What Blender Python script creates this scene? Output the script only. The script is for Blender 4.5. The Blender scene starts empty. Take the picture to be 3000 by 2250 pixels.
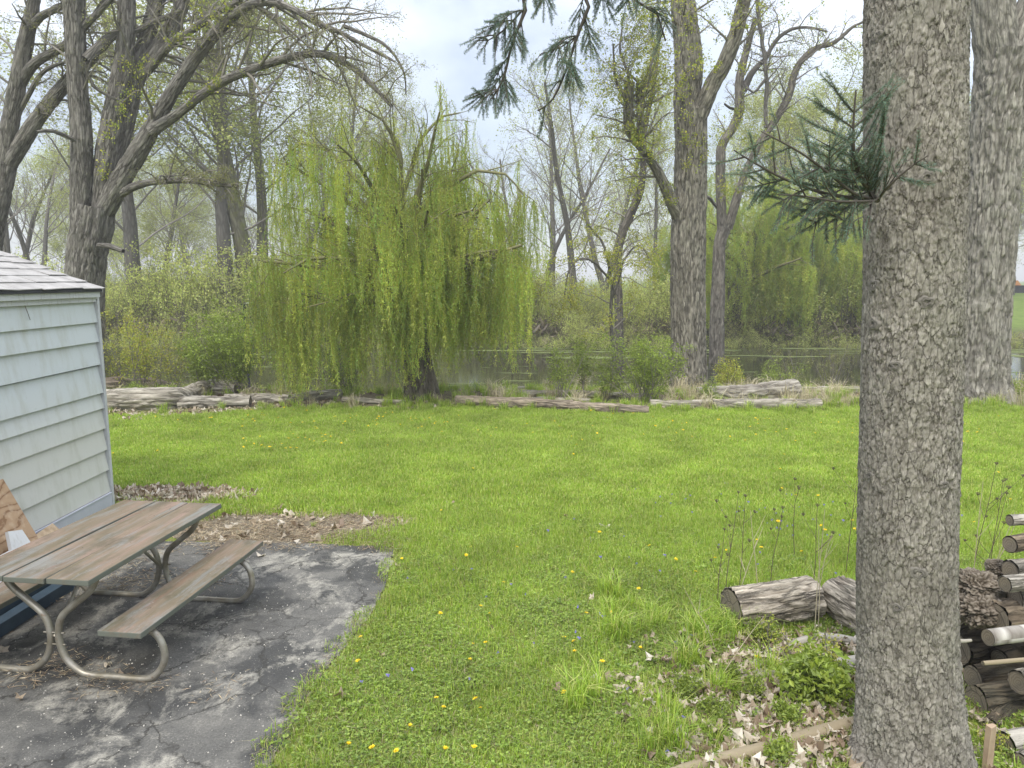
import bpy, math, random
import numpy as np
from mathutils import Vector, Matrix, Euler

# ------------------------------------------------------------------ camera, sky, sun, exposure
SC = bpy.context.scene
COL = SC.collection
HAZE = 0.0020
F = 2167.0                      # focal length in pixels of the 3000 px wide photograph
CAMH = 2.57                     # upstairs-ish window height
PIT = math.radians(8.0)
cp, sp = math.cos(PIT), math.sin(PIT)

cam_d = bpy.data.cameras.new("camera")
cam_d.sensor_width = 36.0
cam_d.lens = 36.0 * F / 3000.0
cam_d.clip_start = 0.05
cam_d.clip_end = 3000.0
cam = bpy.data.objects.new("camera", cam_d)
COL.objects.link(cam)
cam.location = (0, 0, CAMH)
cam.rotation_euler = (math.radians(90) - PIT, 0, 0)
SC.camera = cam

world = bpy.data.worlds.new("World")
SC.world = world
world.use_nodes = True
wt = world.node_tree
for n in list(wt.nodes): wt.nodes.remove(n)
def wn(t, **k):
    n = wt.nodes.new(t)
    for a, b in k.items(): setattr(n, a, b)
    return n
w_out = wn("ShaderNodeOutputWorld")
w_sky = wn("ShaderNodeTexSky", sky_type='NISHITA', sun_disc=False)
w_sky.sun_elevation = math.radians(50); w_sky.sun_rotation = math.radians(200)
w_bg1 = wn("ShaderNodeBackground"); w_bg1.inputs[1].default_value = 0.05
wt.links.new(w_sky.outputs[0], w_bg1.inputs[0])
w_tc = wn("ShaderNodeTexCoord")
w_map = wn("ShaderNodeMapping"); w_map.inputs['Scale'].default_value = (1.0, 1.0, 2.2)
w_map.inputs['Location'].default_value = (0.35, 0.2, 0.1)
wt.links.new(w_tc.outputs['Generated'], w_map.inputs[0])
w_n = wn("ShaderNodeTexNoise"); w_n.inputs['Scale'].default_value = 2.3; w_n.inputs['Detail'].default_value = 5.0
w_n.inputs['Roughness'].default_value = 0.52; w_n.inputs['Distortion'].default_value = 0.25
wt.links.new(w_map.outputs[0], w_n.inputs['Vector'])
w_r = wn("ShaderNodeValToRGB")
w_r.color_ramp.elements[0].position = 0.36; w_r.color_ramp.elements[0].color = (0.40, 0.42, 0.475, 1)
w_r.color_ramp.elements[1].position = 0.66; w_r.color_ramp.elements[1].color = (0.88, 0.89, 0.92, 1)
wt.links.new(w_n.outputs[0], w_r.inputs[0])
w_sep = wn("ShaderNodeSeparateXYZ"); wt.links.new(w_tc.outputs['Generated'], w_sep.inputs[0])
w_g = wn("ShaderNodeMapRange"); w_g.inputs[1].default_value = 0.15; w_g.inputs[2].default_value = 1.0
w_g.inputs[3].default_value = 0.38; w_g.inputs[4].default_value = 2.2      # overcast sky: brighter towards the zenith
wt.links.new(w_sep.outputs[2], w_g.inputs[0])
w_bg2 = wn("ShaderNodeBackground")
wt.links.new(w_r.outputs[0], w_bg2.inputs[0]); wt.links.new(w_g.outputs[0], w_bg2.inputs[1])
w_add = wn("ShaderNodeAddShader")
wt.links.new(w_bg1.outputs[0], w_add.inputs[0]); wt.links.new(w_bg2.outputs[0], w_add.inputs[1])
wt.links.new(w_add.outputs[0], w_out.inputs[0])

sun_d = bpy.data.lights.new("sun", 'SUN'); sun_d.energy = 1.5; sun_d.angle = math.radians(14); sun_d.color = (1.0, 0.94, 0.84)
sun = bpy.data.objects.new("sun", sun_d); COL.objects.link(sun)
sun.rotation_euler = (math.radians(38), 0, math.radians(-20))

SC.view_settings.view_transform = 'Standard'
SC.view_settings.look = 'None'
SC.view_settings.exposure = 0.88
SC.view_settings.gamma = 1.0
SC.view_settings.use_curve_mapping = False
try:
    SC.cycles.max_bounces = 6; SC.cycles.diffuse_bounces = 3; SC.cycles.glossy_bounces = 2
    SC.cycles.transmission_bounces = 3; SC.cycles.transparent_max_bounces = 4
    SC.cycles.caustics_reflective = False; SC.cycles.caustics_refractive = False
    SC.cycles.use_denoising = True
except Exception: pass

# ------------------------------------------------------------------ helpers
RNG = np.random.default_rng(7)
rnd = random.Random(5)

def px(x, y, Y):
    """world point seen at photo pixel x, y at forward distance Y"""
    u = (x - 1500) / F; v = (y - 1125) / F
    s = Y / (cp - v * sp)
    return Vector((u * s, Y, CAMH - (sp + v * cp) * s))
def gnd(x, y, z=0.0):
    u = (x - 1500) / F; v = (y - 1125) / F
    s = (CAMH - z) / (sp + v * cp)
    return Vector((u * s, (cp - v * sp) * s, z))
def mpp(Y): return Y / F        # metres per photo pixel at distance Y

def tag(o, label=None, cat=None, group=None, kind=None):
    if label: o["label"] = label
    if cat: o["category"] = cat
    if group: o["group"] = group
    if kind: o["kind"] = kind
    return o
def empty(name, loc=(0, 0, 0), rz=0.0, label=None, cat=None, group=None):
    o = bpy.data.objects.new(name, None); COL.objects.link(o)
    o.location = loc; o.rotation_euler = (0, 0, rz); o.empty_display_size = 0.1
    return tag(o, label, cat, group)
def mk(name, V, Fq=None, Ft=None, mat=None, parent=None, uv=None, col=None, smooth=True, link=True, fmat=None, loc=None):
    """mesh object from numpy arrays: quads Fq, tris Ft, per-loop uv, per-vertex col"""
    V = np.asarray(V, dtype=np.float32).reshape(-1, 3)
    if loc is not None: V = V - np.asarray(loc, dtype=np.float32)
    me = bpy.data.meshes.new(name)
    parts, starts, tot = [], [], []
    off = 0
    for A, k in ((Fq, 4), (Ft, 3)):
        if A is None or len(A) == 0: continue
        A = np.asarray(A, dtype=np.int32).reshape(-1, k)
        parts.append(A.ravel()); starts.append(off + np.arange(len(A)) * k); tot.append(np.full(len(A), k)); off += A.size
    me.vertices.add(len(V)); me.vertices.foreach_set("co", V.ravel())
    if parts:
        L = np.concatenate(parts); me.loops.add(len(L)); me.loops.foreach_set("vertex_index", L)
        st = np.concatenate(starts).astype(np.int32)
        me.polygons.add(len(st)); me.polygons.foreach_set("loop_start", st)
        me.polygons.foreach_set("loop_total", np.concatenate(tot).astype(np.int32))
        me.polygons.foreach_set("use_smooth", np.full(len(st), smooth))
        if fmat is not None: me.polygons.foreach_set("material_index", np.asarray(fmat, dtype=np.int32))
        if uv is not None:
            ul = me.uv_layers.new(name="UVMap"); ul.data.foreach_set("uv", np.asarray(uv, dtype=np.float32).ravel())
    if col is not None:
        a = me.color_attributes.new("col", 'FLOAT_COLOR', 'POINT')
        c = np.ones((len(V), 4), dtype=np.float32); c[:, :3] = col; a.data.foreach_set("color", c.ravel())
    me.update(calc_edges=True)
    for m in (mat if isinstance(mat, (list, tuple)) else [mat]):
        if m: me.materials.append(m)
    o = bpy.data.objects.new(name, me)
    if link: COL.objects.link(o)
    if parent: o.parent = parent
    if loc is not None: o.location = loc
    return o

class Arr:
    """collects vertex / face / uv / colour arrays"""
    def __init__(s): s.V = []; s.Q = []; s.T = []; s.U = []; s.UT = []; s.C = []; s.n = 0
    def add(s, V, Q=None, T=None, U=None, C=None, UT=None):
        V = np.asarray(V, dtype=float).reshape(-1, 3)
        if Q is not None and len(Q): s.Q.append(np.asarray(Q).reshape(-1, 4) + s.n)
        if T is not None and len(T): s.T.append(np.asarray(T).reshape(-1, 3) + s.n)
        if U is not None: s.U.append(np.asarray(U).reshape(-1, 2))
        if UT is not None: s.UT.append(np.asarray(UT).reshape(-1, 2))
        s.C.append(np.broadcast_to(np.asarray(C if C is not None else (1, 1, 1), dtype=float), (len(V), 3)))
        s.V.append(V); s.n += len(V)
    def build(s, name, mat, parent=None, smooth=True, link=True, col=True, loc=None):
        Q = np.concatenate(s.Q) if s.Q else None; T = np.concatenate(s.T) if s.T else None
        U = None
        if s.U or s.UT:
            U = np.concatenate(s.U + s.UT)
            nl = (0 if Q is None else Q.size) + (0 if T is None else T.size)
            if len(U) != nl: U = None
        return mk(name, np.concatenate(s.V), Q, T, mat, parent, U, np.concatenate(s.C) if col else None, smooth, link, loc=loc)

def hash3(i, j, k, s=0):
    h = (i.astype(np.int64) * 374761393 + j.astype(np.int64) * 668265263 + k.astype(np.int64) * 2147483647 + s * 1274126177) & 0xffffffff
    h = ((h ^ (h >> 13)) * 1274126177) & 0xffffffff
    h = ((h ^ (h >> 16)) * 2246822519) & 0xffffffff
    return ((h ^ (h >> 15)) & 0xffffff) / float(0xffffff)
def vn(P, s=0):
    P = np.asarray(P, dtype=float); I = np.floor(P); f = P - I; f = f * f * (3 - 2 * f); I = I.astype(np.int64)
    r = 0
    for a in (0, 1):
        for b in (0, 1):
            for c in (0, 1):
                w = (f[..., 0] if a else 1 - f[..., 0]) * (f[..., 1] if b else 1 - f[..., 1]) * (f[..., 2] if c else 1 - f[..., 2])
                r = r + w * hash3(I[..., 0] + a, I[..., 1] + b, I[..., 2] + c, s)
    return r
def fbm(P, o=4, s=0):
    P = np.asarray(P, dtype=float); r = 0; a = 0.5
    for k in range(o):
        r = r + a * vn(P * 2 ** k + 17.3 * k, s + k); a *= 0.5
    return r / (1 - 0.5 ** o)
def worley(P, s=0):
    """F1, F2, cell hash, vector to nearest"""
    I = np.floor(P).astype(np.int64)
    d1 = np.full(len(P), 9.); d2 = np.full(len(P), 9.); cid = np.zeros(len(P)); vx = np.zeros((len(P), 3))
    for a in (-1, 0, 1):
        for b in (-1, 0, 1):
            for c in (-1, 0, 1):
                i, j, k = I[:, 0] + a, I[:, 1] + b, I[:, 2] + c
                q = np.stack([i + hash3(i, j, k, s), j + hash3(i, j, k, s + 1), k + hash3(i, j, k, s + 2)], 1)
                w = P - q; d = np.sqrt((w ** 2).sum(1)); m = d < d1
                d2 = np.where(m, d1, np.minimum(d2, d)); d1 = np.where(m, d, d1)
                cid = np.where(m, hash3(i, j, k, s + 3), cid); vx[m] = w[m]
    return d1, d2, cid, vx
def sst(a, b, x):
    t = np.clip((x - a) / (b - a), 0, 1); return t * t * (3 - 2 * t)

# ------------------------------------------------------------------ materials
def new_mat(name):
    m = bpy.data.materials.new(name); m.use_nodes = True
    nt = m.node_tree
    for n in list(nt.nodes): nt.nodes.remove(n)
    return m, nt
class NT:
    def __init__(s, nt): s.nt = nt
    def n(s, t, ins=None, **k):
        n = s.nt.nodes.new(t)
        for a, b in k.items(): setattr(n, a, b)
        for a, b in (ins or {}).items():
            if isinstance(b, bpy.types.NodeSocket): s.nt.links.new(b, n.inputs[a])
            else: n.inputs[a].default_value = b
        return n
    def ramp(s, fac, stops):
        n = s.nt.nodes.new("ShaderNodeValToRGB"); e = n.color_ramp.elements
        while len(e) < len(stops): e.new(0.5)
        for k, (p, c) in enumerate(stops):
            e[k].position = p; e[k].color = (c[0], c[1], c[2], 1) if not isinstance(c, (int, float)) else (c, c, c, 1)
        s.nt.links.new(fac, n.inputs[0]); return n.outputs[0]
    def mix(s, fac, a, b, mode='MIX'):
        n = s.nt.nodes.new("ShaderNodeMix"); n.data_type = 'RGBA'; n.blend_type = mode
        for i, v in ((0, fac), (6, a), (7, b)):
            if isinstance(v, bpy.types.NodeSocket): s.nt.links.new(v, n.inputs[i])
            else: n.inputs[i].default_value = v if i == 0 else (v[0], v[1], v[2], 1)
        return n.outputs[2]
    def math(s, op, a, b=0.0, c=None):
        n = s.nt.nodes.new("ShaderNodeMath"); n.operation = op
        for i, v in ((0, a), (1, b), (2, c)):
            if v is None: continue
            if isinstance(v, bpy.types.NodeSocket): s.nt.links.new(v, n.inputs[i])
            else: n.inputs[i].default_value = v
        return n.outputs[0]
    def noise(s, vec, scale, detail=4, rough=0.55, dist=0.0):
        return s.n("ShaderNodeTexNoise", {'Vector': vec, 'Scale': scale, 'Detail': detail, 'Roughness': rough, 'Distortion': dist}).outputs[0]
    def voro(s, vec, scale, feature='F1', out=0, rand=1.0):
        return s.n("ShaderNodeTexVoronoi", {'Vector': vec, 'Scale': scale, 'Randomness': rand}, feature=feature).outputs[out]
    def map(s, vec, scale=(1, 1, 1), rot=(0, 0, 0), loc=(0, 0, 0)):
        return s.n("ShaderNodeMapping", {'Vector': vec, 'Scale': scale, 'Rotation': rot, 'Location': loc}).outputs[0]
    def bump(s, h, strength=0.5, dist=0.02, nrm=None):
        ins = {'Height': h, 'Strength': strength, 'Distance': dist}
        if nrm is not None: ins['Normal'] = nrm
        return s.n("ShaderNodeBump", ins).outputs[0]
    def out(s, sh): s.n("ShaderNodeOutputMaterial", {'Surface': sh})
    def pbr(s, col, rough=0.8, nrm=None, metal=0.0, spec=0.3, **kw):
        ins = {'Base Color': col if isinstance(col, bpy.types.NodeSocket) else (col[0], col[1], col[2], 1), 'Roughness': rough, 'Metallic': metal, 'Specular IOR Level': spec}
        if nrm is not None: ins['Normal'] = nrm
        ins.update(kw)
        return s.n("ShaderNodeBsdfPrincipled", ins).outputs[0]

def mat_leaf(name, tint=(1, 1, 1), trans=0.35, noise_amt=0.35, scale=0.6):
    """leaf / blade material: the mesh's own colour attribute, varied a little from place to place"""
    m, nt = new_mat(name); N = NT(nt)
    a = N.n("ShaderNodeAttribute", attribute_name="col").outputs[0]
    g = N.n("ShaderNodeNewGeometry").outputs['Position']
    nz = N.noise(g, scale, 3)
    v = N.ramp(nz, [(0.3, 1 - noise_amt), (0.7, 1 + noise_amt * 0.6)])
    c = N.mix(1.0, a, v, 'MULTIPLY'); c = N.mix(1.0, c, tint, 'MULTIPLY')
    d = N.n("ShaderNodeBsdfDiffuse", {'Color': c}).outputs[0]
    t = N.n("ShaderNodeBsdfTranslucent", {'Color': N.mix(1.0, c, (1.15, 1.15, 0.7), 'MULTIPLY')}).outputs[0]
    mx = N.n("ShaderNodeMixShader", {0: trans, 1: d, 2: t}).outputs[0]
    gl = N.n("ShaderNodeBsdfGlossy", {'Color': (1, 1, 1, 1), 'Roughness': 0.5}).outputs[0]
    N.out(N.n("ShaderNodeMixShader", {0: 0.03, 1: mx, 2: gl}).outputs[0]); return m
def mat_bark(name, light, dark, su=14, sv=3.2, bump=0.9, dist=0.02, moss=None):
    m, nt = new_mat(name); N = NT(nt)
    uv = N.n("ShaderNodeTexCoord").outputs['UV']
    g = N.n("ShaderNodeNewGeometry").outputs['Position']
    w = N.noise(uv, 6, 3)
    mp = N.map(uv, (su, sv, 1))
    mpw = N.n("ShaderNodeMixRGB", {0: 0.12, 1: mp, 2: N.n("ShaderNodeTexNoise", {'Vector': uv, 'Scale': 9.0}).outputs[1]}, blend_type='ADD').outputs[0]
    e = N.voro(mpw, 1.0, 'DISTANCE_TO_EDGE')
    f = N.noise(mp, 2.2, 6, 0.6)
    h = N.math('MULTIPLY', N.math('MINIMUM', e, 0.28), 3.2)
    h2 = N.math('ADD', h, N.math('MULTIPLY', f, 0.7))
    cr = N.ramp(h2, [(0.2, dark), (0.62, [(a + b) / 2 for a, b in zip(light, dark)]), (1.2 if False else 1.0, light)])
    big = N.noise(g, 1.1, 3)
    c = N.mix(N.ramp(big, [(0.35, 0.0), (0.7, 0.5)]), cr, [x * 0.72 for x in light])
    if moss: c = N.mix(N.ramp(N.noise(g, 2.3, 4), [(0.5, 0.0), (0.66, 0.65)]), c, moss)
    nrm = N.bump(h2, bump, dist)
    N.out(N.pbr(c, 0.92, nrm, spec=0.15)); return m
def mat_attr(name, rough=0.9, bscale=60, bstr=0.4, bdist=0.004, vary=0.25, vscale=20):
    m, nt = new_mat(name); N = NT(nt)
    a = N.n("ShaderNodeAttribute", attribute_name="col").outputs[0]
    g = N.n("ShaderNodeTexCoord").outputs['Object']
    nz = N.noise(g, vscale, 5)
    c = N.mix(1.0, a, N.ramp(nz, [(0.25, 1 - vary), (0.75, 1 + vary)]), 'MULTIPLY')
    nrm = N.bump(N.noise(g, bscale, 6, 0.65), bstr, bdist)
    N.out(N.pbr(c, rough, nrm, spec=0.2)); return m
def mat_flat(name, c1, c2, scale=8, rough=0.7, bstr=0.2, bdist=0.003, stretch=(1, 1, 1), metal=0.0, spec=0.3, bscale=None):
    m, nt = new_mat(name); N = NT(nt)
    g = N.map(N.n("ShaderNodeTexCoord").outputs['Object'], stretch)
    nz = N.noise(g, scale, 6, 0.6)
    c = N.ramp(nz, [(0.3, c1), (0.7, c2)])
    N.out(N.pbr(c, rough, N.bump(N.noise(g, bscale or scale * 4, 5, 0.6), bstr, bdist), metal=metal, spec=spec)); return m

M = {}
M['bark_grey'] = mat_bark("grey bark", (0.17, 0.16, 0.14), (0.055, 0.05, 0.043), 16, 3.0)
M['bark_far'] = mat_bark("far bark", (0.17, 0.16, 0.14), (0.08, 0.073, 0.062), 10, 2.5, 0.5)
M['bark_moss'] = mat_bark("mossy far bark", (0.21, 0.20, 0.14), (0.08, 0.075, 0.05), 10, 2.5, 0.5, moss=(0.19, 0.21, 0.05))
M['bark_cotton'] = mat_bark("cottonwood bark", (0.30, 0.275, 0.225), (0.085, 0.075, 0.06), 15, 3.4, 1.0)
M['bark_willow'] = mat_bark("willow bark", (0.19, 0.165, 0.125), (0.06, 0.05, 0.035), 18, 3.0)
M['bark_limb'] = mat_bark("limb bark", (0.19, 0.18, 0.16), (0.07, 0.064, 0.056), 16, 3.0)
M['twig'] = mat_flat("twig bark", (0.14, 0.13, 0.105), (0.22, 0.20, 0.165), 5)
M['twig_far'] = mat_flat("far twig bark", (0.17, 0.155, 0.14), (0.26, 0.235, 0.21), 2)
M['twig_dark'] = mat_flat("dark twig bark", (0.05, 0.042, 0.035), (0.10, 0.085, 0.07), 6)
M['willow_branch'] = mat_flat("willow branch", (0.11, 0.105, 0.05), (0.20, 0.19, 0.085), 4)
M['willow_twig'] = mat_flat("willow twig", (0.28, 0.27, 0.06), (0.38, 0.36, 0.09), 5)
def mat_relief(name, su, sv, crack, dark, bstr, bdist, flaky, cmix=0.8):
    """bark over modelled relief: attribute colour, fine cracks and flakes from the mesh's own metric UV"""
    m, nt = new_mat(name); N = NT(nt)
    a = N.n("ShaderNodeAttribute", attribute_name="col").outputs[0]
    uv = N.n("ShaderNodeTexCoord").outputs['UV']; g = N.n("ShaderNodeNewGeometry").outputs['Position']
    mp = N.map(uv, (su, sv, 1))
    w = N.n("ShaderNodeTexNoise", {'Vector': mp, 'Scale': 0.9, 'Detail': 5.0, 'Roughness': 0.65}).outputs[1]
    mw = N.n("ShaderNodeMixRGB", {0: 1.0, 1: mp, 2: N.n("ShaderNodeMixRGB", {0: 1.0, 1: w, 2: (1.5, 1.5, 1.5, 1)}, blend_type='MULTIPLY').outputs[0]}, blend_type='ADD').outputs[0]
    e = N.voro(mw, 1.0, 'DISTANCE_TO_EDGE'); f1 = N.n("ShaderNodeTexVoronoi", {'Vector': mw, 'Scale': 1.0}); cell = N.n("ShaderNodeSeparateXYZ", {0: f1.outputs[1]}).outputs[0]
    ck = N.ramp(e, [(0.0, 1.0), (crack, 0.0)])
    thick = N.ramp(N.noise(mp, 0.45, 3), [(0.35, 0.25), (0.6, 1.0)]); ck = N.math('MULTIPLY', ck, thick)
    c = N.mix(1.0, a, N.ramp(N.noise(mw, 2.6, 6, 0.7), [(0.3, 0.62), (0.72, 1.4)]), 'MULTIPLY')
    c = N.mix(1.0, c, N.ramp(cell, [(0.0, 0.86), (1.0, 1.15)]), 'MULTIPLY')
    c = N.mix(N.math('MULTIPLY', ck, cmix), c, dark)
    c = N.mix(N.ramp(N.noise(g, 3.2, 4), [(0.5, 0.0), (0.75, 0.3)]), c, (0.16, 0.17, 0.12))
    h = N.math('ADD', N.math('MULTIPLY', ck, -1.0), N.math('ADD', N.math('MULTIPLY', cell, flaky), N.math('MULTIPLY', N.noise(mw, 3.0, 6, 0.7), 0.7)))
    N.out(N.pbr(c, 0.93, N.bump(h, bstr, bdist), spec=0.12)); return m
M['spruce_bark'] = mat_relief("spruce bark", 34, 11, 0.07, (0.085, 0.074, 0.06), 0.85, 0.007, 0.4, 0.68)
M['big_furrow'] = mat_relief("deeply furrowed bark", 17, 2.6, 0.11, (0.13, 0.12, 0.10), 0.9, 0.02, 0.3, 0.6)
M['relief_bark'] = mat_relief("furrowed bark", 20, 2.8, 0.13, (0.05, 0.045, 0.038), 1.0, 0.02, 0.35, 0.75)
M['log_bark'] = mat_relief("old log surface", 13, 1.8, 0.10, (0.09, 0.078, 0.06), 0.9, 0.018, 0.3, 0.6)
M['plain'] = mat_attr("plain coloured", 0.93, 40, 0.6, 0.008, 0.22, 12)
M['leaf'] = mat_leaf("spring leaves")
M['leaf_far'] = mat_leaf("far spring leaves", noise_amt=0.4, scale=0.25)
M['willow'] = mat_leaf("willow leaves", noise_amt=0.35, scale=0.9, trans=0.6)
M['grass'] = mat_leaf("grass blades", noise_amt=0.22, scale=1.3, trans=0.45)
M['needle'] = mat_leaf("spruce needles", trans=0.1, noise_amt=0.3, scale=3)
M['dead'] = mat_leaf("dead leaves", trans=0.15, noise_amt=0.25, scale=2.0)
M['dry'] = mat_leaf("dry stalks", trans=0.1, noise_amt=0.2)
M['petal'] = mat_leaf("petals", trans=0.2, noise_amt=0.1)

def wood_cut():
    m, nt = new_mat("cut wood end"); N = NT(nt)
    o = N.n("ShaderNodeTexCoord").outputs['Object']
    wv = N.n("ShaderNodeTexWave", {'Vector': o, 'Scale': 22.0, 'Distortion': 5.0, 'Detail': 4.0, 'Detail Scale': 2.0}, wave_type='RINGS', rings_direction='X').outputs[1]
    c = N.ramp(wv, [(0.1, (0.15, 0.125, 0.09)), (0.8, (0.22, 0.185, 0.135))])
    c = N.mix(N.ramp(N.noise(o, 9, 4), [(0.4, 0.0), (0.7, 0.6)]), c, (0.11, 0.10, 0.085))
    cr = N.ramp(N.voro(N.map(o, (1, 7, 7)), 1.0, 'DISTANCE_TO_EDGE'), [(0.0, 0.8), (0.04, 0.0)]); c = N.mix(cr, c, (0.04, 0.035, 0.03))
    N.out(N.pbr(c, 0.9, N.bump(wv, 0.3, 0.004))); return m
M['cut'] = wood_cut()
M['bark_log'] = mat_bark("weathered log", (0.29, 0.265, 0.22), (0.09, 0.075, 0.058), 11, 2.4, 1.0, 0.02)
M['bark_loggrey'] = mat_bark("silvery bare log", (0.37, 0.345, 0.29), (0.16, 0.14, 0.11), 7, 0.9, 0.8, 0.015)
M['bark_logdark'] = mat_bark("rotten brown log", (0.19, 0.145, 0.10), (0.045, 0.035, 0.026), 9, 2.0, 1.0, 0.025, moss=(0.13, 0.13, 0.06))
M['bark_birch'] = mat_bark("pale birch bark", (0.50, 0.48, 0.43), (0.13, 0.11, 0.09), 3, 9, 0.4, 0.01)
M['bark_pole'] = mat_bark("peeled pole", (0.34, 0.285, 0.19), (0.22, 0.18, 0.12), 6, 1.0, 0.3, 0.006)

# ------------------------------------------------------------------ instancing
_ng = {}
def scatter_group(key, protos):
    if key in _ng: return _ng[key]
    ng = bpy.data.node_groups.new("scatter_" + key, 'GeometryNodeTree')
    ng.interface.new_socket("Geometry", in_out='INPUT', socket_type='NodeSocketGeometry')
    ng.interface.new_socket("Geometry", in_out='OUTPUT', socket_type='NodeSocketGeometry')
    gi = ng.nodes.new("NodeGroupInput"); go = ng.nodes.new("NodeGroupOutput")
    jn = ng.nodes.new("GeometryNodeJoinGeometry")
    for p in protos:
        oi = ng.nodes.new("GeometryNodeObjectInfo"); oi.inputs[0].default_value = p
        if 'As Instance' in oi.inputs: oi.inputs['As Instance'].default_value = False
        gti = ng.nodes.new("GeometryNodeGeometryToInstance")
        ng.links.new(oi.outputs['Geometry'], gti.inputs[0]); ng.links.new(gti.outputs[0], jn.inputs[0])
    iop = ng.nodes.new("GeometryNodeInstanceOnPoints")
    ng.links.new(gi.outputs[0], iop.inputs['Points']); ng.links.new(jn.outputs[0], iop.inputs['Instance'])
    iop.inputs['Pick Instance'].default_value = True
    for nm, ty, so in (("rot", 'FLOAT_VECTOR', 'Rotation'), ("scl", 'FLOAT_VECTOR', 'Scale'), ("idx", 'INT', 'Instance Index')):
        a = ng.nodes.new("GeometryNodeInputNamedAttribute"); a.data_type = ty; a.inputs[0].default_value = nm
        out = [s for s in a.outputs if s.enabled and s.name == 'Attribute'][0]
        if so == 'Rotation':
            e = ng.nodes.new("FunctionNodeEulerToRotation"); ng.links.new(out, e.inputs[0]); ng.links.new(e.outputs[0], iop.inputs[so])
        else: ng.links.new(out, iop.inputs[so])
    ng.links.new(iop.outputs[0], go.inputs[0])
    _ng[key] = ng; return ng
PROTO = {}
def scatter(name, key, P, rot, scl, idx=None, parent=None, rng=RNG):
    """one object whose points each carry an instance of one of the meshes of PROTO[key]"""
    P = np.asarray(P, dtype=np.float32).reshape(-1, 3); n = len(P)
    me = bpy.data.meshes.new(name); me.vertices.add(n); me.vertices.foreach_set("co", P.ravel())
    scl = np.asarray(scl, dtype=np.float32)
    if scl.ndim == 1: scl = np.repeat(scl[:, None], 3, 1)
    if idx is None: idx = rng.integers(0, len(PROTO[key]), n)
    a = me.attributes.new("rot", 'FLOAT_VECTOR', 'POINT'); a.data.foreach_set("vector", np.asarray(rot, dtype=np.float32).ravel())
    a = me.attributes.new("scl", 'FLOAT_VECTOR', 'POINT'); a.data.foreach_set("vector", scl.ravel())
    a = me.attributes.new("idx", 'INT', 'POINT'); a.data.foreach_set("value", np.asarray(idx, dtype=np.int32))
    o = bpy.data.objects.new(name, me); COL.objects.link(o)
    if parent: o.parent = parent
    md = o.modifiers.new("scatter", 'NODES'); md.node_group = scatter_group(key, PROTO[key])
    return o
def rand_rot(n, tilt=0.3, rng=RNG):
    return np.stack([rng.normal(0, tilt, n), rng.normal(0, tilt, n), rng.uniform(0, 6.283, n)], 1)

# ------------------------------------------------------------------ tubes
def tubes(polys, sides, arr, col=(1, 1, 1), v0=0.0):
    """polys: list of (pts[n,3], radii[n])"""
    g = {}
    for p, r in polys: g.setdefault(len(p), []).append((p, r))
    for n, lst in g.items():
        P = np.array([np.asarray(a, dtype=float) for a, _ in lst]); R = np.array([np.asarray(b, dtype=float) for _, b in lst]); B = len(P)
        T = np.gradient(P, axis=1); T /= np.linalg.norm(T, axis=2, keepdims=True) + 1e-9
        m = np.abs(T.mean(1)); ref = np.zeros((B, 3)); ref[np.arange(B), m.argmin(1)] = 1
        A = np.cross(T, ref[:, None, :]); A /= np.linalg.norm(A, axis=2, keepdims=True) + 1e-9
        Bn = np.cross(T, A)
        an = np.arange(sides) * 2 * math.pi / sides
        V = P[:, :, None] + R[:, :, None, None] * (np.cos(an)[None, None, :, None] * A[:, :, None] + np.sin(an)[None, None, :, None] * Bn[:, :, None])
        seg = np.concatenate([np.zeros((B, 1)), np.cumsum(np.linalg.norm(np.diff(P, axis=1), axis=2), axis=1)], 1)
        b, i, j = np.meshgrid(np.arange(B), np.arange(n - 1), np.arange(sides), indexing='ij')
        j2 = (j + 1) % sides
        Q = np.stack([(b * n + i) * sides + j, (b * n + i) * sides + j2, (b * n + i + 1) * sides + j2, (b * n + i + 1) * sides + j], -1).reshape(-1, 4)
        rr = R[:, 0][:, None, None] * 2 * math.pi
        u0 = rr * j / sides; u1 = rr * (j + 1) / sides
        off = np.array([hash((round(float(x[0][0]), 3), round(float(x[0][1]), 3))) % 97 for x, _ in lst])[:, None, None] * 0.37
        a0 = np.take_along_axis(seg[:, :, None], i[..., 0][..., None], 1) + 0 * j + off + v0; a1 = np.take_along_axis(seg[:, :, None], i[..., 0][..., None] + 1, 1) + 0 * j + off + v0
        U = np.stack([np.stack([u0, a0], -1), np.stack([u1, a0], -1), np.stack([u1, a1], -1), np.stack([u0, a1], -1)], -2).reshape(-1, 2)
        arr.add(V.reshape(-1, 3), Q=Q, U=U, C=col)

def smooth_path(pts, rad, step=0.15):
    """Catmull-Rom resample"""
    P = np.array([list(p) for p in pts], dtype=float); R = np.array(rad, dtype=float)
    Pe = np.vstack([2 * P[0] - P[1], P, 2 * P[-1] - P[-2]])
    op, orr = [], []
    for i in range(len(P) - 1):
        p0, p1, p2, p3 = Pe[i], Pe[i + 1], Pe[i + 2], Pe[i + 3]
        k = max(1, int(np.linalg.norm(p2 - p1) / step))
        for t in np.arange(k) / k:
            op.append(0.5 * ((2 * p1) + (-p0 + p2) * t + (2 * p0 - 5 * p1 + 4 * p2 - p3) * t * t + (-p0 + 3 * p1 - 3 * p2 + p3) * t ** 3))
            orr.append(R[i] * (1 - t) + R[i + 1] * t)
    op.append(P[-1]); orr.append(R[-1])
    return np.array(op), np.array(orr)

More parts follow.
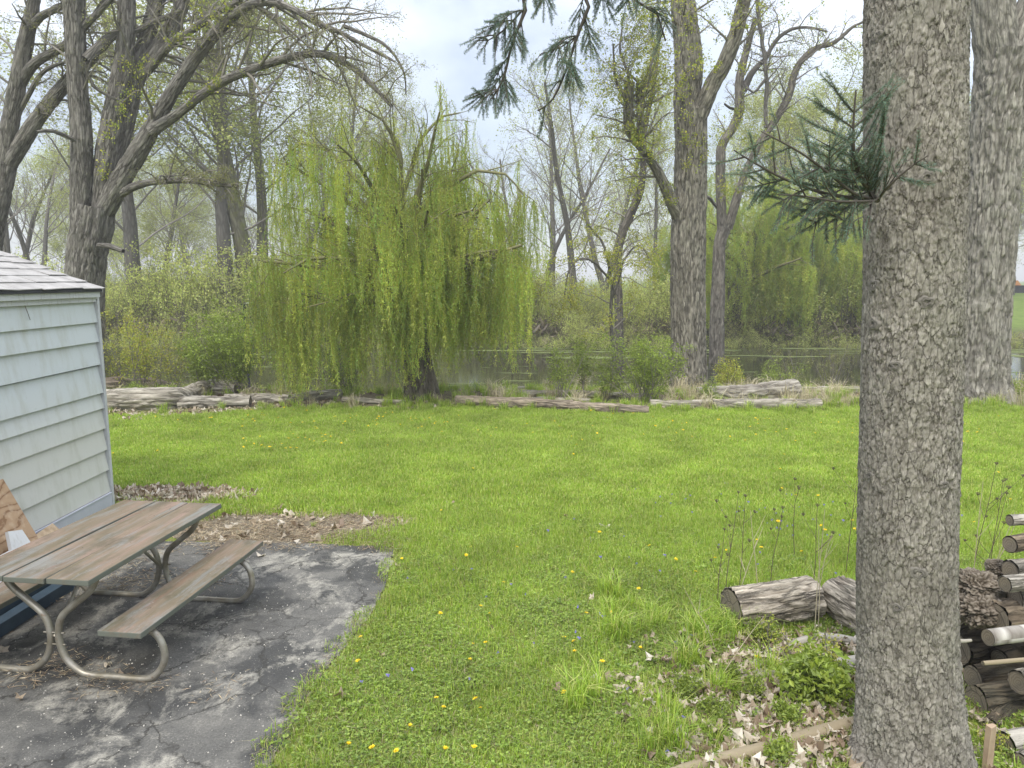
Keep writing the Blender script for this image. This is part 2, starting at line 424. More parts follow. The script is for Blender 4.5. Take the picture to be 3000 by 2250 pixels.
def relief(name, pts, rad, sides, step, mat, parent, light, dark, depth=0.02, fu=16.0, fv=3.0, seed=0, plates=False, base_flare=None, capends=False, lift=1.0):
    """trunk with real bark relief: furrows or plates displaced along the radius"""
    P, R = smooth_path(pts, rad, step)
    n = len(P)
    if base_flare:
        seg = np.concatenate([[0], np.cumsum(np.linalg.norm(np.diff(P, axis=0), axis=1))])
        fl = np.exp(-seg / base_flare[1])
    T = np.gradient(P, axis=0); T /= np.linalg.norm(T, axis=1, keepdims=True)
    ref = np.array([0, 1.0, 0]) if abs(T.mean(0)[1]) < 0.7 else np.array([0, 0, 1.0])
    A = np.cross(T, ref); A /= np.linalg.norm(A, axis=1, keepdims=True); Bn = np.cross(T, A)
    an = np.arange(sides) * 2 * math.pi / sides - math.pi / 2
    D = np.cos(an)[None, :, None] * A[:, None] + np.sin(an)[None, :, None] * Bn[:, None]
    seg = np.concatenate([[0], np.cumsum(np.linalg.norm(np.diff(P, axis=0), axis=1))])
    C = np.stack([np.cos(an)[None] * R[:, None], np.sin(an)[None] * R[:, None], np.repeat(seg[:, None], sides, 1)], -1).reshape(-1, 3)
    C = C + 0.02 * (np.stack([fbm(C * 8, 2, seed + 30), fbm(C * 8, 2, seed + 31), fbm(C * 8, 2, seed + 32)], 1) - 0.5)
    if plates:
        Wp = C * np.array([fu, fu, fv]) * 1.1
        wz = lambda q_, a_: a_ * (np.stack([fbm(q_, 3, seed + 60), fbm(q_, 3, seed + 70), fbm(q_, 3, seed + 80)], 1) - .5)
        K = C * np.array([fu, fu, fv]) + wz(Wp * 1.6, 2.1); d1, d2, cid, vx = worley(K, seed)
        e = d2 - d1
        K2 = C * np.array([fu * 1.9, fu * 1.9, fv * 2.2]) + wz(Wp * 2.5 + 7, 1.5); b1, b2, cid2, vx2 = worley(K2, seed + 9)
        crack = 1 - sst(0.0, 0.13, e); crack2 = (1 - sst(0.0, 0.10, b2 - b1)) * 0.55
        tilt = vx[:, 2] * -0.45 + vx[:, 0] * (cid - .5) * 0.9 + vx2[:, 2] * -0.3
        Kb = C * np.array([11, 11, 3.4]) + wz(C * np.array([14, 14, 6]), 1.3); g1, g2_, gid, _g = worley(Kb, seed + 20); seam = (1 - sst(0.0, 0.07, g2_ - g1)) * sst(0.35, 0.6, fbm(C * 6, 2, seed + 55))
        big = fbm(C * 2.6, 3, seed + 50); tilt = tilt * (0.55 + 0.9 * big); crack = np.maximum(crack * (0.35 + 0.9 * fbm(C * 9, 2, seed + 51)), seam)
        h = (1 - np.maximum(crack, crack2)) * 0.55 + cid * 0.30 + tilt + 0.25 * fbm(C * 60, 3, seed + 5) + 0.4 * (fbm(C * 5, 3, seed + 6) - 0.5)
        shade = np.clip(0.16 + 0.22 * cid2 + 0.50 * fbm(C * 70, 3, seed + 7) + 0.5 * (big - .3) + 0.25 * (fbm(C * 4, 3, seed + 12) - .5), 0, 1) * (1 - 0.65 * crack) * (1 - 0.25 * crack2)
    else:
        W = C + np.stack([0 * C[:, 0], 0 * C[:, 0], 0 * C[:, 0]], 1)
        K = W * np.array([fu, fu, fv]) * 1.25; K = K + 0.9 * (np.stack([fbm(K * .7, 2, seed + 41), fbm(K * .7, 2, seed + 42), fbm(K * .7, 2, seed + 43)], 1) - .5); a = fbm(K, 2, seed) - 0.5
        rid = np.clip(np.abs(a) * 6.5, 0, 1) ** 0.7
        K3 = W * np.array([fu * 1.2, fu * 1.2, fv * 4]); brk = sst(0.0, 0.12, np.abs(fbm(K3, 2, seed + 4) - 0.5))
        h = rid * (0.75 + 0.25 * brk) + 0.3 * fbm(C * 30, 3, seed + 5) + 0.4 * (fbm(C * 3, 2, seed + 6) - 0.5)
        shade = np.clip(rid * (0.7 + 0.3 * brk) * 0.8 + 0.35 * fbm(C * np.array([40, 40, 12]), 3, seed + 7), 0, 1)
    h = h.reshape(n, sides)
    rr = R[:, None] + depth * (h - 0.5)
    if base_flare:
        lob = 0.55 + 0.45 * np.cos(an * 5 + 1.3 + seed) + 0.25 * np.cos(an * 3 + seed)
        rr = rr + base_flare[0] * fl[:, None] * lob[None]
    V = P[:, None] + rr[:, :, None] * D
    i, j = np.meshgrid(np.arange(n - 1), np.arange(sides), indexing='ij'); j2 = (j + 1) % sides
    Q = np.stack([i * sides + j, i * sides + j2, (i + 1) * sides + j2, (i + 1) * sides + j], -1).reshape(-1, 4)
    s = shade[:, None]; col = (np.array(dark)[None] * (1 - s) + np.array(light)[None] * s) * lift
    rm = float(R.mean()) * 2 * math.pi / sides; ua, ub = rm * j, rm * (j + 1); va, vb = seg[i] + seed, seg[i + 1] + seed
    U = np.stack([np.stack([ua, va], -1), np.stack([ub, va], -1), np.stack([ub, vb], -1), np.stack([ua, vb], -1)], -2).reshape(-1, 2)
    return mk(name, V.reshape(-1, 3), Q, None, mat, parent, U, col, True)

# ------------------------------------------------------------------ plant generator
def unit(v):
    l = math.sqrt(v[0] * v[0] + v[1] * v[1] + v[2] * v[2]) + 1e-9
    return (v[0] / l, v[1] / l, v[2] / l)
def turn(d, ang, az):
    """direction ang away from d at azimuth az"""
    a = (0, 0, 1) if abs(d[2]) < 0.9 else (1, 0, 0)
    x = unit((d[1] * a[2] - d[2] * a[1], d[2] * a[0] - d[0] * a[2], d[0] * a[1] - d[1] * a[0]))
    y = (d[1] * x[2] - d[2] * x[1], d[2] * x[0] - d[0] * x[2], d[0] * x[1] - d[1] * x[0])
    ca, sa, cz, sz = math.cos(ang), math.sin(ang), math.cos(az), math.sin(az)
    return unit((d[0] * ca + sa * (x[0] * cz + y[0] * sz), d[1] * ca + sa * (x[1] * cz + y[1] * sz), d[2] * ca + sa * (x[2] * cz + y[2] * sz)))
class G:
    """growth parameters per level"""
    def __init__(s, n, seg, ratio, ang, wig, trop, rr=0.5, start=0.25, maxlev=3, minr=0.004):
        s.n, s.seg, s.ratio, s.ang, s.wig, s.trop, s.rr, s.start, s.maxlev, s.minr = n, seg, ratio, ang, wig, trop, rr, start, maxlev, minr
CAP = [0.035, 0.016, 0.008, 0.005, 0.004]
def children(pts, rad, L, lev, g, r, out, tips, start=None):
    n = len(pts) - 1; k = g.n[lev]; st = g.start if start is None else start
    for c in range(k):
        t = st + (1 - st) * ((c + r.random()) / k)
        x = t * n; i = min(n - 1, int(x)); f = x - i
        p = tuple(pts[i][a] * (1 - f) + pts[i + 1][a] * f for a in range(3))
        d = unit(tuple(pts[i + 1][a] - pts[i][a] for a in range(3)))
        rr = (rad[i] * (1 - f) + rad[i + 1] * f)
        cd = turn(d, math.radians(g.ang[lev] * r.uniform(0.6, 1.3)), r.random() * 6.283)
        grow(p, cd, L * g.ratio[lev] * (1.15 - 0.65 * t) * r.uniform(0.7, 1.25), max(g.minr, min(CAP[lev], rr * g.rr)), lev + 1, g, r, out, tips)
def grow(p, d, L, rad0, lev, g, r, out, tips):
    n = g.seg[lev]; st = L / n; w = g.wig[lev]; tr = g.trop[lev]
    pts = [p]; rad = [rad0]
    for i in range(n):
        d = unit((d[0] + r.gauss(0, w), d[1] + r.gauss(0, w), d[2] + r.gauss(0, w) + tr))
        p = (p[0] + d[0] * st, p[1] + d[1] * st, p[2] + d[2] * st)
        pts.append(p); rad.append(rad0 * (1 - 0.75 * (i + 1) / n))
    out.append((pts, rad, lev))
    if lev < g.maxlev: children(pts, rad, L, lev, g, r, out, tips)
    else: tips.append((pts, d))
def limb_obj(name, polys, sides, mat, parent, kind=None, loc=None):
    a = Arr(); tubes(polys, sides, a); o = a.build(name, mat, parent, col=False, loc=loc)
    if kind: o["kind"] = kind
    return o
def leaf_points(tips, per, rng, spread=0.05):
    P = []
    for pts, d in tips:
        for k in range(per):
            t = rng.random() ** 0.7 * (len(pts) - 1); i = min(len(pts) - 2, int(t)); f = t - i
            P.append([pts[i][a] * (1 - f) + pts[i + 1][a] * f + rng.gauss(0, spread) for a in range(3)])
    return np.array(P)

# ------------------------------------------------------------------ small vegetation prototypes (meshes that are instanced)
def blades(arr, n, rad, h0, h1, w, bend, cols, rng, square=False, lean=0.25, cx=0.0, cy=0.0):
    if square: x = rng.uniform(-rad, rad, n) + cx; y = rng.uniform(-rad, rad, n) + cy
    else:
        a = rng.uniform(0, 6.283, n); q = rad * np.sqrt(rng.uniform(0, 1, n)); x = q * np.cos(a) + cx; y = q * np.sin(a) + cy
    h = rng.uniform(h0, h1, n); az = rng.uniform(0, 6.283, n); le = rng.normal(0, lean, n); bd = np.abs(rng.normal(bend, bend * 0.5, n))
    dx, dy = np.cos(az), np.sin(az); wx, wy = -dy * w * 0.5, dx * w * 0.5
    wv = rng.uniform(0.6, 1.3, n); wx = wx * wv; wy = wy * wv
    z0 = np.full(n, -0.01)
    mx = x + dx * h * (le * 0.5 + bd * 0.25); my = y + dy * h * (le * 0.5 + bd * 0.25); mz = h * 0.58
    tx = x + dx * h * (le + bd); ty = y + dy * h * (le + bd); tz = h * (1 - 0.45 * np.clip(bd, 0, 1))
    V = np.stack([np.stack([x - wx, y - wy, z0], 1), np.stack([x + wx, y + wy, z0], 1), np.stack([mx + wx * .8, my + wy * .8, mz], 1), np.stack([mx - wx * .8, my - wy * .8, mz], 1), np.stack([tx, ty, tz], 1)], 1)
    b = np.arange(n)[:, None] * 5
    cols = np.asarray(cols); c = cols[rng.integers(0, len(cols), n)] * rng.uniform(0.75, 1.25, (n, 1))
    arr.add(V.reshape(-1, 3), Q=b + np.array([[0, 1, 2, 3]]), T=b + np.array([[3, 2, 4]]), C=np.repeat(c, 5, 0))
def leaflets(arr, P, D, size, wid, cols, rng, cup=0.15, flat=False, vary=0.25):
    """rhomb leaves: P base points, D directions (n,3)"""
    P = np.asarray(P, float); D = np.asarray(D, float); n = len(P)
    D = D / (np.linalg.norm(D, axis=1, keepdims=True) + 1e-9)
    R = rng.normal(0, 1, (n, 3))
    if flat: R = np.array([0, 0, 1.0]) + 0.35 * R
    S = np.cross(D, R); S /= np.linalg.norm(S, axis=1, keepdims=True) + 1e-9
    N = np.cross(S, D)
    s = size * rng.uniform(0.6, 1.25, (n, 1)); w = s * wid * 0.5
    V = np.stack([P, P + D * s * 0.45 + S * w + N * s * cup, P + D * s, P + D * s * 0.45 - S * w + N * s * cup], 1)
    b = np.arange(n)[:, None] * 4
    cols = np.asarray(cols, float); c = cols[rng.integers(0, len(cols), n)] * rng.uniform(1 - vary, 1 + vary, (n, 1))
    arr.add(V.reshape(-1, 3), T=np.concatenate([b + np.array([[0, 1, 2]]), b + np.array([[0, 2, 3]])]), C=np.repeat(c, 4, 0))
def rdirs(n, rng, up=0.0):
    d = rng.normal(0, 1, (n, 3)); d /= np.linalg.norm(d, axis=1, keepdims=True); d[:, 2] += up; return d
def proto(name, arr, mat, smooth=False):
    return arr.build(name, mat, None, smooth, link=False)

GREEN = [(0.285, 0.43, 0.045), (0.33, 0.475, 0.055), (0.40, 0.52, 0.08), (0.22, 0.35, 0.035), (0.50, 0.52, 0.16)]
WEED = [(0.21, 0.31, 0.05), (0.27, 0.37, 0.06), (0.34, 0.43, 0.08), (0.15, 0.23, 0.04)]
THATCH = [(0.42, 0.38, 0.22), (0.50, 0.45, 0.28), (0.34, 0.28, 0.16)]
rg = np.random.default_rng(11)
def mk_grass(n, h0, h1, w, cols, thatch=0.06, r=0.22, bend=0.35):
    a = Arr(); blades(a, int(n * (1 - thatch)), r, h0, h1, w, bend, cols, rg)
    if thatch > 0: blades(a, int(n * thatch), r, h0 * 0.6, h1 * 0.7, w * 0.9, 0.9, THATCH, rg)
    return a
PROTO['lawn'] = [proto("lawn_tile", mk_grass(520, 0.025, 0.085, 0.0040, GREEN, 0.09), M['grass']) for k in range(5)]
PROTO['lawnfar'] = [proto("lawn_far_tile", mk_grass(560, 0.025, 0.08, 0.007, GREEN, 0.05, 0.26), M['grass']) for k in range(5)]
def mk_weed(k):
    a = Arr(); blades(a, 330, 0.22, 0.02, 0.07, 0.004, 0.6, GREEN + WEED, rg); blades(a, 110, 0.22, 0.02, 0.055, 0.003, 1.1, THATCH, rg)
    n = (60, 110, 90, 40, 130)[k % 5]; t = rg.uniform(0, 6.283, n); q = 0.22 * np.sqrt(rg.uniform(0, 1, n)); z = rg.uniform(0.012, 0.045, n)
    P = np.stack([q * np.cos(t), q * np.sin(t), z], 1)
    for m in range(3):
        az = rg.uniform(0, 6.283, n); D = np.stack([np.cos(az), np.sin(az), rg.uniform(-0.1, 0.35, n)], 1)
        leaflets(a, P, D, (0.015, 0.012, 0.021, 0.024, 0.014)[k % 5], (0.95, 0.95, 0.6, 0.45, 0.9)[k % 5], WEED + [(0.30, 0.42, 0.07), (0.24, 0.36, 0.06)], rg, 0.1, True)
    return a
PROTO['weed'] = [proto("weed_tile", mk_weed(k), M['grass']) for k in range(5)]
def mk_tuft(n, h, w, cols, r=0.06, bend=0.5):
    a = Arr(); blades(a, n, r, h * 0.5, h, w, bend, cols, rg, lean=0.35); return a
PROTO['tuft'] = [proto("tuft", mk_tuft(70, 0.24, 0.006, GREEN, 0.07), M['grass']) for k in range(3)]
PROTO['drytuft'] = [proto("dry_tuft", mk_tuft(60, 0.5, 0.007, [(0.55, 0.50, 0.34), (0.48, 0.41, 0.26), (0.40, 0.36, 0.22)], 0.12, 0.7), M['dry']) for k in range(3)]
def mk_straw():
    a = Arr(); n = 60
    t = rg.uniform(0, 6.283, n); P = np.stack([rg.uniform(-.2, .2, n), rg.uniform(-.2, .2, n), rg.uniform(0.004, 0.03, n)], 1)
    D = np.stack([np.cos(t), np.sin(t), rg.normal(0, 0.12, n)], 1)
    leaflets(a, P, D, 0.065, 0.08, [(0.42, 0.34, 0.22), (0.34, 0.26, 0.17), (0.50, 0.43, 0.30), (0.25, 0.18, 0.12)], rg, 0.03, True); return a
PROTO['straw'] = [proto("straw_tile", mk_straw(), M['dead']) for k in range(4)]
def mk_deadleaf(k):
    """one curled oak / maple like leaf of 10 faces"""
    rr = np.random.default_rng(200 + k); m = 10; an = np.arange(m) / m * 6.283
    q = 0.045 * (1 + 0.35 * np.cos(an * 5 + k)) * rr.uniform(0.8, 1.15, m)
    V = np.stack([q * np.cos(an) * 1.25, q * np.sin(an), 0.022 * rr.normal(0, 1, m) + 0.016 * np.cos(2 * an)], 1)
    V = np.vstack([[0, 0, 0.0], V]); V[:, 2] += 0.015
    T = [[0, 1 + i, 1 + (i + 1) % m] for i in range(m)]
    c = [(0.46, 0.40, 0.31), (0.33, 0.26, 0.18), (0.56, 0.51, 0.42), (0.24, 0.175, 0.12), (0.43, 0.36, 0.27)][k % 5]
    a = Arr(); a.add(V, T=T, C=c); return a
PROTO['deadleaf'] = [proto("dead_leaf_shape", mk_deadleaf(k), M['dead']) for k in range(6)]
YG = [(0.36, 0.40, 0.05), (0.29, 0.36, 0.045), (0.44, 0.43, 0.06), (0.24, 0.30, 0.04)]
def mk_cluster(n, size, cols, r, up=0.0, wid=0.6):
    a = Arr(); P = rg.normal(0, r * 0.5, (n, 3)); leaflets(a, P, rdirs(n, rg, up), size, wid, cols, rg); return a
PROTO['yg'] = [proto("leaf_cluster", mk_cluster(9, 0.055, YG, 0.10, -0.2, 0.75), M['leaf']) for k in range(5)]
PROTO['ygfar'] = [proto("far_leaf_cluster", mk_cluster(16, 0.085, [(0.38, 0.43, 0.12), (0.43, 0.46, 0.14), (0.33, 0.38, 0.11), (0.46, 0.46, 0.17)], 0.36, 0, 0.7), M['leaf_far']) for k in range(5)]
PROTO['bud'] = [proto("bud_cluster", mk_cluster(7, 0.032, [(0.27, 0.27, 0.10), (0.22, 0.24, 0.08), (0.32, 0.30, 0.13)], 0.05, -0.5, 0.5), M['leaf']) for k in range(4)]
PROTO['shrubleaf'] = [proto("shrub_leaf_cluster", mk_cluster(12, 0.06, [(0.22, 0.30, 0.04), (0.28, 0.36, 0.05), (0.33, 0.40, 0.07), (0.17, 0.23, 0.04)], 0.10, 0.2, 0.5), M['leaf']) for k in range(5)]
PROTO['shrubyellow'] = [proto("yellow_leaf_cluster", mk_cluster(11, 0.06, [(0.36, 0.40, 0.05), (0.30, 0.37, 0.05), (0.42, 0.40, 0.08)], 0.11, 0.2, 0.6), M['leaf']) for k in range(4)]
def mk_strand(k, cols):
    rr = np.random.default_rng(50 + k); n = 84 + 6 * (k % 3)
    t = np.sort(rr.uniform(0.0, 1.0, n)); sx = rr.normal(0, 0.08); sy = rr.normal(0, 0.08)
    bx = lambda q: sx * np.sin(q * 3.0) + 0.015 * np.sin(q * 11 + k); by = lambda q: sy * np.sin(q * 2.6 + 1) - sy * math.sin(1) + 0.015 * np.sin(q * 9 + 2 * k)
    P = np.stack([bx(t), by(t), -t], 1)
    P[:, :2] += rr.normal(0, 0.02, (n, 2)); D = rdirs(n, rr, -0.7)
    a = Arr(); leaflets(a, P, D, 0.055, 0.22, cols, rr, 0.05)
    q = np.linspace(0, 1, 7); tubes([(np.stack([bx(q), by(q), -q], 1), np.linspace(0.0055, 0.003, 7))], 3, a, (0.46, 0.45, 0.10))
    a.U = []; return a
PROTO['strand'] = [proto("willow_strand", mk_strand(k, [[(0.36, 0.50, 0.09), (0.42, 0.54, 0.10)], [(0.25, 0.40, 0.07), (0.30, 0.44, 0.08)], [(0.62, 0.66, 0.14), (0.56, 0.62, 0.12)], [(0.40, 0.52, 0.10), (0.46, 0.56, 0.12)]][k % 4]), M['willow']) for k in range(8)]
def mk_sprig(k):
    """spruce shoot 0.14 m long clothed in needles, growing along +X"""
    rr = np.random.default_rng(80 + k); n = 190
    t = rr.uniform(0, 0.14, n); P = np.stack([t, 0 * t, 0 * t], 1)
    az = rr.uniform(0, 6.283, n); D = np.stack([rr.uniform(0.5, 1.1, n), np.cos(az), np.sin(az)], 1)
    a = Arr(); leaflets(a, P, D, 0.023, 0.11, [(0.13, 0.22, 0.165), (0.17, 0.27, 0.20), (0.10, 0.17, 0.13), (0.21, 0.31, 0.24), (0.17, 0.18, 0.10)], rr, 0.0)
    tubes([(np.array([[0, 0, 0], [0.07, 0, 0.001], [0.14, 0, 0]]), np.array([0.0028, 0.0022, 0.001]))], 4, a, (0.16, 0.10, 0.06)); a.U = []
    return a
PROTO['sprig'] = [proto("needle_sprig", mk_sprig(k), M['needle']) for k in range(3)]
def mk_brush(k):
    """far thicket: many thin upright stems with tiny leaves, about 3 m tall"""
    rr = random.Random(300 + k); out, tips = [], []; a = Arr()
    g = G([6, 4], [5, 4], [0.45, 0.5], [28, 35], [0.09, 0.16], [0.10, 0.05], rr=0.6, start=0.25, maxlev=1, minr=0.006)
    for s in range(13):
        grow((rr.gauss(0, 0.45), rr.gauss(0, 0.45), 0), unit((rr.gauss(0, 0.28), rr.gauss(0, 0.28), 1)), rr.uniform(1.4, 3.2), 0.014, 0, g, rr, out, tips)
    tubes([(p, q) for p, q, l in out if l == 0], 3, a, (0.15, 0.135, 0.095)); tubes([(p, q) for p, q, l in out if l > 0], 3, a, (0.20, 0.18, 0.125)); a.U = []
    P = leaf_points(tips, 13, rr, 0.06)
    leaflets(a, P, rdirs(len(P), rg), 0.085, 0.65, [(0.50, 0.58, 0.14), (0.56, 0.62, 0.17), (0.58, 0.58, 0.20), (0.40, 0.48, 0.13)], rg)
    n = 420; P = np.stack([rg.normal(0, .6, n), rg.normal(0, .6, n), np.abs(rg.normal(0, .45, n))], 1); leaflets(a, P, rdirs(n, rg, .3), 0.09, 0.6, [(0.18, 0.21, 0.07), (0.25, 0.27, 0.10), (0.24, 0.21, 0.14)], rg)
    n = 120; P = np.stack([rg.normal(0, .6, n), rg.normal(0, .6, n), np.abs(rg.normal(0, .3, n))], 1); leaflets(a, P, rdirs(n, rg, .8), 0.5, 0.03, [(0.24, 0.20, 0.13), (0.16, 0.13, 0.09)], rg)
    return a
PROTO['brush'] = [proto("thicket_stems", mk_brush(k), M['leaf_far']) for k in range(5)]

# ------------------------------------------------------------------ the setting: ground, river, asphalt
def terr(x, y):
    x = np.asarray(x, float); y = np.asarray(y, float)
    P = np.stack([x * 0.35, y * 0.35, 0 * x], -1)
    z = 0.05 * (fbm(P, 3, 3) - 0.5) * sst(7.5, 10, y)
    nb = 18.6 + 0.7 * (fbm(np.stack([x * 0.25, 0 * x + 5, 0 * x], -1), 2, 8) - .5) * 2
    z = z - 1.3 * sst(nb - 1.6, nb + 2.5, y)
    fb = 34.6 + 1.2 * (fbm(np.stack([x * 0.3, 0 * x + 9, 0 * x], -1), 3, 9) - .5) * 2
    z = z + 1.25 * sst(fb - 1.6, fb + 0.3, y) + 0.25 * sst(36, 50, y)
    z = z + 1.35 * sst(19, 25, x - 0.05 * (y - 40)) * sst(35.5, 60, y)
    return z
def axis(segs):
    o = []
    for a, b, s in segs: o += list(np.arange(a, b, s))
    return np.array(o + [segs[-1][1]])
gx = axis([(-600, -100, 100), (-100, -40, 10), (-40, -12, 1.0), (-12, 14, 0.3), (14, 40, 1.0), (40, 100, 10), (100, 600, 100)])
gy = axis([(-60, 0, 5), (0, 16, 0.3), (16, 24, 0.3), (24, 33, 1), (33, 38, 0.35), (38, 70, 2), (70, 160, 10), (160, 1200, 100)])
X, Y = np.meshgrid(gx, gy); Z = terr(X, Y)
ny, nx = X.shape
i, j = np.meshgrid(np.arange(ny - 1), np.arange(nx - 1), indexing='ij')
Q = np.stack([i * nx + j, i * nx + j + 1, (i + 1) * nx + j + 1, (i + 1) * nx + j], -1).reshape(-1, 4)
def ground_mat():
    m, nt = new_mat("soil and thatch"); N = NT(nt)
    g = N.n("ShaderNodeNewGeometry").outputs['Position']
    sx = N.n("ShaderNodeSeparateXYZ", {0: g})
    lawn = N.ramp(N.noise(g, 14, 6, 0.7), [(0.3, (0.11, 0.13, 0.03)), (0.55, (0.20, 0.24, 0.05)), (0.75, (0.30, 0.28, 0.12))])
    mud = N.ramp(N.noise(g, 9, 6, 0.7), [(0.3, (0.09, 0.075, 0.05)), (0.6, (0.19, 0.16, 0.11)), (0.8, (0.24, 0.21, 0.16))])
    far = N.ramp(N.noise(g, 3, 5, 0.7), [(0.3, (0.05, 0.055, 0.025)), (0.7, (0.12, 0.125, 0.05))])
    yy = N.math('ADD', sx.outputs[1], N.math('MULTIPLY', N.noise(g, 0.9, 3), 1.4))
    c = N.mix(N.ramp(N.math('MULTIPLY', yy, 0.01), [(0.149, 0.0), (0.157, 1.0)]), lawn, mud)
    c = N.mix(N.ramp(N.math('MULTIPLY', yy, 0.01), [(0.325, 0.0), (0.335, 1.0)]), c, far)
    grassy = N.ramp(N.noise(g, 2, 5, 0.6), [(0.3, (0.10, 0.15, 0.035)), (0.7, (0.17, 0.22, 0.06))])
    mk_ = N.math('MULTIPLY', N.ramp(N.math('MULTIPLY', sx.outputs[0], 0.01), [(0.20, 0.0), (0.23, 1.0)]), N.ramp(N.math('MULTIPLY', yy, 0.01), [(0.375, 0.0), (0.41, 1.0)]))
    c = N.mix(mk_, c, grassy)
    N.out(N.pbr(c, 0.95, N.bump(N.noise(g, 30, 5, 0.7), 0.7, 0.03), spec=0.1)); return m
gr_o = mk("ground", np.stack([X, Y, Z], -1).reshape(-1, 3), Q, None, ground_mat()); gr_o["kind"] = "structure"

def water_mat():
    m, nt = new_mat("still river water"); N = NT(nt)
    g = N.n("ShaderNodeNewGeometry").outputs['Position']
    w = N.noise(N.map(g, (1.0, 2.4, 1)), 2.2, 4, 0.6); w2 = N.noise(N.map(g, (1, 3, 1)), 0.35, 2)
    b = N.bump(N.math('MULTIPLY', w, N.ramp(w2, [(0.4, 0.3), (0.65, 1.0)])), 0.10, 0.02)
    N.out(N.pbr((0.032, 0.034, 0.02), 0.06, b, spec=0.5, IOR=1.33)); return m
WZ = -0.45
wo = mk("river_water", [(-400, 16.5, WZ), (400, 16.5, WZ), (400, 36.4, WZ), (-400, 36.4, WZ)], [[0, 1, 2, 3]], None, water_mat(), smooth=False); wo["kind"] = "structure"
# duckweed rafts
a = Arr(); rr = np.random.default_rng(4)
def raft(cx, cy, w, d, k=26):
    an = np.arange(k) / k * 6.283; q = rr.uniform(0.55, 1.1, k)
    V = np.stack([cx + w * q * np.cos(an), cy + d * q * np.sin(an), np.full(k, WZ + 0.004 + rr.uniform(0, 0.003))], 1)
    V = np.vstack([[cx, cy, WZ + 0.006], V]); a.add(V, T=[[0, 1 + i, 1 + (i + 1) % k] for i in range(k)], C=np.array([0.15, 0.18, 0.06]) * rr.uniform(0.6, 1.0))
for k in range(42): raft(rr.uniform(-16, 24), rr.uniform(28.5, 33.2), rr.uniform(0.4, 2.4), rr.uniform(0.12, 0.4))
for k in range(46): raft(rr.uniform(-13, 18), rr.uniform(21.0, 27), rr.uniform(0.15, 0.8), rr.uniform(0.05, 0.13))
o = a.build("duckweed", M['plain'], None, False); o["kind"] = "stuff"

# asphalt pad: outline from its corners on the ground
edge = [gnd(*p) for p in ((800, 2250), (841, 2156), (870, 2090), (922, 2007), (950, 1975), (976, 1940), (1020, 1890), (1058, 1844), (1095, 1790), (1126, 1722), (1145, 1660), (1156, 1614))]
top = [gnd(*p) for p in ((1120, 1600), (1050, 1603), (980, 1598), (900, 1594), (820, 1590), (740, 1592), (660, 1589), (600, 1592))] + [Vector((-3.6, 7.05, 0)), Vector((-4.6, 7.1, 0))]
pad = [Vector((-0.75, 0.6, 0)), Vector((-0.95, 1.8, 0))] + [gnd(740, 2420)] + edge + top
r2 = random.Random(3)
def rough(poly, amp, n=6, closed_from=0):
    out = []
    for k in range(len(poly) - 1):
        for t in range(n):
            f = t / n; p = poly[k] * (1 - f) + poly[k + 1] * f
            out.append((p.x + r2.gauss(0, amp), p.y + r2.gauss(0, amp)))
    out.append((poly[-1].x, poly[-1].y)); return out
PAD = rough(pad, 0.012, 7) + [(-4.6, -3.0), (-0.6, -3.0)]
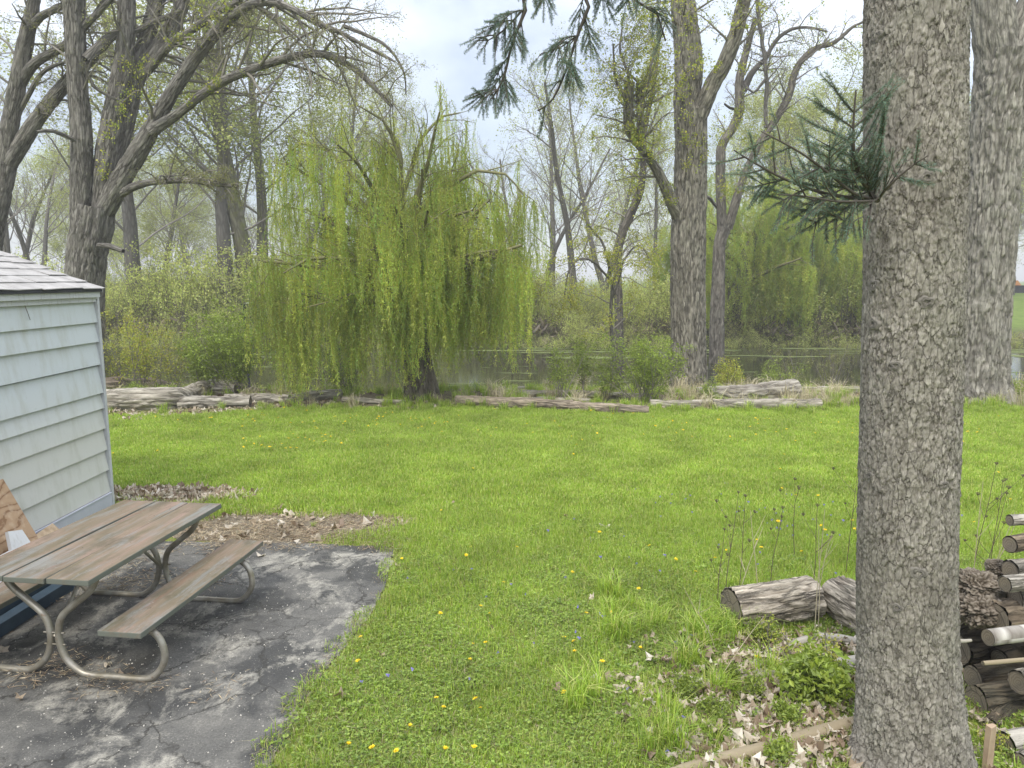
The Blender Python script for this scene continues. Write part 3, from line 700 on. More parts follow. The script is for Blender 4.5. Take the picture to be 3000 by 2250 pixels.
def asphalt_mat():
    m, nt = new_mat("old asphalt"); N = NT(nt)
    g = N.n("ShaderNodeNewGeometry").outputs['Position']
    gw = N.n("ShaderNodeMixRGB", {0: 0.55, 1: g, 2: N.n("ShaderNodeTexNoise", {'Vector': g, 'Scale': 2.2, 'Detail': 7.0, 'Roughness': 0.65}).outputs[1]}, blend_type='ADD').outputs[0]
    base = N.ramp(N.noise(g, 1.8, 6, 0.68), [(0.32, (0.072, 0.070, 0.064)), (0.5, (0.105, 0.102, 0.092)), (0.68, (0.155, 0.148, 0.13))])
    wet = N.ramp(N.noise(N.map(g, (1, 1, 1), (0, 0, 0.4), (3, 1, 0)), 1.5, 5, 0.6, 0.4), [(0.47, 0.0), (0.56, 1.0)])
    c = N.mix(N.math('MULTIPLY', wet, 0.85), base, (0.038, 0.038, 0.036))
    sand = N.ramp(N.noise(N.map(g, (1, 0.8, 1), (0, 0, 0), (7, 4, 2)), 2.3, 8, 0.74, 0.3), [(0.51, 0.0), (0.62, 0.9)])
    c = N.mix(sand, c, (0.30, 0.285, 0.24))
    moss = N.ramp(N.noise(N.map(g, (1, 1, 1), (0, 0, 0), (1, 9, 2)), 1.3, 6, 0.7), [(0.60, 0.0), (0.72, 0.35)])
    c = N.mix(moss, c, (0.12, 0.12, 0.055))
    c = N.mix(1.0, c, N.ramp(N.noise(g, 75, 5, 0.75), [(0.3, 0.62), (0.7, 1.42)]), 'MULTIPLY')
    sp = N.ramp(N.voro(g, 70), [(0.12, 1.0), (0.26, 0.0)])
    spm = N.ramp(N.noise(g, 9, 4, 0.7), [(0.46, 0.0), (0.6, 0.9)])
    c = N.mix(N.math('MULTIPLY', sp, spm), c, (0.30, 0.285, 0.25))
    ck = N.voro(gw, 1.25, 'DISTANCE_TO_EDGE'); ck2 = N.voro(gw, 4.4, 'DISTANCE_TO_EDGE')
    cm = N.ramp(ck, [(0.0, 1.0), (0.016, 0.0)])
    cm2 = N.math('MULTIPLY', N.ramp(ck2, [(0.0, 0.9), (0.035, 0.0)]), N.ramp(N.noise(g, 1.2, 3), [(0.52, 0.0), (0.6, 1.0)]))
    crk = N.math('MAXIMUM', cm, cm2)
    crk = N.math('MULTIPLY', crk, N.ramp(N.noise(g, 3.1, 4, 0.7), [(0.38, 0.35), (0.55, 1.0)]))
    c = N.mix(crk, c, (0.035, 0.033, 0.028))
    h = N.math('SUBTRACT', N.math('MULTIPLY', N.noise(g, 75, 5, 0.8), 0.9), N.math('MULTIPLY', crk, 1.3))
    rgh = N.math('SUBTRACT', 0.88, N.math('MULTIPLY', wet, 0.25))
    N.out(N.pbr(c, rgh, N.bump(h, 0.6, 0.008), spec=0.3)); return m
def sheet(name, poly, z, mat, kind="structure", zfun=None):
    me = bpy.data.meshes.new(name); me.from_pydata([(p[0], p[1], z) for p in poly], [], [list(range(len(poly)))]); me.update()
    n = me.polygons[0].normal.z
    if n < 0: me.flip_normals()
    me.materials.append(mat); o = bpy.data.objects.new(name, me); COL.objects.link(o); o["kind"] = kind; return o
sheet("asphalt_pad", PAD, 0.012, asphalt_mat())
def blob(cx, cy, rx, ry, n=40, amp=0.12, rot=0.0):
    o = []
    for k in range(n):
        t = k / n * 6.283; q = 1 + r2.gauss(0, amp); x, y = rx * q * math.cos(t), ry * q * math.sin(t)
        o.append((cx + x * math.cos(rot) - y * math.sin(rot), cy + x * math.sin(rot) + y * math.cos(rot)))
    return o
soil = mat_flat("bare soil and straw", (0.10, 0.085, 0.06), (0.21, 0.18, 0.13), 9, 0.95, 0.8, 0.02, bscale=40)
MULCH = blob(-2.40, 7.50, 1.38, 0.52, 60, 0.09, 0.03)
LITTER = blob(-4.1, 8.62, 1.0, 0.36, 50, 0.08)
BANKP = [gnd(x, y) for x, y in ((300, 1245), (420, 1235), (560, 1222), (760, 1205), (960, 1190), (1000, 1172), (900, 1140), (600, 1130), (280, 1130))]
NEARL = blob(1.75, 4.15, 1.0, 1.05, 50, 0.06)
sheet("mulch_patch", MULCH, 0.006, soil); sheet("leaf_litter_soil", LITTER, 0.008, soil)

# ------------------------------------------------------------------ lawn, weeds, leaf litter
def inside(P, poly):
    x, y = P[:, 0], P[:, 1]; r = np.zeros(len(P), bool); n = len(poly); j = n - 1
    for i in range(n):
        xi, yi = poly[i][0], poly[i][1]; xj, yj = poly[j][0], poly[j][1]
        if yi != yj:
            c = ((yi > y) != (yj > y)) & (x < (xj - xi) * (y - yi) / (yj - yi) + xi); r ^= c
        j = i
    return r
def vis(P, m=0.6, right=0.74):
    return (np.abs(P[:, 0]) < P[:, 1] * right + m)
def jgrid(x0, x1, y0, y1, s, rng=RNG):
    X, Y = np.meshgrid(np.arange(x0, x1, s), np.arange(y0, y1, s)); P = np.stack([X.ravel(), Y.ravel()], 1)
    return P + rng.uniform(-s * .6, s * .6, P.shape)
def onz(P, dz=0.0): return np.column_stack([P, terr(P[:, 0], P[:, 1]) + dz])
SHED = [(-4.5, 2.5), (-4.5, 8.25), (-8, 8.25), (-8, 2.5)]
def shrink(P, poly, d):
    """points at least d outside poly (sampled test)"""
    m = inside(P, poly)
    for a in range(6):
        m |= inside(P + d * np.array([math.cos(a * 1.047), math.sin(a * 1.047)]), poly)
    return ~m
near = jgrid(-5, 7, 2.6, 8.0, 0.17); near = near[vis(near) & shrink(near, PAD, 0.09) & ~inside(near, MULCH) & ~inside(near, SHED)]
pw = fbm(np.column_stack([near * 0.9, 0 * near[:, 0]]), 3, 21)
wprob = sst(7.6, 4.8, near[:, 1]) * 0.75 + (pw - .5) * 1.2
isw = RNG.random(len(near)) < wprob
lit = np.array([x for x in near]); sparse = inside(near, NEARL) & (RNG.random(len(near)) < 0.45)
N_ = near[~isw & ~sparse]; W_ = near[isw & ~sparse]
vz = 0.8 + 0.5 * fbm(np.column_stack([N_ * 1.3, 0 * N_[:, 0]]), 3, 33)
o = scatter("grass", 'lawn', onz(N_), rand_rot(len(N_), 0.06), np.column_stack([np.ones(len(N_)), np.ones(len(N_)), vz])); o["kind"] = "stuff"
o = scatter("clover", 'weed', onz(W_), rand_rot(len(W_), 0.06), RNG.uniform(0.8, 1.25, len(W_))); o["kind"] = "stuff"
farg = jgrid(-13, 15, 8.0, 15.4, 0.21)
edge_y = 14.6 + 0.35 * (fbm(np.column_stack([farg[:, 0] * 0.8, 0 * farg]), 3, 40) - .5) * 2 - 0.9 * sst(-2.5, -7.5, farg[:, 0])
farg = farg[vis(farg, 1.5) & (farg[:, 1] < edge_y) & ~inside(farg, LITTER) & ~inside(farg, MULCH) & ~inside(farg, SHED)]
hz = 0.65 + 0.75 * fbm(np.column_stack([farg * 0.8, 0 * farg[:, 0]]), 3, 34)
o = scatter("grass", 'lawnfar', onz(farg), rand_rot(len(farg), 0.06), np.column_stack([np.ones(len(farg)), np.ones(len(farg)), hz])); o["kind"] = "stuff"
# unmown bank grass between the logs and the water, and on the far slope
lf = np.column_stack([RNG.uniform(-9, 11, 330), RNG.uniform(14.35, 15.1, 330)]); lf = lf[vis(lf, 1.0) & (lf[:, 0] > -5.5)]
o = scatter("grass_tufts", 'tuft', onz(lf, -.01), rand_rot(len(lf), .12), RNG.uniform(.35, .95, len(lf))); o["kind"] = "stuff"
bk = jgrid(-14, 17, 14.2, 18.6, 0.26); bk = bk[vis(bk, 1.0) & (RNG.random(len(bk)) < 0.50 + 0.4 * (fbm(np.column_stack([bk * 0.7, 0 * bk[:, 0]]), 2, 50) - .5))]
bk = bk[~((bk[:, 0] < -2.6) & (bk[:, 1] < 15.6) & (RNG.random(len(bk)) < 0.85))]
o = scatter("bank_grass", 'tuft', onz(bk, -0.01), rand_rot(len(bk), 0.1), RNG.uniform(0.6, 1.5, len(bk))); o["kind"] = "stuff"
dk = jgrid(-14, 17, 14.9, 18.9, 0.34); pr = 0.14 + 0.45 * np.exp(-((dk[:, 0] - 6.6) / 1.8) ** 2) + 0.35 * np.exp(-((dk[:, 0] - 3.9) / 0.8) ** 2) + 0.3 * np.exp(-((dk[:, 0] - 11.5) / 1.0) ** 2)
dk = dk[(RNG.random(len(dk)) < pr)]
o = scatter("dry_grass", 'drytuft', onz(dk, -0.01), rand_rot(len(dk), 0.2), RNG.uniform(0.6, 1.35, len(dk))); o["kind"] = "stuff"
# taller tufts in the near right corner and scattered in the lawn
tf = [(gnd(x, y).x, gnd(x, y).y) for x, y in ((1800, 1800), (1860, 1790), (1900, 1840), (1800, 1880), (2040, 1900), (2090, 1870), (2120, 1850), (1960, 2150), (2000, 2180), (1950, 2200), (1930, 2120), (2120, 2050), (1730, 2030), (1690, 2070), (2250, 2000), (2020, 1950), (2150, 1840), (2060, 2150), (1780, 1760), (2180, 1880))]
tf = np.array(tf); tf = np.repeat(tf, 3, 0) + RNG.normal(0, 0.06, (len(tf) * 3, 2))
tz = jgrid(-3, 6, 4.2, 13.5, 0.9); tz = tz[shrink(tz, PAD, 0.2) & (RNG.random(len(tz)) < 0.35)]
tf = np.vstack([tf, tz]); o = scatter("grass_tufts", 'tuft', onz(tf), rand_rot(len(tf), 0.12), RNG.uniform(0.5, 1.25, len(tf)) * np.where(np.arange(len(tf)) < 60, 1.0, 0.5)); o["kind"] = "stuff"
# fallen leaves and straw
def pts_in(poly, n, s=0):
    q = np.random.default_rng(900 + s); A = np.array([(p[0], p[1]) for p in poly]); lo, hi = A.min(0), A.max(0)
    P = q.uniform(lo, hi, (n * 3, 2)); return P[inside(P, poly)][:n]
LP = [pts_in(LITTER, 620, 1), pts_in(MULCH, 90, 2), pts_in([(p.x, p.y) for p in BANKP], 900, 3)]
q_ = np.random.default_rng(5)
c1 = q_.normal((1.55, 3.9), (0.34, 0.42), (760, 2)); c2 = q_.normal((2.0, 4.75), (0.45, 0.25), (330, 2)); c3 = q_.normal((1.1, 4.05), (0.25, 0.3), (120, 2))
c4 = q_.normal((2.6, 4.1), (0.5, 0.6), (260, 2)); c5 = q_.uniform((-1.2, 3.3), (6, 9), (40, 2)); c5 = c5[shrink(c5, PAD, 0.05)]
c6 = q_.uniform((-4.4, 3.2), (-2.2, 6.9), (60, 2)); c6 = c6[(c6[:, 0] < -3.4) | (q_.random(len(c6)) < 0.25)]
c7 = q_.uniform((-11, 14.3), (12, 17.5), (700, 2))
LPA = np.vstack(LP + [c1, c2, c3, c4, c5, c6, c7])
o = scatter("dead_leaves", 'deadleaf', onz(LPA, 0.012) + np.column_stack([0 * LPA, RNG.uniform(0, 0.045, len(LPA)) * (LPA[:, 1] < 6)]), rand_rot(len(LPA), 0.45), RNG.uniform(0.55, 1.25, len(LPA)) * np.where(LPA[:, 1] < 6, .62, .85)); o["kind"] = "stuff"
sp_ = np.vstack([pts_in(MULCH, 170, 7), q_.normal((-2.45, 6.95), (0.9, 0.06), (26, 2)), q_.normal((-3.9, 6.4), (0.3, 0.5), (30, 2)), q_.normal((-3.3, 4.55), (0.5, 0.05), (8, 2)), q_.normal((-2.4, 4.42), (0.3, 0.03), (5, 2)), q_.normal((-3.05, 6.05), (0.35, 0.08), (14, 2)), pts_in(NEARL, 60, 12)])
o = scatter("straw_debris", 'straw', onz(sp_, 0.006), rand_rot(len(sp_), 0.05), RNG.uniform(0.6, 1.1, len(sp_))); o["kind"] = "stuff"
# straw along the pad's right edge
ed = np.array([(p.x, p.y) for p in edge]); ep = np.vstack([ed[k] + (ed[k + 1] - ed[k]) * t for k in range(len(ed) - 1) for t in (0, .33, .66)]) + RNG.normal(0, 0.04, (3 * (len(ed) - 1), 2))
o = scatter("straw_debris", 'straw', onz(ep, 0.014), rand_rot(len(ep), 0.05), RNG.uniform(0.2, 0.5, len(ep))); o["kind"] = "stuff"
# gravel crumbs on the asphalt
a = Arr(); gp = pts_in(PAD, 5200, 20); gp = gp[gp[:, 1] > 2.8]; n = len(gp); s = np.abs(q_.normal(0.0017, 0.0014, n)) + 0.0010
dens = fbm(np.column_stack([gp * 1.2, 0 * gp[:, 0]]), 3, 60); gp = gp[dens > 0.44]; s = s[dens > 0.44]; n = len(gp)
B = np.array([(-1, -1, 0), (1, -1, 0), (1, 1, 0), (-1, 1, 0), (-.6, -.5, 1.2), (.6, -.4, 1.0), (.5, .6, 1.2), (-.5, .5, .9)]) + 0
V = gp[:, None, :].repeat(8, 1); V = np.concatenate([V, np.full((n, 8, 1), 0.013)], 2) + B[None] * s[:, None, None] * q_.uniform(0.6, 1.3, (n, 8, 3))
b = np.arange(n)[:, None, None] * 8; fq = np.array([[0, 1, 5, 4], [1, 2, 6, 5], [2, 3, 7, 6], [3, 0, 4, 7], [4, 5, 6, 7]])
a.add(V.reshape(-1, 3), Q=(b + fq[None]).reshape(-1, 4), C=np.repeat(np.array([0.42, 0.40, 0.35])[None] * q_.uniform(0.45, 1.25, (n, 1)), 8, 0))
o = a.build("gravel", M['plain'], None, False); o["kind"] = "stuff"

# ------------------------------------------------------------------ shed
def box(arr, lo, hi, C=(1, 1, 1), jit=0.0):
    x0, y0, z0 = lo; x1, y1, z1 = hi
    V = np.array([(x0, y0, z0), (x1, y0, z0), (x1, y1, z0), (x0, y1, z0), (x0, y0, z1), (x1, y0, z1), (x1, y1, z1), (x0, y1, z1)], float)
    if jit: V += np.array([[r2.gauss(0, jit) for _ in range(3)] for _ in range(8)])
    arr.add(V, Q=[[0, 3, 2, 1], [4, 5, 6, 7], [0, 1, 5, 4], [1, 2, 6, 5], [2, 3, 7, 6], [3, 0, 4, 7]], C=C)
def bevel(o, w=0.004, seg=2):
    m = o.modifiers.new("bevel", 'BEVEL'); m.width = w; m.segments = seg; m.limit_method = 'ANGLE'; return o
def mat_siding():
    m, nt = new_mat("chalky siding"); N = NT(nt)
    g = N.n("ShaderNodeNewGeometry").outputs['Position']; sz = N.n("ShaderNodeSeparateXYZ", {0: g}).outputs[2]
    c = N.mix(N.ramp(N.math('MULTIPLY', sz, 0.4), [(0.35, 0.0), (0.62, 1.0)]), (0.555, 0.555, 0.505), (0.545, 0.58, 0.59))
    st = N.noise(N.map(g, (3, 3, 0.7)), 2.5, 6, 0.65)
    c = N.mix(N.ramp(st, [(0.48, 0.0), (0.80, 0.6)]), c, (0.36, 0.36, 0.28))
    sc = N.ramp(N.noise(N.map(g, (1, 1, 1), (0.4, 0.3, 0.6)), 7, 8, 0.8), [(0.62, 0.0), (0.70, 0.5)])
    c = N.mix(sc, c, (0.54, 0.56, 0.55))
    dk = N.ramp(N.noise(g, 26, 4, 0.7), [(0.64, 0.0), (0.72, 0.35)]); c = N.mix(dk, c, (0.30, 0.30, 0.25))
    N.out(N.pbr(c, 0.62, N.bump(N.noise(g, 9, 3), 0.15, 0.01), spec=0.25)); return m
def mat_paint(name, base, under, rough=0.7):
    m, nt = new_mat(name); N = NT(nt)
    g = N.n("ShaderNodeTexCoord").outputs['Object']
    f = N.noise(N.map(g, (6, 6, 1.2)), 6, 8, 0.75)
    c = N.mix(N.ramp(f, [(0.54, 0.0), (0.62, 0.85)]), base, under)
    c = N.mix(N.ramp(N.noise(g, 3, 4), [(0.4, 0.0), (0.8, 0.5)]), c, [x * 0.72 for x in base])
    N.out(N.pbr(c, rough, N.bump(f, 0.3, 0.004))); return m
M['siding'] = mat_siding()
M['trim'] = mat_paint("peeling white trim", (0.50, 0.51, 0.52), (0.34, 0.33, 0.31))
M['skirt'] = mat_paint("lilac white board", (0.50, 0.51, 0.56), (0.50, 0.51, 0.55), 0.5)
M['shingle'] = mat_flat("faded shingle", (0.27, 0.26, 0.245), (0.42, 0.405, 0.385), 6, 0.9, 0.6, 0.01, bscale=90)
M['darkgap'] = mat_flat("tar paper", (0.03, 0.03, 0.035), (0.06, 0.06, 0.07), 5)
SX = -4.57; SY0, SY1 = 2.6, 8.12
shed = empty("shed", (SX, SY1, 0), 0, "pale grey weathered shed with sagging lap siding and grey shingle roof", "shed")
SO = np.array([SX, SY1, 0.0])
def sh(arr, name, mat, smooth=False):
    a2 = Arr(); [a2.V.append(v - SO) for v in arr.V]; a2.Q = arr.Q; a2.T = arr.T; a2.C = arr.C; a2.n = arr.n
    return a2.build(name, mat, shed, smooth)
def zat(y, Y=8.1):
    v = (y - 1125) / F; return CAMH - Y * (sp + v * cp) / (cp - v * sp)
lines = [875, 944, 1001, 1069, 1150, 1195, 1254, 1317, 1376, 1439, 1500]
zs = [zat(y) for y in lines] + [-0.02]
for k in range(len(zs) - 1):
    zt, zb = zs[k], zs[k + 1]; a = Arr()
    sag = -0.03 if k == 2 else r2.uniform(-0.004, 0.004)
    x_b = SX + 0.038 + r2.uniform(0, 0.004); xt = SX + 0.004
    if k == 3: zt -= 0.02; x_b += 0.006
    if k == 2: zb += 0.006
    V = []
    for y, dz in ((SY0, sag), (5.2, sag * .5), (SY1, 0)):
        V += [(xt, y, zt + 0.012 + (0 if k != 3 else -0.008) + dz * 0.6), (x_b, y, zb + dz), (x_b - 0.012, y, zb + dz - 0.001), (xt - 0.012, y, zt + 0.012 + dz * 0.6)]
    Q_ = []
    for s in range(2):
        for e in range(4): Q_.append([s * 4 + e, s * 4 + (e + 1) % 4, (s + 1) * 4 + (e + 1) % 4, (s + 1) * 4 + e])
    Q_ += [[8, 9, 10, 11], [3, 2, 1, 0]]
    a.add(V, Q=Q_); sh(a, "siding_board", M['siding'])
a = Arr(); box(a, (-7.3, SY0, -0.05), (SX - 0.03, SY1 - 0.02, 2.36)); sh(a, "wall", M['darkgap'])
a = Arr(); box(a, (-7.32, SY1 - 0.019, -0.05), (SX - 0.03, SY1, 2.40)); sh(a, "wall", M['siding'])
a = Arr(); box(a, (SX - 0.045, SY1 - 0.02, -0.03), (SX + 0.055, SY1 + 0.02, 2.345)); bevel(sh(a, "corner_post", M['trim']), 0.003)
a = Arr(); box(a, (SX - 0.045, SY1 + 0.021, -0.03), (SX + 0.035, SY1 + 0.06, 2.385)); bevel(sh(a, "corner_post", M['trim']), 0.003)
a = Arr(); box(a, (SX + 0.026, 5.3, 0.02), (SX + 0.055, SY1 - 0.025, 0.185)); bevel(sh(a, "skirt_board", M['skirt']), 0.004)
a = Arr(); box(a, (SX + 0.034, 5.3, 0.187), (SX + 0.062, SY1 - 0.025, 0.205)); bevel(sh(a, "skirt_board", M['skirt']), 0.004)
EX = SX + 0.075; EZ = 2.47
a = Arr(); box(a, (SX - 0.02, SY0 - .1, 2.365), (EX - 0.03, SY1 + .02, 2.395)); sh(a, "soffit", M['trim'])
for y0, y1, dz in ((6.05, SY1 + 0.01, 0.0), (5.62, 6.03, -0.012), (SY0 - .1, 5.60, -0.02)):
    a = Arr(); box(a, (EX - 0.025, y0, 2.385 + dz), (EX, y1, EZ + dz), jit=0.001); bevel(sh(a, "fascia_board", M['trim']), 0.003)
a = Arr(); box(a, (EX - 0.05, SY0, 2.335), (EX - 0.028, SY1 - 0.03, 2.384)); sh(a, "fascia_board", M['trim'])
# roof deck and its shingles; slope 20 degrees rising away from the camera side
SL = math.radians(20.5); RX = -5.95
def rp(d, y, h): return (EX + 0.02 - d * math.cos(SL) + h * math.sin(SL) * 0, y, EZ + 0.004 + d * math.sin(SL) + h)
dl = (EX - RX) / math.cos(SL)
a = Arr(); V = [rp(0, SY0 - .1, 0), rp(dl, SY0 - .1, 0), rp(dl, SY1 + .02, 0), rp(0, SY1 + .02, 0)]; V += [(v[0], v[1], v[2] - 0.03) for v in V]
x2 = RX - (EX - RX); V += [(x2, SY0 - .1, EZ - 0.03), (x2, SY1 + .02, EZ - 0.03), (x2, SY0 - .1, EZ - 0.06), (x2, SY1 + .02, EZ - 0.06)]
a.add(V, Q=[[0, 3, 2, 1], [4, 5, 6, 7], [0, 4, 7, 3], [3, 7, 6, 2], [0, 1, 5, 4], [1, 2, 9, 8], [5, 10, 11, 6], [2, 6, 11, 9]]); sh(a, "roof", M['darkgap'])
V = np.array([(RX + .02, SY1 - 0.005, EZ + dl * math.sin(SL) - .05), (SX, SY1 - 0.005, 2.38), (-7.3, SY1 - 0.005, 2.38)]); a = Arr(); a.add(V, T=[[0, 1, 2], [2, 1, 0]]); sh(a, "gable", M['siding'])
nrow = 8; sw = 0.33; exq = dl / nrow
for rws in range(nrow):
    yy = SY0 - 0.12 - (0.5 * sw if rws % 2 else 0) + r2.uniform(-0.03, 0.03)
    while yy < SY1 + 0.0:
        ya, yb = yy + 0.004, min(yy + sw - 0.004, SY1 + 0.035 + r2.uniform(-0.01, 0.015)); ya = max(ya, SY0 - 0.12)
        if yb - ya > 0.05:
            d0 = rws * exq - 0.02 + r2.uniform(-0.012, 0.012); d1 = (rws + 1) * exq + 0.03
            cu = r2.uniform(0.0, 0.012); cu2 = r2.uniform(0.0, 0.014)
            V = [rp(d0, ya, 0.014 + cu), rp(d0 + r2.uniform(-.01, .01), yb, 0.014 + cu2), rp(d1, yb, 0.005), rp(d1, ya, 0.005)]
            V += [(v[0], v[1], v[2] - 0.008) for v in V]
            a = Arr(); a.add(V, Q=[[0, 1, 2, 3], [7, 6, 5, 4], [0, 4, 5, 1], [1, 5, 6, 2], [2, 6, 7, 3], [3, 7, 4, 0]]); sh(a, "shingle", M['shingle'])
        yy += sw
a = Arr(); box(a, (EX - 0.06, SY1 + 0.021, EZ - 0.03), (EX + 0.02, SY1 + 0.028, EZ + 0.012)); sh(a, "drip_edge", M['trim'])
a = Arr(); box(a, (EX - 0.012, SY0, EZ - 0.001), (EX + 0.012, SY1 + 0.01, EZ + 0.006)); sh(a, "drip_edge", M['shingle'])
a = Arr(); tubes([(np.array([(EX - 0.035, 6.9, 2.36), (EX - 0.03, 6.93, 2.28), (EX - 0.034, 6.97, 2.20)]), np.array([0.004, 0.004, 0.003]))], 5, a); a.U = []
o = sh(a, "hanging_wire", M['twig'])

# boards leaning on and lying along the shed
def mat_ply():
    m, nt = new_mat("plywood grain"); N = NT(nt)
    g = N.n("ShaderNodeTexCoord").outputs['Object']
    wv = N.n("ShaderNodeTexWave", {'Vector': N.map(g, (1, 1.0, 3.2)), 'Scale': 1.1, 'Distortion': 16.0, 'Detail': 4.0, 'Detail Scale': 1.3}, wave_type='BANDS', bands_direction='Z').outputs[1]
    c = N.ramp(wv, [(0.04, (0.24, 0.135, 0.07)), (0.16, (0.37, 0.24, 0.14)), (0.9, (0.43, 0.29, 0.175))])
    c = N.mix(N.ramp(N.noise(g, 14, 5), [(0.5, 0), (0.75, 0.5)]), c, (0.62, 0.50, 0.36))
    N.out(N.pbr(c, 0.8, N.bump(wv, 0.15, 0.002))); return m
M['ply'] = mat_ply()
M['osb'] = mat_flat("chipboard", (0.36, 0.25, 0.15), (0.60, 0.46, 0.31), 16, 0.85, 0.3)
M['whiteboard'] = mat_paint("scuffed white paint", (0.70, 0.70, 0.68), (0.58, 0.57, 0.52))
M['navy'] = mat_flat("navy painted timber", (0.018, 0.035, 0.055), (0.04, 0.07, 0.095), 6, 0.55)
M['plankold'] = mat_flat("old pine plank", (0.30, 0.21, 0.14), (0.44, 0.34, 0.24), 7, 0.85, 0.3, stretch=(1, 0.15, 1))
M['greyplank'] = mat_flat("mossy grey plank", (0.13, 0.125, 0.09), (0.22, 0.21, 0.16), 5, 0.9, 0.3, stretch=(1, 0.2, 1))
def slab(name, quad, th, mat, label, cat, notch=None):
    """board from its front outline (world points), thickened backwards"""
    P = [Vector(q) for q in quad]; nrm = (P[1] - P[0]).cross(P[2] - P[0]).normalized()
    if nrm.x < 0: nrm = -nrm
    o0 = P[0]; n = len(P); V = [p - o0 for p in P] + [p - o0 - nrm * th for p in P]
    me = bpy.data.meshes.new(name); me.from_pydata(V, [], [list(range(n)), list(range(2 * n - 1, n - 1, -1))] + [[k, k + n, (k + 1) % n + n, (k + 1) % n] for k in range(n)])
    me.update(); me.materials.append(mat); o = bpy.data.objects.new(name, me); COL.objects.link(o); o.location = o0
    bm = __import__('bmesh').new(); bm.from_mesh(me); __import__('bmesh').ops.recalc_face_normals(bm, faces=bm.faces); bm.to_mesh(me); bm.free()
    return tag(o, label, cat)
slab("plywood_sheet", [(-4.10, 5.30, 0.02), (-4.16, 6.42, 0.02), (-4.50, 6.36, 0.83), (-4.44, 5.30, 0.90)], 0.014, M['ply'], "orange brown plywood sheet leaning on the shed wall behind the white board", "plywood")
slab("white_board", [(-4.00, 5.10, 0.02), (-4.00, 6.15, 0.02), (-4.16, 6.05, 0.47), (-4.19, 5.92, 0.50), (-4.16, 5.90, 0.35), (-4.16, 5.1, 0.35)], 0.03, M['whiteboard'], "scuffed white notched board leaning in front of the plywood sheet", "board")
slab("chipboard_offcut", [(-4.30, 6.52, 0.02), (-4.30, 6.98, 0.02), (-4.46, 6.92, 0.235), (-4.45, 6.50, 0.20)], 0.016, M['osb'], "small broken chipboard offcut standing by the shed's white skirting", "chipboard")
def timber(name, x0, x1, y0, y1, z0, z1, mat, label, cat, skew=0.0):
    a = Arr(); L = (y1 - y0)
    V = [(x0, y0, z0), (x1, y0, z0), (x1 + skew, y1, z0), (x0 + skew, y1, z0), (x0, y0, z1), (x1, y0, z1), (x1 + skew, y1, z1), (x0 + skew, y1, z1)]
    a.add(np.array(V, float) - np.array([x0, y0, z0]), Q=[[0, 3, 2, 1], [4, 5, 6, 7], [0, 1, 5, 4], [1, 2, 6, 5], [2, 3, 7, 6], [3, 0, 4, 7]])
    o = a.build(name, mat, None, False); o.location = (x0, y0, z0); bevel(o, 0.004); return tag(o, label, cat)
timber("navy_beam", -3.84, -3.74, 3.9, 6.02, 0.016, 0.115, M['navy'], "dark navy timber lying under the picnic table, nearest the bench", "beam", 0.10)
timber("navy_beam", -3.97, -3.88, 3.9, 5.95, 0.016, 0.14, M['navy'], "dark navy timber lying under the picnic table, nearest the shed", "beam", 0.10)
timber("pine_plank", -4.10, -3.99, 3.9, 5.9, 0.016, 0.155, M['plankold'], "bare pine plank lying between navy timber and shed", "plank", 0.08)
timber("white_plank", -4.09, -4.00, 4.4, 5.9, 0.157, 0.185, M['whiteboard'], "white painted plank resting on top of the pine plank", "plank", 0.08)

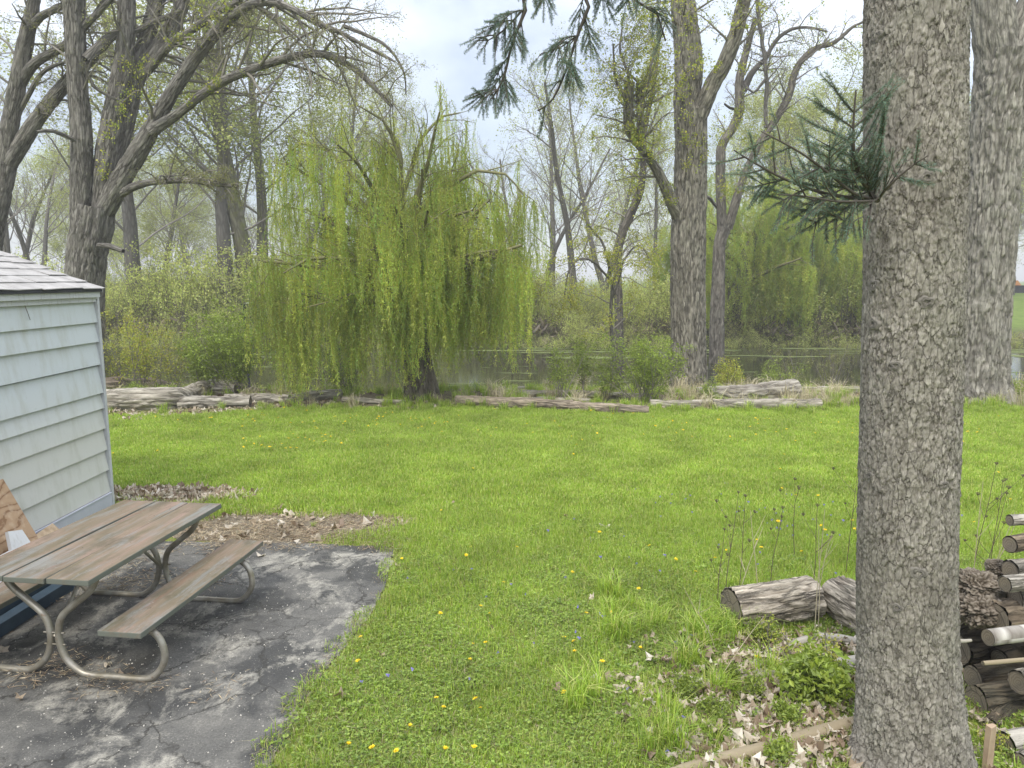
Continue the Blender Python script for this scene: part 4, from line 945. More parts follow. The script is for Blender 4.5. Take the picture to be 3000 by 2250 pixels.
# ------------------------------------------------------------------ picnic table
EL = Vector((0.128, 0.992, 0)).normalized(); EW = Vector((EL.y, -EL.x, 0))
TP1 = Vector((-2.577, 4.286, 0)); TC = TP1 - EW * 0.43
RZ = math.atan2(EW.y, EW.x)
table = empty("picnic_table", tuple(TC), RZ, "weathered brown plank picnic table with bent galvanized pipe legs on asphalt", "picnic table")
def mat_tableplank():
    m, nt = new_mat("worn painted plank"); N = NT(nt)
    g = N.n("ShaderNodeNewGeometry").outputs['Position']; q = N.map(g, (1, 1, 1), (0, 0, 0.13)); s = N.map(q, (5, 0.7, 5))
    grain = N.noise(N.map(q, (60, 2.5, 60)), 1.0, 5, 0.6)
    c = N.ramp(N.noise(s, 2.0, 6, 0.65), [(0.34, (0.115, 0.10, 0.06)), (0.5, (0.18, 0.14, 0.095)), (0.66, (0.25, 0.175, 0.135))])
    gy = N.ramp(N.noise(N.map(s, (1, 1, 1), (0, 0, 0), (4, 2, 0)), 2.2, 6, 0.7), [(0.5, 0.0), (0.62, 0.75)])
    c = N.mix(gy, c, (0.20, 0.21, 0.20))
    rd = N.ramp(N.noise(N.map(s, (1, 1, 1), (0, 0, 0), (8, 5, 0)), 1.6, 6, 0.7), [(0.56, 0.0), (0.66, 0.5)])
    c = N.mix(rd, c, (0.20, 0.095, 0.07))
    c = N.mix(N.ramp(grain, [(0.35, 0.45), (0.6, 0.0)]), c, (0.13, 0.11, 0.08))
    fl = N.ramp(N.noise(q, 38, 5, 0.75), [(0.62, 0.0), (0.70, 0.7)]); c = N.mix(fl, c, (0.33, 0.31, 0.24)); c = N.mix(N.ramp(N.noise(N.map(q, (2.4, 1.2, 1), (0, 0, 0), (3, 7, 0)), 2.0, 5, 0.7), [(0.52, 0.0), (0.64, 0.6)]), c, (0.085, 0.075, 0.05))
    dk = N.ramp(N.noise(q, 17, 3, 0.7), [(0.68, 0.0), (0.73, 0.8)]); c = N.mix(dk, c, (0.06, 0.05, 0.04))
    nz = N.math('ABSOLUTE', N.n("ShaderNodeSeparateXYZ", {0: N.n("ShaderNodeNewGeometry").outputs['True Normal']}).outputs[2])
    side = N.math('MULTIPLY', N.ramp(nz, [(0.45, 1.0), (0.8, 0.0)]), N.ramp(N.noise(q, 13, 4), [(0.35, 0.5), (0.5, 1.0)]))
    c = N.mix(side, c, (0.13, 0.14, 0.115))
    N.out(N.pbr(c, 0.78, N.bump(N.math('ADD', grain, fl), 0.35, 0.003), spec=0.25)); return m
M['plank'] = mat_tableplank()
def mat_pipe():
    m, nt = new_mat("galvanized pipe"); N = NT(nt)
    g = N.n("ShaderNodeTexCoord").outputs['Object']
    c = N.ramp(N.noise(g, 9, 5), [(0.35, (0.24, 0.215, 0.16)), (0.65, (0.38, 0.36, 0.31))])
    c = N.mix(N.ramp(N.noise(g, 25, 5, 0.7), [(0.6, 0.0), (0.7, 0.6)]), c, (0.20, 0.11, 0.06))
    N.out(N.pbr(c, 0.42, N.bump(N.noise(g, 60, 3), 0.08, 0.002), metal=0.55)); return m
M['pipe'] = mat_pipe()
TL = 1.58
def plank(name, w0, w1, z0, z1, l0, l1, warp=0.0):
    a = Arr(); V = []
    for k in range(7):
        l = l0 + (l1 - l0) * k / 6; dz = warp * math.sin(k / 6 * math.pi)
        V += [(w0 + r2.gauss(0, .0007), l, z0 + dz), (w1 + r2.gauss(0, .0012), l, z0 + dz), (w1 + r2.gauss(0, .0012), l, z1 + dz + r2.gauss(0, .0006)), (w0, l, z1 + dz)]
    Q_ = [[s * 4 + e, s * 4 + (e + 1) % 4, (s + 1) * 4 + (e + 1) % 4, (s + 1) * 4 + e] for s in range(6) for e in range(4)] + [[3, 2, 1, 0], [24, 25, 26, 27]]
    V = np.array(V); a.add(V, Q=[q[::-1] for q in Q_]); o = a.build(name, M['plank'], table, False); bevel(o, 0.005, 2); return o
for w0, w1, wr in ((-0.43, -0.150, .003), (-0.141, 0.134, -.003), (0.147, 0.43, .004)):
    plank("table_plank", w0, w1, 0.722, 0.76 + r2.uniform(-.002, .002), r2.uniform(-.006, .006), TL + r2.uniform(-.006, .01), wr)
plank("bench_plank", 0.445, 0.735, 0.392, 0.43, 0.02, 1.66, -0.004)
plank("bench_plank", -0.735, -0.445, 0.392, 0.43, 0.02, 1.66, 0.003)
prof = [(0.33, 0.715), (0.325, 0.68), (0.28, 0.60), (0.16, 0.50), (0.07, 0.42), (0.035, 0.33), (0.035, 0.23), (0.075, 0.12), (0.16, 0.045), (0.24, 0.022), (0.40, 0.022), (0.60, 0.022), (0.68, 0.045), (0.745, 0.12), (0.765, 0.20), (0.745, 0.29), (0.70, 0.345), (0.63, 0.375), (0.54, 0.378)]
for l in (0.20, 1.38):
    for sgn in (1, -1):
        P, R = smooth_path([(sgn * w, l + (0.0 if sgn > 0 else 0.006), z) for w, z in prof], [0.0225] * len(prof), 0.02)
        a = Arr(); tubes([(P, R)], 14, a); a.U = []; a.build("pipe_leg", M['pipe'], table, True, col=False)
    P = np.array([(-0.33, l, 0.712), (0.33, l, 0.712)]); a = Arr(); box(a, (-0.40, l - 0.02, 0.712), (0.40, l + 0.02, 0.7215)); a.build("cross_bar", M['pipe'], table, False)
    for wz in ((0.0, 0.30), (0.0, 0.22)):
        P = np.array([(-0.075, l, wz[1]), (0.075, l, wz[1])]); a = Arr(); tubes([(P, np.array([0.006, 0.006]))], 8, a); a.U = []; b = a.build("bolt", M['pipe'], table, True, col=False)
    d = 1 if l < 0.8 else -1
    P, R = smooth_path([(0.0, l, 0.27), (0.0, l + d * 0.24, 0.52), (0.0, l + d * 0.40, 0.71)], [0.012] * 3, 0.05); a = Arr(); tubes([(P, R)], 10, a); a.U = []
    a.build("brace", M['pipe'], table, True, col=False)

# ------------------------------------------------------------------ logs
def log(name, pts, rad, mat, label, cat="log", group=None, sides=22, cap=True, rough_=0.08, seed=1, cut=None, step=0.06, lobes=0.06, rel=None):
    P, R = smooth_path(pts, rad, step); n = len(P); base = P[0].copy()
    T = np.gradient(P, axis=0); T /= np.linalg.norm(T, axis=1, keepdims=True); ref = np.array([0, 0, 1.0]) if abs(T.mean(0)[2]) < .8 else np.array([0, 1.0, 0])
    A = np.cross(T, ref); A /= np.linalg.norm(A, axis=1, keepdims=True); Bn = np.cross(T, A)
    an = np.arange(sides) * 2 * math.pi / sides; D = np.cos(an)[None, :, None] * A[:, None] + np.sin(an)[None, :, None] * Bn[:, None]
    C = (P[:, None] + R[:, None, None] * D); K = C.reshape(-1, 3)
    f = (fbm(K * 7, 3, seed) - .5) * 2 * rough_ + (fbm(K * 2.2 + 5, 2, seed) - .5) * 2 * lobes
    V = P[:, None] + (R[:, None] * (1 + f.reshape(n, sides)))[:, :, None] * D - base
    i, j = np.meshgrid(np.arange(n - 1), np.arange(sides), indexing='ij'); j2 = (j + 1) % sides
    Q_ = np.stack([i * sides + j, i * sides + j2, (i + 1) * sides + j2, (i + 1) * sides + j], -1).reshape(-1, 4)
    seg = np.concatenate([[0], np.cumsum(np.linalg.norm(np.diff(P, axis=0), axis=1))]) + seed * 1.7; rr0 = float(R.mean()) * 2 * math.pi
    u0 = rr0 * j / sides; u1 = rr0 * (j + 1) / sides; s0 = seg[i]; s1 = seg[i + 1]
    U = np.stack([np.stack([u0, s0], -1), np.stack([u1, s0], -1), np.stack([u1, s1], -1), np.stack([u0, s1], -1)], -2).reshape(-1, 2)
    root = empty(name, tuple(base), 0, label, cat, group)
    if rel:
        V = np.concatenate([(P[:1, None] + 0.97 * R[:1, None, None] * D[:1] - base), V[1:-1], (P[-1:, None] + 0.97 * R[-1:, None, None] * D[-1:] - base)])
        relief("bark", [tuple(p - base) for p in P], list(R * 0.98), rel[2] if len(rel) > 2 else 110, rel[3] if len(rel) > 3 else 0.011, M['relief_bark'] if len(rel) < 3 else M['log_bark'], root, rel[0], rel[1], depth=min(0.024, 0.2 * R.mean()) if len(rel) < 3 else 0.25 * R.mean(), fu=17 if len(rel) < 3 else 9, fv=3.2 if len(rel) < 3 else 2.2, seed=seed)
    else: mk("bark", V.reshape(-1, 3), Q_, None, mat, root, U, None, True)
    if cap:
        for e, k in ((0, 0), (1, n - 1)):
            ring = V[k]; c = ring.mean(0) ; W = np.vstack([[c], c + (ring - c) * 0.5, c + (ring - c) * 0.985]) + (T[k] * (0.003 if e else -0.003))
            t = [[0, 1 + (q + 1) % sides, 1 + q] if e == 0 else [0, 1 + q, 1 + (q + 1) % sides] for q in range(sides)]
            qq = [[1 + q, 1 + (q + 1) % sides, 1 + sides + (q + 1) % sides, 1 + sides + q] for q in range(sides)]
            if e == 0: qq = [x[::-1] for x in qq]
            ori = Vector(c); WW = W - c; rotm = Vector(T[k]).to_track_quat('X', 'Z').to_matrix(); WL = WW @ np.array(rotm)
            oc = mk("cut_end", WL, qq, t, cut or M['cut'], root, None, None, False); oc.location = c; oc.rotation_mode = 'QUATERNION'; oc.rotation_quaternion = Vector(T[k]).to_track_quat('X', 'Z')
    return root
# two cut logs beside the near spruce
log("log", [(1.63, 5.22, 0.14), (1.97, 5.30, 0.145), (2.30, 5.40, 0.15)], [0.155, 0.158, 0.16], M['bark_log'], "thick furrowed log with dark sawn end lying left of the near spruce", seed=2, sides=40, step=0.02, rough_=0.06, rel=((0.50, 0.44, 0.35), (0.13, 0.105, 0.075)))
log("log", [(2.64, 5.02, 0.13), (2.58, 5.22, 0.14), (2.52, 5.45, 0.15)], [0.15, 0.16, 0.16], M['bark_log'], "furrowed log half hidden behind the near spruce trunk", seed=3, sides=40, step=0.02, rough_=0.06, rel=((0.50, 0.44, 0.35), (0.13, 0.105, 0.075)))
log("branch", [gnd(2308, 1915, .03), gnd(2330, 1885, .05), gnd(2400, 1868, .06), gnd(2470, 1872, .05), gnd(2560, 1895, .05)], [0.018, 0.028, 0.033, 0.03, 0.03], M['bark_loggrey'], "grey crooked dead branch lying just below the thick furrowed log", "branch", seed=4, sides=14, step=0.03)
log("branch", [gnd(2160, 2000, .02), gnd(2240, 1975, .03), gnd(2330, 1968, .045), gnd(2430, 1950, .05), gnd(2580, 1925, .05)], [0.03, 0.035, 0.035, 0.038, 0.04], M['bark_loggrey'], "smooth grey branch lying in the leaf litter left of the near spruce", "branch", seed=5, sides=14, step=0.03)
log("pole", [gnd(1900, 2290, .03), gnd(2060, 2238, .03), gnd(2250, 2190, .035), gnd(2400, 2145, .04), gnd(2540, 2110, .04)], [0.028, 0.032, 0.036, 0.037, 0.038], M['bark_pole'], "pale peeled pole lying at the foot of the near spruce", "pole", seed=6, sides=16, step=0.04, rough_=0.03, lobes=0.03)
log("branch", [gnd(2200, 1870, .03), gnd(2240, 1900, .03), gnd(2290, 1930, .02)], [0.012, 0.016, 0.014], M['bark_logdark'], "short dark rotten stick in the grass near the grey crooked branch", "stick", seed=7, sides=10, step=0.04)

# firewood heap right of the near spruce
def fw(x, y, Y, rpx, length, yaw, mat, label, cat="firewood", pitch=0.0, seed=1, name="firewood_log", r1=1.0, bendz=0.0, **k):
    p = px(x, y, Y); r = rpx * mpp(Y); d = Vector((math.cos(yaw) * math.cos(pitch), math.sin(yaw) * math.cos(pitch), math.sin(pitch)))
    q = p + d * length; mid = (p + q) / 2 + Vector((0, 0, bendz))
    rl = {M['bark_log']: ((0.30, 0.275, 0.23), (0.07, 0.06, 0.045)), M['bark_logdark']: ((0.25, 0.20, 0.14), (0.06, 0.047, 0.033)), M['bark_loggrey']: ((0.45, 0.42, 0.36), (0.19, 0.17, 0.135), 60, .03)}.get(mat)
    if seed in (19, 20, 22, 26) or seed >= 60: rl = ((0.14, 0.115, 0.08), (0.035, 0.028, 0.02))  # shade inside the heap is put into these logs' bark colours
    return log(name, [p, mid, q], [r, r * (1 + r1) / 2, r * r1], mat, label, cat, None, sides=24, step=0.03, seed=seed, rel=rl, **k)
for k_, (x_, y_, Y_, r_, l_) in enumerate(((2835, 2075, 4.6, 40, "shade-darkened brown log filling the low back of the heap"), (2930, 1935, 4.5, 34, "brown log wedged behind the birch log"), (2835, 1960, 4.9, 44, "shaded log at the back of the heap near the spruce"), (2960, 2090, 4.2, 38, "dull brown log at the right of the wide dark slab"), (2900, 1760, 4.7, 34, "rough brown log behind the lower burl"), (2900, 2130, 3.95, 26, "brown log lying crosswise above the stake"))):
    fw(x_, y_, Y_, r_, 0.8, 0.15 + 0.1 * k_, M['bark_logdark'], l_, seed=60 + k_, pitch=(-.08, .1, .05, -.05, .12, .06)[k_])  # extra logs added to fill the heap's gaps with dark
fw(2958, 1525, 4.7, 16, 0.7, 0.1, M['bark_loggrey'], "silvery bare stick topmost on the firewood heap", seed=11)
fw(2958, 1595, 4.55, 24, 0.8, 0.35, M['bark_logdark'], "round firewood log with brown sawn end just under the silvery stick", seed=12)
fw(2960, 1672, 4.5, 30, 0.7, 0.25, M['bark_log'], "split firewood piece second below the silvery top stick", seed=13)
fw(2945, 1712, 4.2, 24, 0.8, 0.15, M['bark_loggrey'], "pale forked firewood log lying beside the knobby burl", seed=14, r1=1.5)
fw(2975, 1755, 4.3, 36, 0.7, 0.0, M['bark_log'], "furrowed firewood log under the pale forked one", seed=15)
fw(2915, 1812, 4.25, 50, 0.7, 0.3, M['bark_logdark'], "fat dark brown log under the knobby burl", seed=16, lobes=0.14)
fw(2895, 1868, 3.95, 26, 1.0, 0.22, M['bark_birch'], "white barked birch log jutting out of the firewood heap", seed=17, rough_=0.03)
fw(2880, 1943, 3.8, 7, 0.8, 0.1, M['bark_pole'], "thin peeled stick lying across the firewood heap", cat="stick", seed=18, name="stick", bendz=0.01)
fw(2850, 1985, 4.3, 38, 0.9, 0.2, M['bark_logdark'], "shade-darkened log deep in the heap below the birch log", seed=19, lobes=0.12)
fw(2860, 2055, 4.15, 50, 0.9, 0.12, M['bark_logdark'], "wide dark slab of wood low in the firewood heap", seed=20, lobes=0.14)
fw(2985, 2000, 4.0, 36, 0.5, 0.3, M['bark_log'], "grey log end at the right edge below the thin peeled stick", seed=21)
fw(2850, 2135, 4.1, 34, 0.8, 0.1, M['bark_logdark'], "dark log resting on the ground behind the brown stake", seed=22)
fw(2945, 2180, 3.75, 34, 0.6, 0.25, M['bark_loggrey'], "grey weathered chunk at the bottom right of the heap", seed=23)
fw(2990, 2235, 3.6, 30, 0.5, 0.4, M['bark_log'], "lowest grey log at the heap's front foot", seed=24)
fw(2790, 1790, 4.6, 46, 0.6, 0.6, M['bark_logdark'], "brown log end tucked behind the near spruce trunk", seed=25, lobes=0.12)
fw(2800, 1900, 4.6, 52, 0.8, 0.4, M['bark_logdark'], "thick rotten log in the shade right behind the spruce trunk", seed=26, lobes=0.12)
for k_, (x_, y_, Y_, r_, l_) in enumerate(((3060, 1640, 4.6, 40, "log outside the right picture edge holding up the top firewood"), (3090, 1760, 4.5, 44, "log outside the right picture edge in the heap's middle"), (3080, 1900, 4.3, 46, "log outside the right picture edge low in the heap"))):
    fw(x_, y_, Y_, r_, 0.8, 0.5, M['bark_log'], l_, seed=80 + k_)
a = Arr(); p = px(2905, 2125, 3.55); box(a, (-0.022, -0.015, -0.42), (0.022, 0.015, 0.0), jit=0.003); o = a.build("wooden_stake", M['plankold'], None, False); o.location = p; o.rotation_euler = (0.05, -0.05, 0.3); bevel(o, .003); tag(o, "brown wooden stake standing before the firewood heap", "stake")
# knobby burl
def burl(name, c, r, label, seed):
    n1, n2 = 96, 60; th = np.linspace(0, 2 * math.pi, n1, endpoint=False); ph = np.linspace(0.02, math.pi - 0.02, n2)
    T_, P_ = np.meshgrid(th, ph); D = np.stack([np.sin(P_) * np.cos(T_), np.sin(P_) * np.sin(T_), np.cos(P_)], -1).reshape(-1, 3)
    d1, d2, cid, vx = worley(D * 2.2 + 3, seed); b1, b2, b3, b4 = worley(D * 5.5 + 3 + 1.2 * (fbm(D * 4, 2, seed)[:, None] - .5), seed + 3); f = 1.12 - 0.38 * d1 - 0.20 * (1 - sst(0, .25, b2 - b1)) + 0.10 * b3 + 0.14 * (fbm(D * 11, 4, seed) - .5); V = D * f[:, None] * np.array(r)
    i, j = np.meshgrid(np.arange(n2 - 1), np.arange(n1), indexing='ij'); j2 = (j + 1) % n1
    Q_ = np.stack([i * n1 + j, (i + 1) * n1 + j, (i + 1) * n1 + j2, i * n1 + j2], -1).reshape(-1, 4)
    sh_ = np.clip((f * 1.2 - 0.45 + 0.5 * (fbm(D * 14, 3, seed + 4) - .5)) * sst(0, .22, b2 - b1), 0, 1)[:, None]
    o = mk(name, V, Q_, None, M['plain'], None, None, np.array([0.06, 0.045, 0.03]) * (1 - sh_) + np.array([0.25, 0.215, 0.17]) * sh_, True); o.location = c
    return tag(o, label, "burl")
burl("wood_burl", px(2862, 1712, 4.45), (0.13, 0.13, 0.10), "knobby root burl on top of the heap beside the spruce", 4)
burl("wood_burl", px(2925, 1665, 4.75), (0.08, 0.09, 0.06), "smaller knobby burl perched behind the larger burl", 8)
burl("wood_burl", px(2870, 1785, 4.35), (0.15, 0.14, 0.11), "dark gnarled burl below the topmost burl in the heap", 12)

# weathered logs lined along the river bank
def bl(name, pts, rp_, mat, label, cat="log", seed=1, z=None, **k):
    P = []; R = []
    for (x, y), r in zip(pts, rp_):
        g0 = gnd(x, y); Yd = g0.y; rr_ = r * mpp(Yd); P.append((g0.x, Yd, float(terr(g0.x, Yd)) + rr_ * 0.8)); R.append(rr_)
    rl = {M['bark_log']: ((0.34, 0.315, 0.265), (0.12, 0.10, 0.08), 64, .03), M['bark_loggrey']: ((0.42, 0.385, 0.32), (0.18, 0.155, 0.12), 56, .04), M['bark_logdark']: ((0.30, 0.25, 0.19), (0.10, 0.08, 0.058), 56, .04)}[mat]
    return log(name, P, R, mat, label, cat, "weathered logs along the river bank", seed=seed, sides=20, step=0.10, rel=rl, **k)
bl("log", [(285, 1200), (420, 1200), (500, 1196), (545, 1182), (600, 1160), (650, 1158), (700, 1160)], [32, 34, 33, 25, 24, 24, 22], M['bark_loggrey'], "big pale forked bare log on the bank beside the shed", seed=31, lobes=0.16)
bl("log", [(270, 1150), (340, 1146), (390, 1140), (440, 1138), (520, 1128)], [22, 26, 20, 26, 22], M['bark_logdark'], "rotten brown hollow log behind the big pale forked log", seed=32, lobes=0.22, rough_=0.14)
bl("log", [(525, 1196), (620, 1194), (735, 1192)], [19, 18, 17], M['bark_log'], "furrowed log lying on the bank right of the big pale one", seed=33)
bl("log", [(660, 1178), (760, 1180), (850, 1184)], [12, 14, 14], M['bark_loggrey'], "low grey log between the pale forked log and the willow", seed=34, lobes=0.15)
bl("log", [(830, 1186), (920, 1172), (1000, 1164)], [12, 15, 13], M['bark_log'], "brownish log just left of the weeping willow trunk", seed=35)
bl("branch", [(700, 1176), (740, 1150), (790, 1120), (850, 1112)], [10, 8, 6, 5], M['bark_logdark'], "dark bent branch rising from the bank left of the willow", "branch", seed=36)
bl("log", [(1338, 1188), (1450, 1194), (1560, 1198), (1680, 1202)], [17, 17, 18, 17], M['bark_logdark'], "long reddish brown log edging the lawn right of the willow", seed=37)
bl("log", [(1670, 1202), (1780, 1210), (1900, 1214)], [15, 17, 14], M['bark_logdark'], "dark decayed log continuing the lawn edge under the bush", seed=38, lobes=0.2)
bl("log", [(1530, 1160), (1700, 1164), (1900, 1172)], [10, 11, 10], M['bark_loggrey'], "thin straight grey log behind the long reddish log", seed=39)
bl("log", [(1440, 1178), (1600, 1176), (1730, 1180)], [7, 8, 7], M['bark_loggrey'], "slim bare pole between the two longer centre logs", "log", seed=40)
bl("log", [(2088, 1196), (2200, 1198), (2300, 1197), (2402, 1196)], [16, 17, 16, 16], M['bark_loggrey'], "pale bare log at the lawn edge right of the cottonwood", seed=41)
bl("log", [(2040, 1172), (2150, 1174), (2240, 1172), (2325, 1166)], [20, 24, 28, 30], M['bark_log'], "thick furrowed log with blunt right end behind the pale one", seed=42)
bl("log", [(1905, 1190), (2000, 1192), (2085, 1190)], [11, 12, 11], M['bark_loggrey'], "short pale log hidden in dry grass at the cottonwood foot", seed=45)
bl("log", [(1005, 1178), (1120, 1184), (1190, 1186)], [9, 9, 8], M['bark_loggrey'], "thin pale log left of the willow trunk in the weeds", seed=46)
bl("log", [(2330, 1150), (2430, 1148), (2540, 1144)], [9, 11, 10], M['bark_log'], "half hidden brown log amid dry stalks near the spruce", seed=43)
bl("log", [(1300, 1128), (1450, 1130), (1600, 1133)], [6, 6, 5], M['bark_loggrey'], "thin grey drift log nearest the water behind centre", seed=44)

# ------------------------------------------------------------------ near spruce
spruce = empty("spruce_tree", (2.14, 3.67, 0), 0, "large near spruce trunk with scaly grey bark and drooping needled branches", "spruce")
SO_ = np.array([2.14, 3.67, 0.0])
tp = [(2.15, 3.67, -0.12), (2.145, 3.67, 0.15), (2.10, 3.67, 0.6), (2.05, 3.67, 1.2), (2.01, 3.67, 2.05), (1.97, 3.67, 2.8), (1.90, 3.67, 3.8), (1.84, 3.68, 5.0), (1.78, 3.7, 6.6)]
tp = [tuple(np.array(p) - SO_ - np.array([0.012, 0, 0])) for p in tp]
relief("trunk", tp, [0.30, 0.268, 0.240, 0.229, 0.225, 0.222, 0.217, 0.20, 0.165], 300, 0.0068, M['spruce_bark'], spruce, (0.36, 0.335, 0.29), (0.12, 0.105, 0.085), depth=0.011, fu=32, fv=12, seed=5, plates=True, base_flare=(0.12, 0.14))
def kn(x, y, r=0.03):
    c = px(x, y, 3.45) - Vector(SO_); c.y = 0
    zc = c.z; tt = np.interp(zc, [p[2] for p in tp], [p[0] for p in tp]); R_ = np.interp(zc, [p[2] for p in tp], [0.30, 0.268, 0.240, 0.229, 0.225, 0.222, 0.217, 0.20, 0.165])
    dx = max(-0.97, min(0.97, (c.x - tt) / R_)); yy = -math.sqrt(1 - dx * dx) * (R_ + 0.0); c = np.array([tt + dx * R_, yy, zc])
    n1 = 20; an = np.arange(n1) / n1 * 6.283; N_ = np.array([dx, yy / R_, 0]); N_ /= np.linalg.norm(N_); X_ = np.array([-N_[1], N_[0], 0]); Z_ = np.array([0, 0, 1.0])
    V = []; C = []
    for q, h, s in ((1.45, -0.006, .75), (1.10, 0.007, .8), (0.85, 0.004, .5), (0.62, 0.010, .7), (0.40, 0.003, .42), (0.12, -0.004, .3)):
        for k in range(n1):
            w = r * q * (1 + 0.16 * math.sin(3 * an[k] + x) + 0.10 * math.sin(5 * an[k] + y) + r2.gauss(0, .05)); V.append(c + N_ * (h + r2.gauss(0, .0012)) + X_ * w * math.cos(an[k]) + Z_ * w * math.sin(an[k]) * 0.85); C.append(np.array([0.33, 0.305, 0.265]) * s * r2.uniform(.85, 1.1))
    Q_ = [[k * n1 + j, k * n1 + (j + 1) % n1, (k + 1) * n1 + (j + 1) % n1, (k + 1) * n1 + j] for k in range(5) for j in range(n1)]
    mk("branch_knot", np.array(V), Q_, None, M['plain'], spruce, None, np.array(C) * .8, True)
for x, y, r in ((2590, 70, .03), (2718, 520, .028), (2570, 835, .026), (2715, 885, .026), (2578, 955, .028), (2645, 1075, .022), (2690, 1680, .03), (2765, 1420, .018), (2550, 1420, .018), (2640, 1790, .022), (2590, 1890, .02)): kn(x, y, r)
a = Arr(); p1 = px(2826, 1878, 3.62) - Vector(SO_); tubes([(np.array([p1 - Vector((0.05, 0, 0)), p1, p1 + Vector((0.035, 0, .004))]), np.array([.012, .01, .008]))], 8, a); a.U = []; a.build("branch_stub", M['bark_loggrey'], spruce, True, col=False)

SPR_P, SPR_R, SPR_S = [], [], []
def sprig_along(pts, rad, dens=1.0, r=rnd, spread=0.75, two_sided=True, end=True, flatn=None):
    """needled shoots along a twig: direction mostly forward, to both sides"""
    L = sum((Vector(pts[i + 1]) - Vector(pts[i])).length for i in range(len(pts) - 1)); n = max(2, int(L / 0.032 * dens))
    for k in range(n + 1):
        t = k / n * (len(pts) - 1); i = min(len(pts) - 2, int(t)); f = t - i
        p = Vector(pts[i]).lerp(Vector(pts[i + 1]), f); d = (Vector(pts[i + 1]) - Vector(pts[i])).normalized()
        if r.random() < 0.6 or k == n:
            SPR_P.append(tuple(p)); SPR_R.append(tuple((d + Vector((r.gauss(0, .1), r.gauss(0, .1), r.gauss(0, .1)))).to_track_quat('X', 'Z').to_euler())); SPR_S.append(r.uniform(0.45, 0.75))
def spruce_branch(name, main, r0, subs, parent, sub_len=0.35, ang=50, droop=-0.1, dens=1.0, r=None, planeN=Vector((0, 1, 0)), smallsub=True):
    r = r or rnd; polys = []
    P, R = smooth_path([tuple(m) for m in main], np.linspace(r0, r0 * 0.3, len(main)), 0.05); polys.append((P, R))
    n = len(P)
    for k in range(subs):
        t = 0.12 + 0.86 * k / max(1, subs - 1); i = min(n - 2, int(t * (n - 1))); p = Vector(P[i]); d = (Vector(P[i + 1]) - p).normalized()
        s = 1 if k % 2 else -1; side = d.cross(planeN).normalized() * s + planeN * r.gauss(0, 0.35)
        L = sub_len * (1.1 - 0.75 * t) * r.uniform(0.7, 1.2); a_ = math.radians(ang * r.uniform(.8, 1.2)); dd = (d * math.cos(a_) + side * math.sin(a_)).normalized()
        q = [p]; 
        for m in range(4): dd = (dd + Vector((0, 0, droop)) + Vector((r.gauss(0, .05), r.gauss(0, .05), r.gauss(0, .05)))).normalized(); q.append(q[-1] + dd * L / 4)
        polys.append((np.array(q), np.linspace(0.0045, 0.0018, 5))); sprig_along(q, 0, dens, r)
        if smallsub and L > 0.12:
            for m in (1, 2, 3):
                for s2 in (1, -1):
                    d2 = (q[m + 1] - q[m]).normalized(); sd = d2.cross(planeN).normalized() * s2; a2 = math.radians(ang); e = (d2 * math.cos(a2) + sd * math.sin(a2) + Vector((0, r.gauss(0, .2), droop))).normalized(); l2 = L * 0.36 * r.uniform(.6, 1.2)
                    w = [q[m], q[m] + e * l2 * .5, q[m] + (e + Vector((0, 0, droop * .5))).normalized() * l2]; polys.append((np.array(w), np.array([.003, .002, .0012]))); sprig_along(w, 0, dens, r)
    for g in (polys[:1], polys[1:]):
        pass
    a = Arr(); tubes(polys[:1], 8, a); 
    by = {}
    tubes(polys[1:], 4, a); a.U = []; a.V = [v - SO_ for v in a.V]
    return a.build(name, M['twig_dark'], parent, True, col=False)
rs = random.Random(12)
b0 = px(2572, 588, 3.44)
spruce_branch("needled_branch", [b0, px(2545, 560, 3.38), px(2512, 500, 3.30), px(2500, 420, 3.24), px(2502, 330, 3.2), px(2508, 262, 3.18)], 0.011, 16, spruce, 0.34, 48, 0.03, 1.3, rs, smallsub=False)
spruce_branch("needled_branch", [b0, px(2480, 578, 3.34), px(2400, 562, 3.28), px(2300, 525, 3.24), px(2215, 480, 3.20), px(2150, 440, 3.2)], 0.010, 14, spruce, 0.24, 45, 0.02, 0.9, rs)
spruce_branch("needled_branch", [b0, px(2500, 565, 3.30), px(2430, 510, 3.22), px(2350, 450, 3.15), px(2260, 400, 3.1), px(2230, 385, 3.1)], 0.008, 10, spruce, 0.20, 45, 0.0, 0.9, rs)
spruce_branch("needled_branch", [b0, px(2590, 560, 3.30), px(2630, 520, 3.26), px(2680, 480, 3.22), px(2720, 455, 3.2)], 0.007, 8, spruce, 0.17, 45, 0.0, 0.9, rs, smallsub=False)
spruce_branch("needled_branch", [b0, px(2530, 590, 3.25), px(2450, 590, 3.15), px(2360, 575, 3.1), px(2280, 570, 3.05)], 0.007, 8, spruce, 0.17, 50, -0.05, 0.9, rs, smallsub=False)
# high limbs whose drooping ends hang into view
def hang(ends, start, r=rs, sub=0.3, n=16):
    mid = [Vector(start)] + [Vector(e) for e in ends]
    spruce_branch("drooping_branch", mid, 0.014, n, spruce, sub, 42, -0.35, 0.9, r)
hang([(1.1, 3.95, 4.95), px(1585, -60, 4.1), px(1540, 30, 4.1), px(1500, 130, 4.12), px(1475, 230, 4.15), px(1440, 290, 4.15)], (1.80, 3.68, 5.15), sub=0.30, n=18)
spruce_branch("drooping_branch", [px(1530, 30, 4.1), px(1480, 85, 4.08), px(1430, 118, 4.05), px(1385, 120, 4.05)], .006, 8, spruce, 0.17, 45, -0.3, 0.9, rs)
spruce_branch("drooping_branch", [px(1478, 215, 4.15), px(1460, 262, 4.15), px(1420, 285, 4.12), px(1400, 282, 4.1)], .005, 7, spruce, 0.14, 45, -0.3, 0.9, rs)
